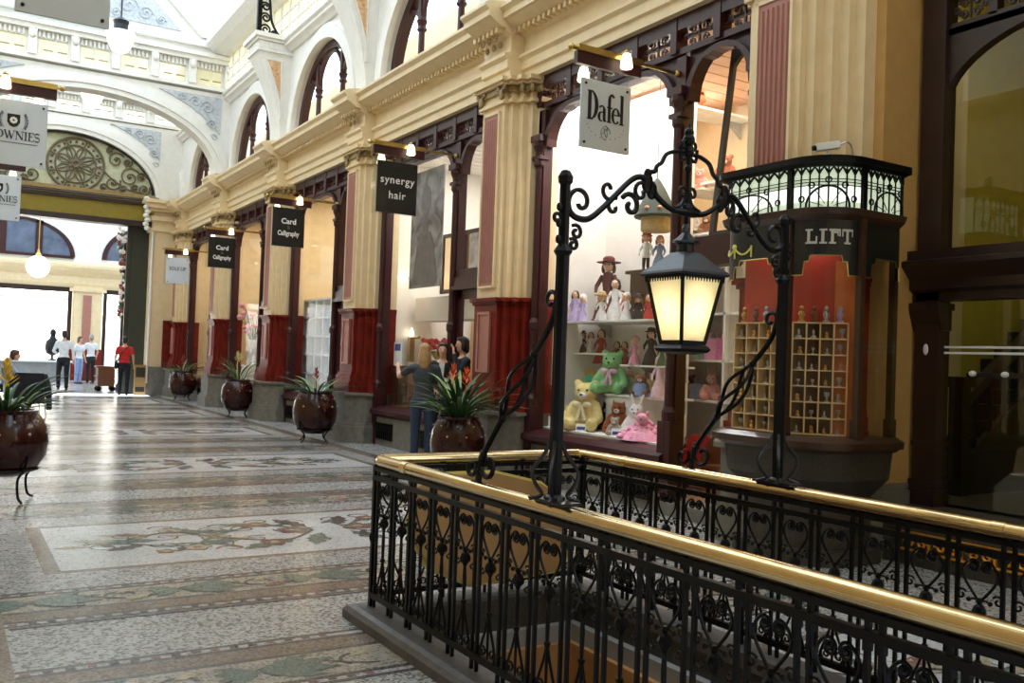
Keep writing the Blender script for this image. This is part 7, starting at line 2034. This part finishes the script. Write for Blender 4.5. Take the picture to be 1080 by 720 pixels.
wl.location = (p.x, p.y, p.z)
m = MB(); m.ell(p, (.09, .09, .11), 10, 8); m.build('shade', mat('lit_wall_lamp', rgb(255, 250, 230), .4, emit=rgb(255, 244, 214), estr=6), wl, smooth=True)
m = MB(); m.tube([(p.x, p.y, p.z), (p.x + .1, p.y + .25, p.z), (p.x + .2, 15.9 + .1, p.z)], .015, 6); m.build('arm', brass_dull, wl)
wb = thing('wall_bracket_lamp', 'little brass bracket lamp with a glowing tip behind the blonde woman', 'lamp', tuple(onX(434, 354, 7.6)))
x, y, z = wb.location
m = MB(); m.box(x - .05, x + .05, y - .05, y + .05, z - .5, z - .02); m.tube([(x, y, z - .03), (x, y - .35, z - .03)], .03, 6); m.build('bracket', brass_dull, wb)
m = MB(); m.lathe([(.04, -.02), (.05, .03), (.02, .12), (.001, .16)], (x, y, z), 8); m.build('flame_shade', MATS['lit_wall_lamp'], wb, smooth=True)
m = MB(); m.box(x - .08, x + .08, y - .08, y + .08, .1, z - .5); m.build('stand', shopwhite, wb)
bk_ = thing('wall_bulkhead', 'white bulkhead with a beige lower partition inside the hair shop', 'partition', (7.8, 14, 2.3), kind='structure')
m = MB(); m.box(7.66, 8.1, 12.2, 16.0, 2.28, 2.72); m.build('bulkhead', shopwhite, bk_)
m = MB(); m.box(8.9, 9.0, 11.3, 16.0, .1, 2.5); m.build('partition', mat('beige_partition', rgb(196, 164, 120), .6), bk_)
pt = thing('painting', 'dark landscape painting inside the hair shop above the women', 'painting', tuple(onX(460, 345, 8.85)))
x, y, z = pt.location
m = MB(); m.box(8.86, 8.9, y - .75, y + .75, z - .5, z + .5); m.build('picture_frame', frame_dark, pt)
m = MB(); m.box(8.845, 8.862, y - .68, y + .68, z - .43, z + .43); m.build('canvas', mat('dark_landscape', rgb(92, 66, 44), .5, var=.6, scale=5), pt)
fb = thing('flower_bowl', 'bowl of red flowers on a cream pedestal behind the women', 'flowers', tuple(onX(465, 368, 7.9)))
x, y, z = fb.location; 
m = MB(); m.lathe([(.1, 0), (.18, .1), (.2, .16), (.19, .16)], (x, y, z - .2), 14); m.build('bowl', brass_dull, fb)
m = MB(); rnd = random.Random(5)
for k in range(60): a = rnd.uniform(0, 2 * PI); r_ = .34 * math.sqrt(rnd.random()); m.ell((x + r_ * math.cos(a), y + r_ * math.sin(a), z + .06 + rnd.uniform(-.06, .12)), .05, 6, 4)
m.build('flower_heads', mat('crimson_flower', rgb(196, 40, 52), .6, var=.25, scale=30), fb)
m = MB(); m.box(x - .3, x + .3, y - .5, y + .5, .1, z - .2); m.build('pedestal', shopcream, fb)
nt_ = thing('leaflet_stand', 'clear stand of white and blue leaflets in the hair shop window', 'leaflets', tuple(onX(420, 383, 7.0)))
x, y, z = nt_.location
m = MB(); m.box(x - .02, x, y - .16, y + .16, 1.43, 1.85); m.build('leaflet', whitecol, nt_)
m = MB(); m.box(x - .024, x - .02, y - .12, y + .12, 1.7, 1.82); m.build('blue_print', MATS['blue_print'], nt_)

# ================================================================== CUBBY SHOP AND FARTHER SHOPS
cu = thing('cubby_shelves', 'white cubby shelf unit in the third shop window', 'shelves', (7.2, 20.2, .7))
m = MB(); y0, y1, z0, z1 = 19.2, 21.1, .72, 2.82
for k in range(5): yy = y0 + (y1 - y0) * k / 4; m.box(7.15, 7.5, yy - .02, yy + .02, z0, z1)
for k in range(6): zz = z0 + (z1 - z0) * k / 5; m.box(7.15, 7.5, y0, y1, zz - .02, zz + .02)
m.box(7.48, 7.5, y0, y1, z0, z1); m.build('carcass', whitecol, cu)
rnd = random.Random(12); n_ = 0
vm = [dm('grey_vase', rgb(150, 156, 160), .3), dm('pale_vase', rgb(200, 204, 204), .3), dm('dark_vase', rgb(74, 78, 84), .3)]
v0 = None
for k in range(4):
    for r_ in range(5):
        yy = y0 + (y1 - y0) * (k + .5) / 4; zz = z0 + (z1 - z0) * r_ / 5 + .02
        if rnd.random() < .75:
            m = MB(); hh_ = rnd.uniform(.12, .28)
            if v0 is None:
                m.lathe([(.05, 0), (.08, .06), (.09, .12), (.05, .2), (.04, .24), (.055, .26)], (0, 0, 0), 12); v0 = m.build('vase', vm[0], None, smooth=True); o = v0
            else: o = v0.copy(); COL.objects.link(o)
            o.location = (7.3, yy, zz); o.scale = (1, 1, hh_ / .26)
            tag(o, 'small grey vase standing in the white cubby shelf unit', 'vase', 'grey vases in the cubby shelf unit')
lb_ = thing('display_plinth', 'low white display deck under the cubby shelf unit', 'display', (7.3, 19.5, .1))
m = MB(); m.box(6.95, 7.9, 18.1, 21.2, .1, .7); m.build('base', shopwhite, lb_)
m = MB(); m.box(6.95, 7.92, 18.1, 21.2, .7, .715); m.build('top', whitecol, lb_)
vs = thing('flower_vase', 'tall vase of pink flowers in the fourth shop window', 'flowers', (7.2, 23.9, .7))
p = onX(268, 345, 7.2); x, y = 7.2, p.y
vs.location = (x, y, .1)
m = MB(); m.box(x - .25, x + .25, y - .25, y + .25, .1, 1.2); m.build('stand', shopwhite, vs)
m = MB(); m.lathe([(.1, 0), (.16, .2), (.1, .5), (.14, .7)], (x, y, 1.2), 14); m.build('vase', vm[1], vs, smooth=True)
m = MB(); rnd = random.Random(2)
for k in range(26):
    a = rnd.uniform(0, 2 * PI); r_ = rnd.uniform(.1, .5); zz = 1.9 + rnd.uniform(.2, 1.0); m.tube([(x, y, 1.85), (x + r_ * .6 * math.cos(a), y + r_ * .6 * math.sin(a), zz - .2), (x + r_ * math.cos(a), y + r_ * math.sin(a), zz)], .01, 4, mi=1); m.ell((x + r_ * math.cos(a), y + r_ * math.sin(a), zz), (.07, .07, .06), 6, 5)
m.build('blooms', [mat('pink_bloom', rgb(226, 150, 160), .6), leaf_m], vs)

# ================================================================== LIGHT
w = bpy.data.worlds.new('sky'); S.world = w; w.use_nodes = True
bg = w.node_tree.nodes['Background']; bg.inputs[0].default_value = (.77, .885, 1.0, 1); bg.inputs[1].default_value = 3.6
def portal(loc, rot, sx, sy):
    o = area('sky_portal', loc, rot, sx, sy, 0); o.data.cycles.is_portal = True
    return o
portal((CX, 17.8, 13.3), (0, 0, 0), 6.5, 18); portal((CX, 2.5, 13.3), (0, 0, 0), 2.4, 13); portal((8.2, 16.5, 9.6), (0, 0, 0), 2.7, 33); portal((6.62, 16.5, 9.37), (0, PI / 2, 0), .95, 32); portal((-.62, 14, 9.37), (0, -PI / 2, 0), .95, 36); portal((CX, 29.7, 13.3), (0, 0, 0), 6.5, 5.8); portal((3, 39.5, 10.2), (0, 0, 0), 18, 12)
S.cycles.max_bounces = 8; S.cycles.diffuse_bounces = 4; S.cycles.glossy_bounces = 3; S.cycles.transmission_bounces = 4; S.cycles.transparent_max_bounces = 12
S.cycles.caustics_reflective = False; S.cycles.caustics_refractive = False
S.cycles.sample_clamp_indirect = 6
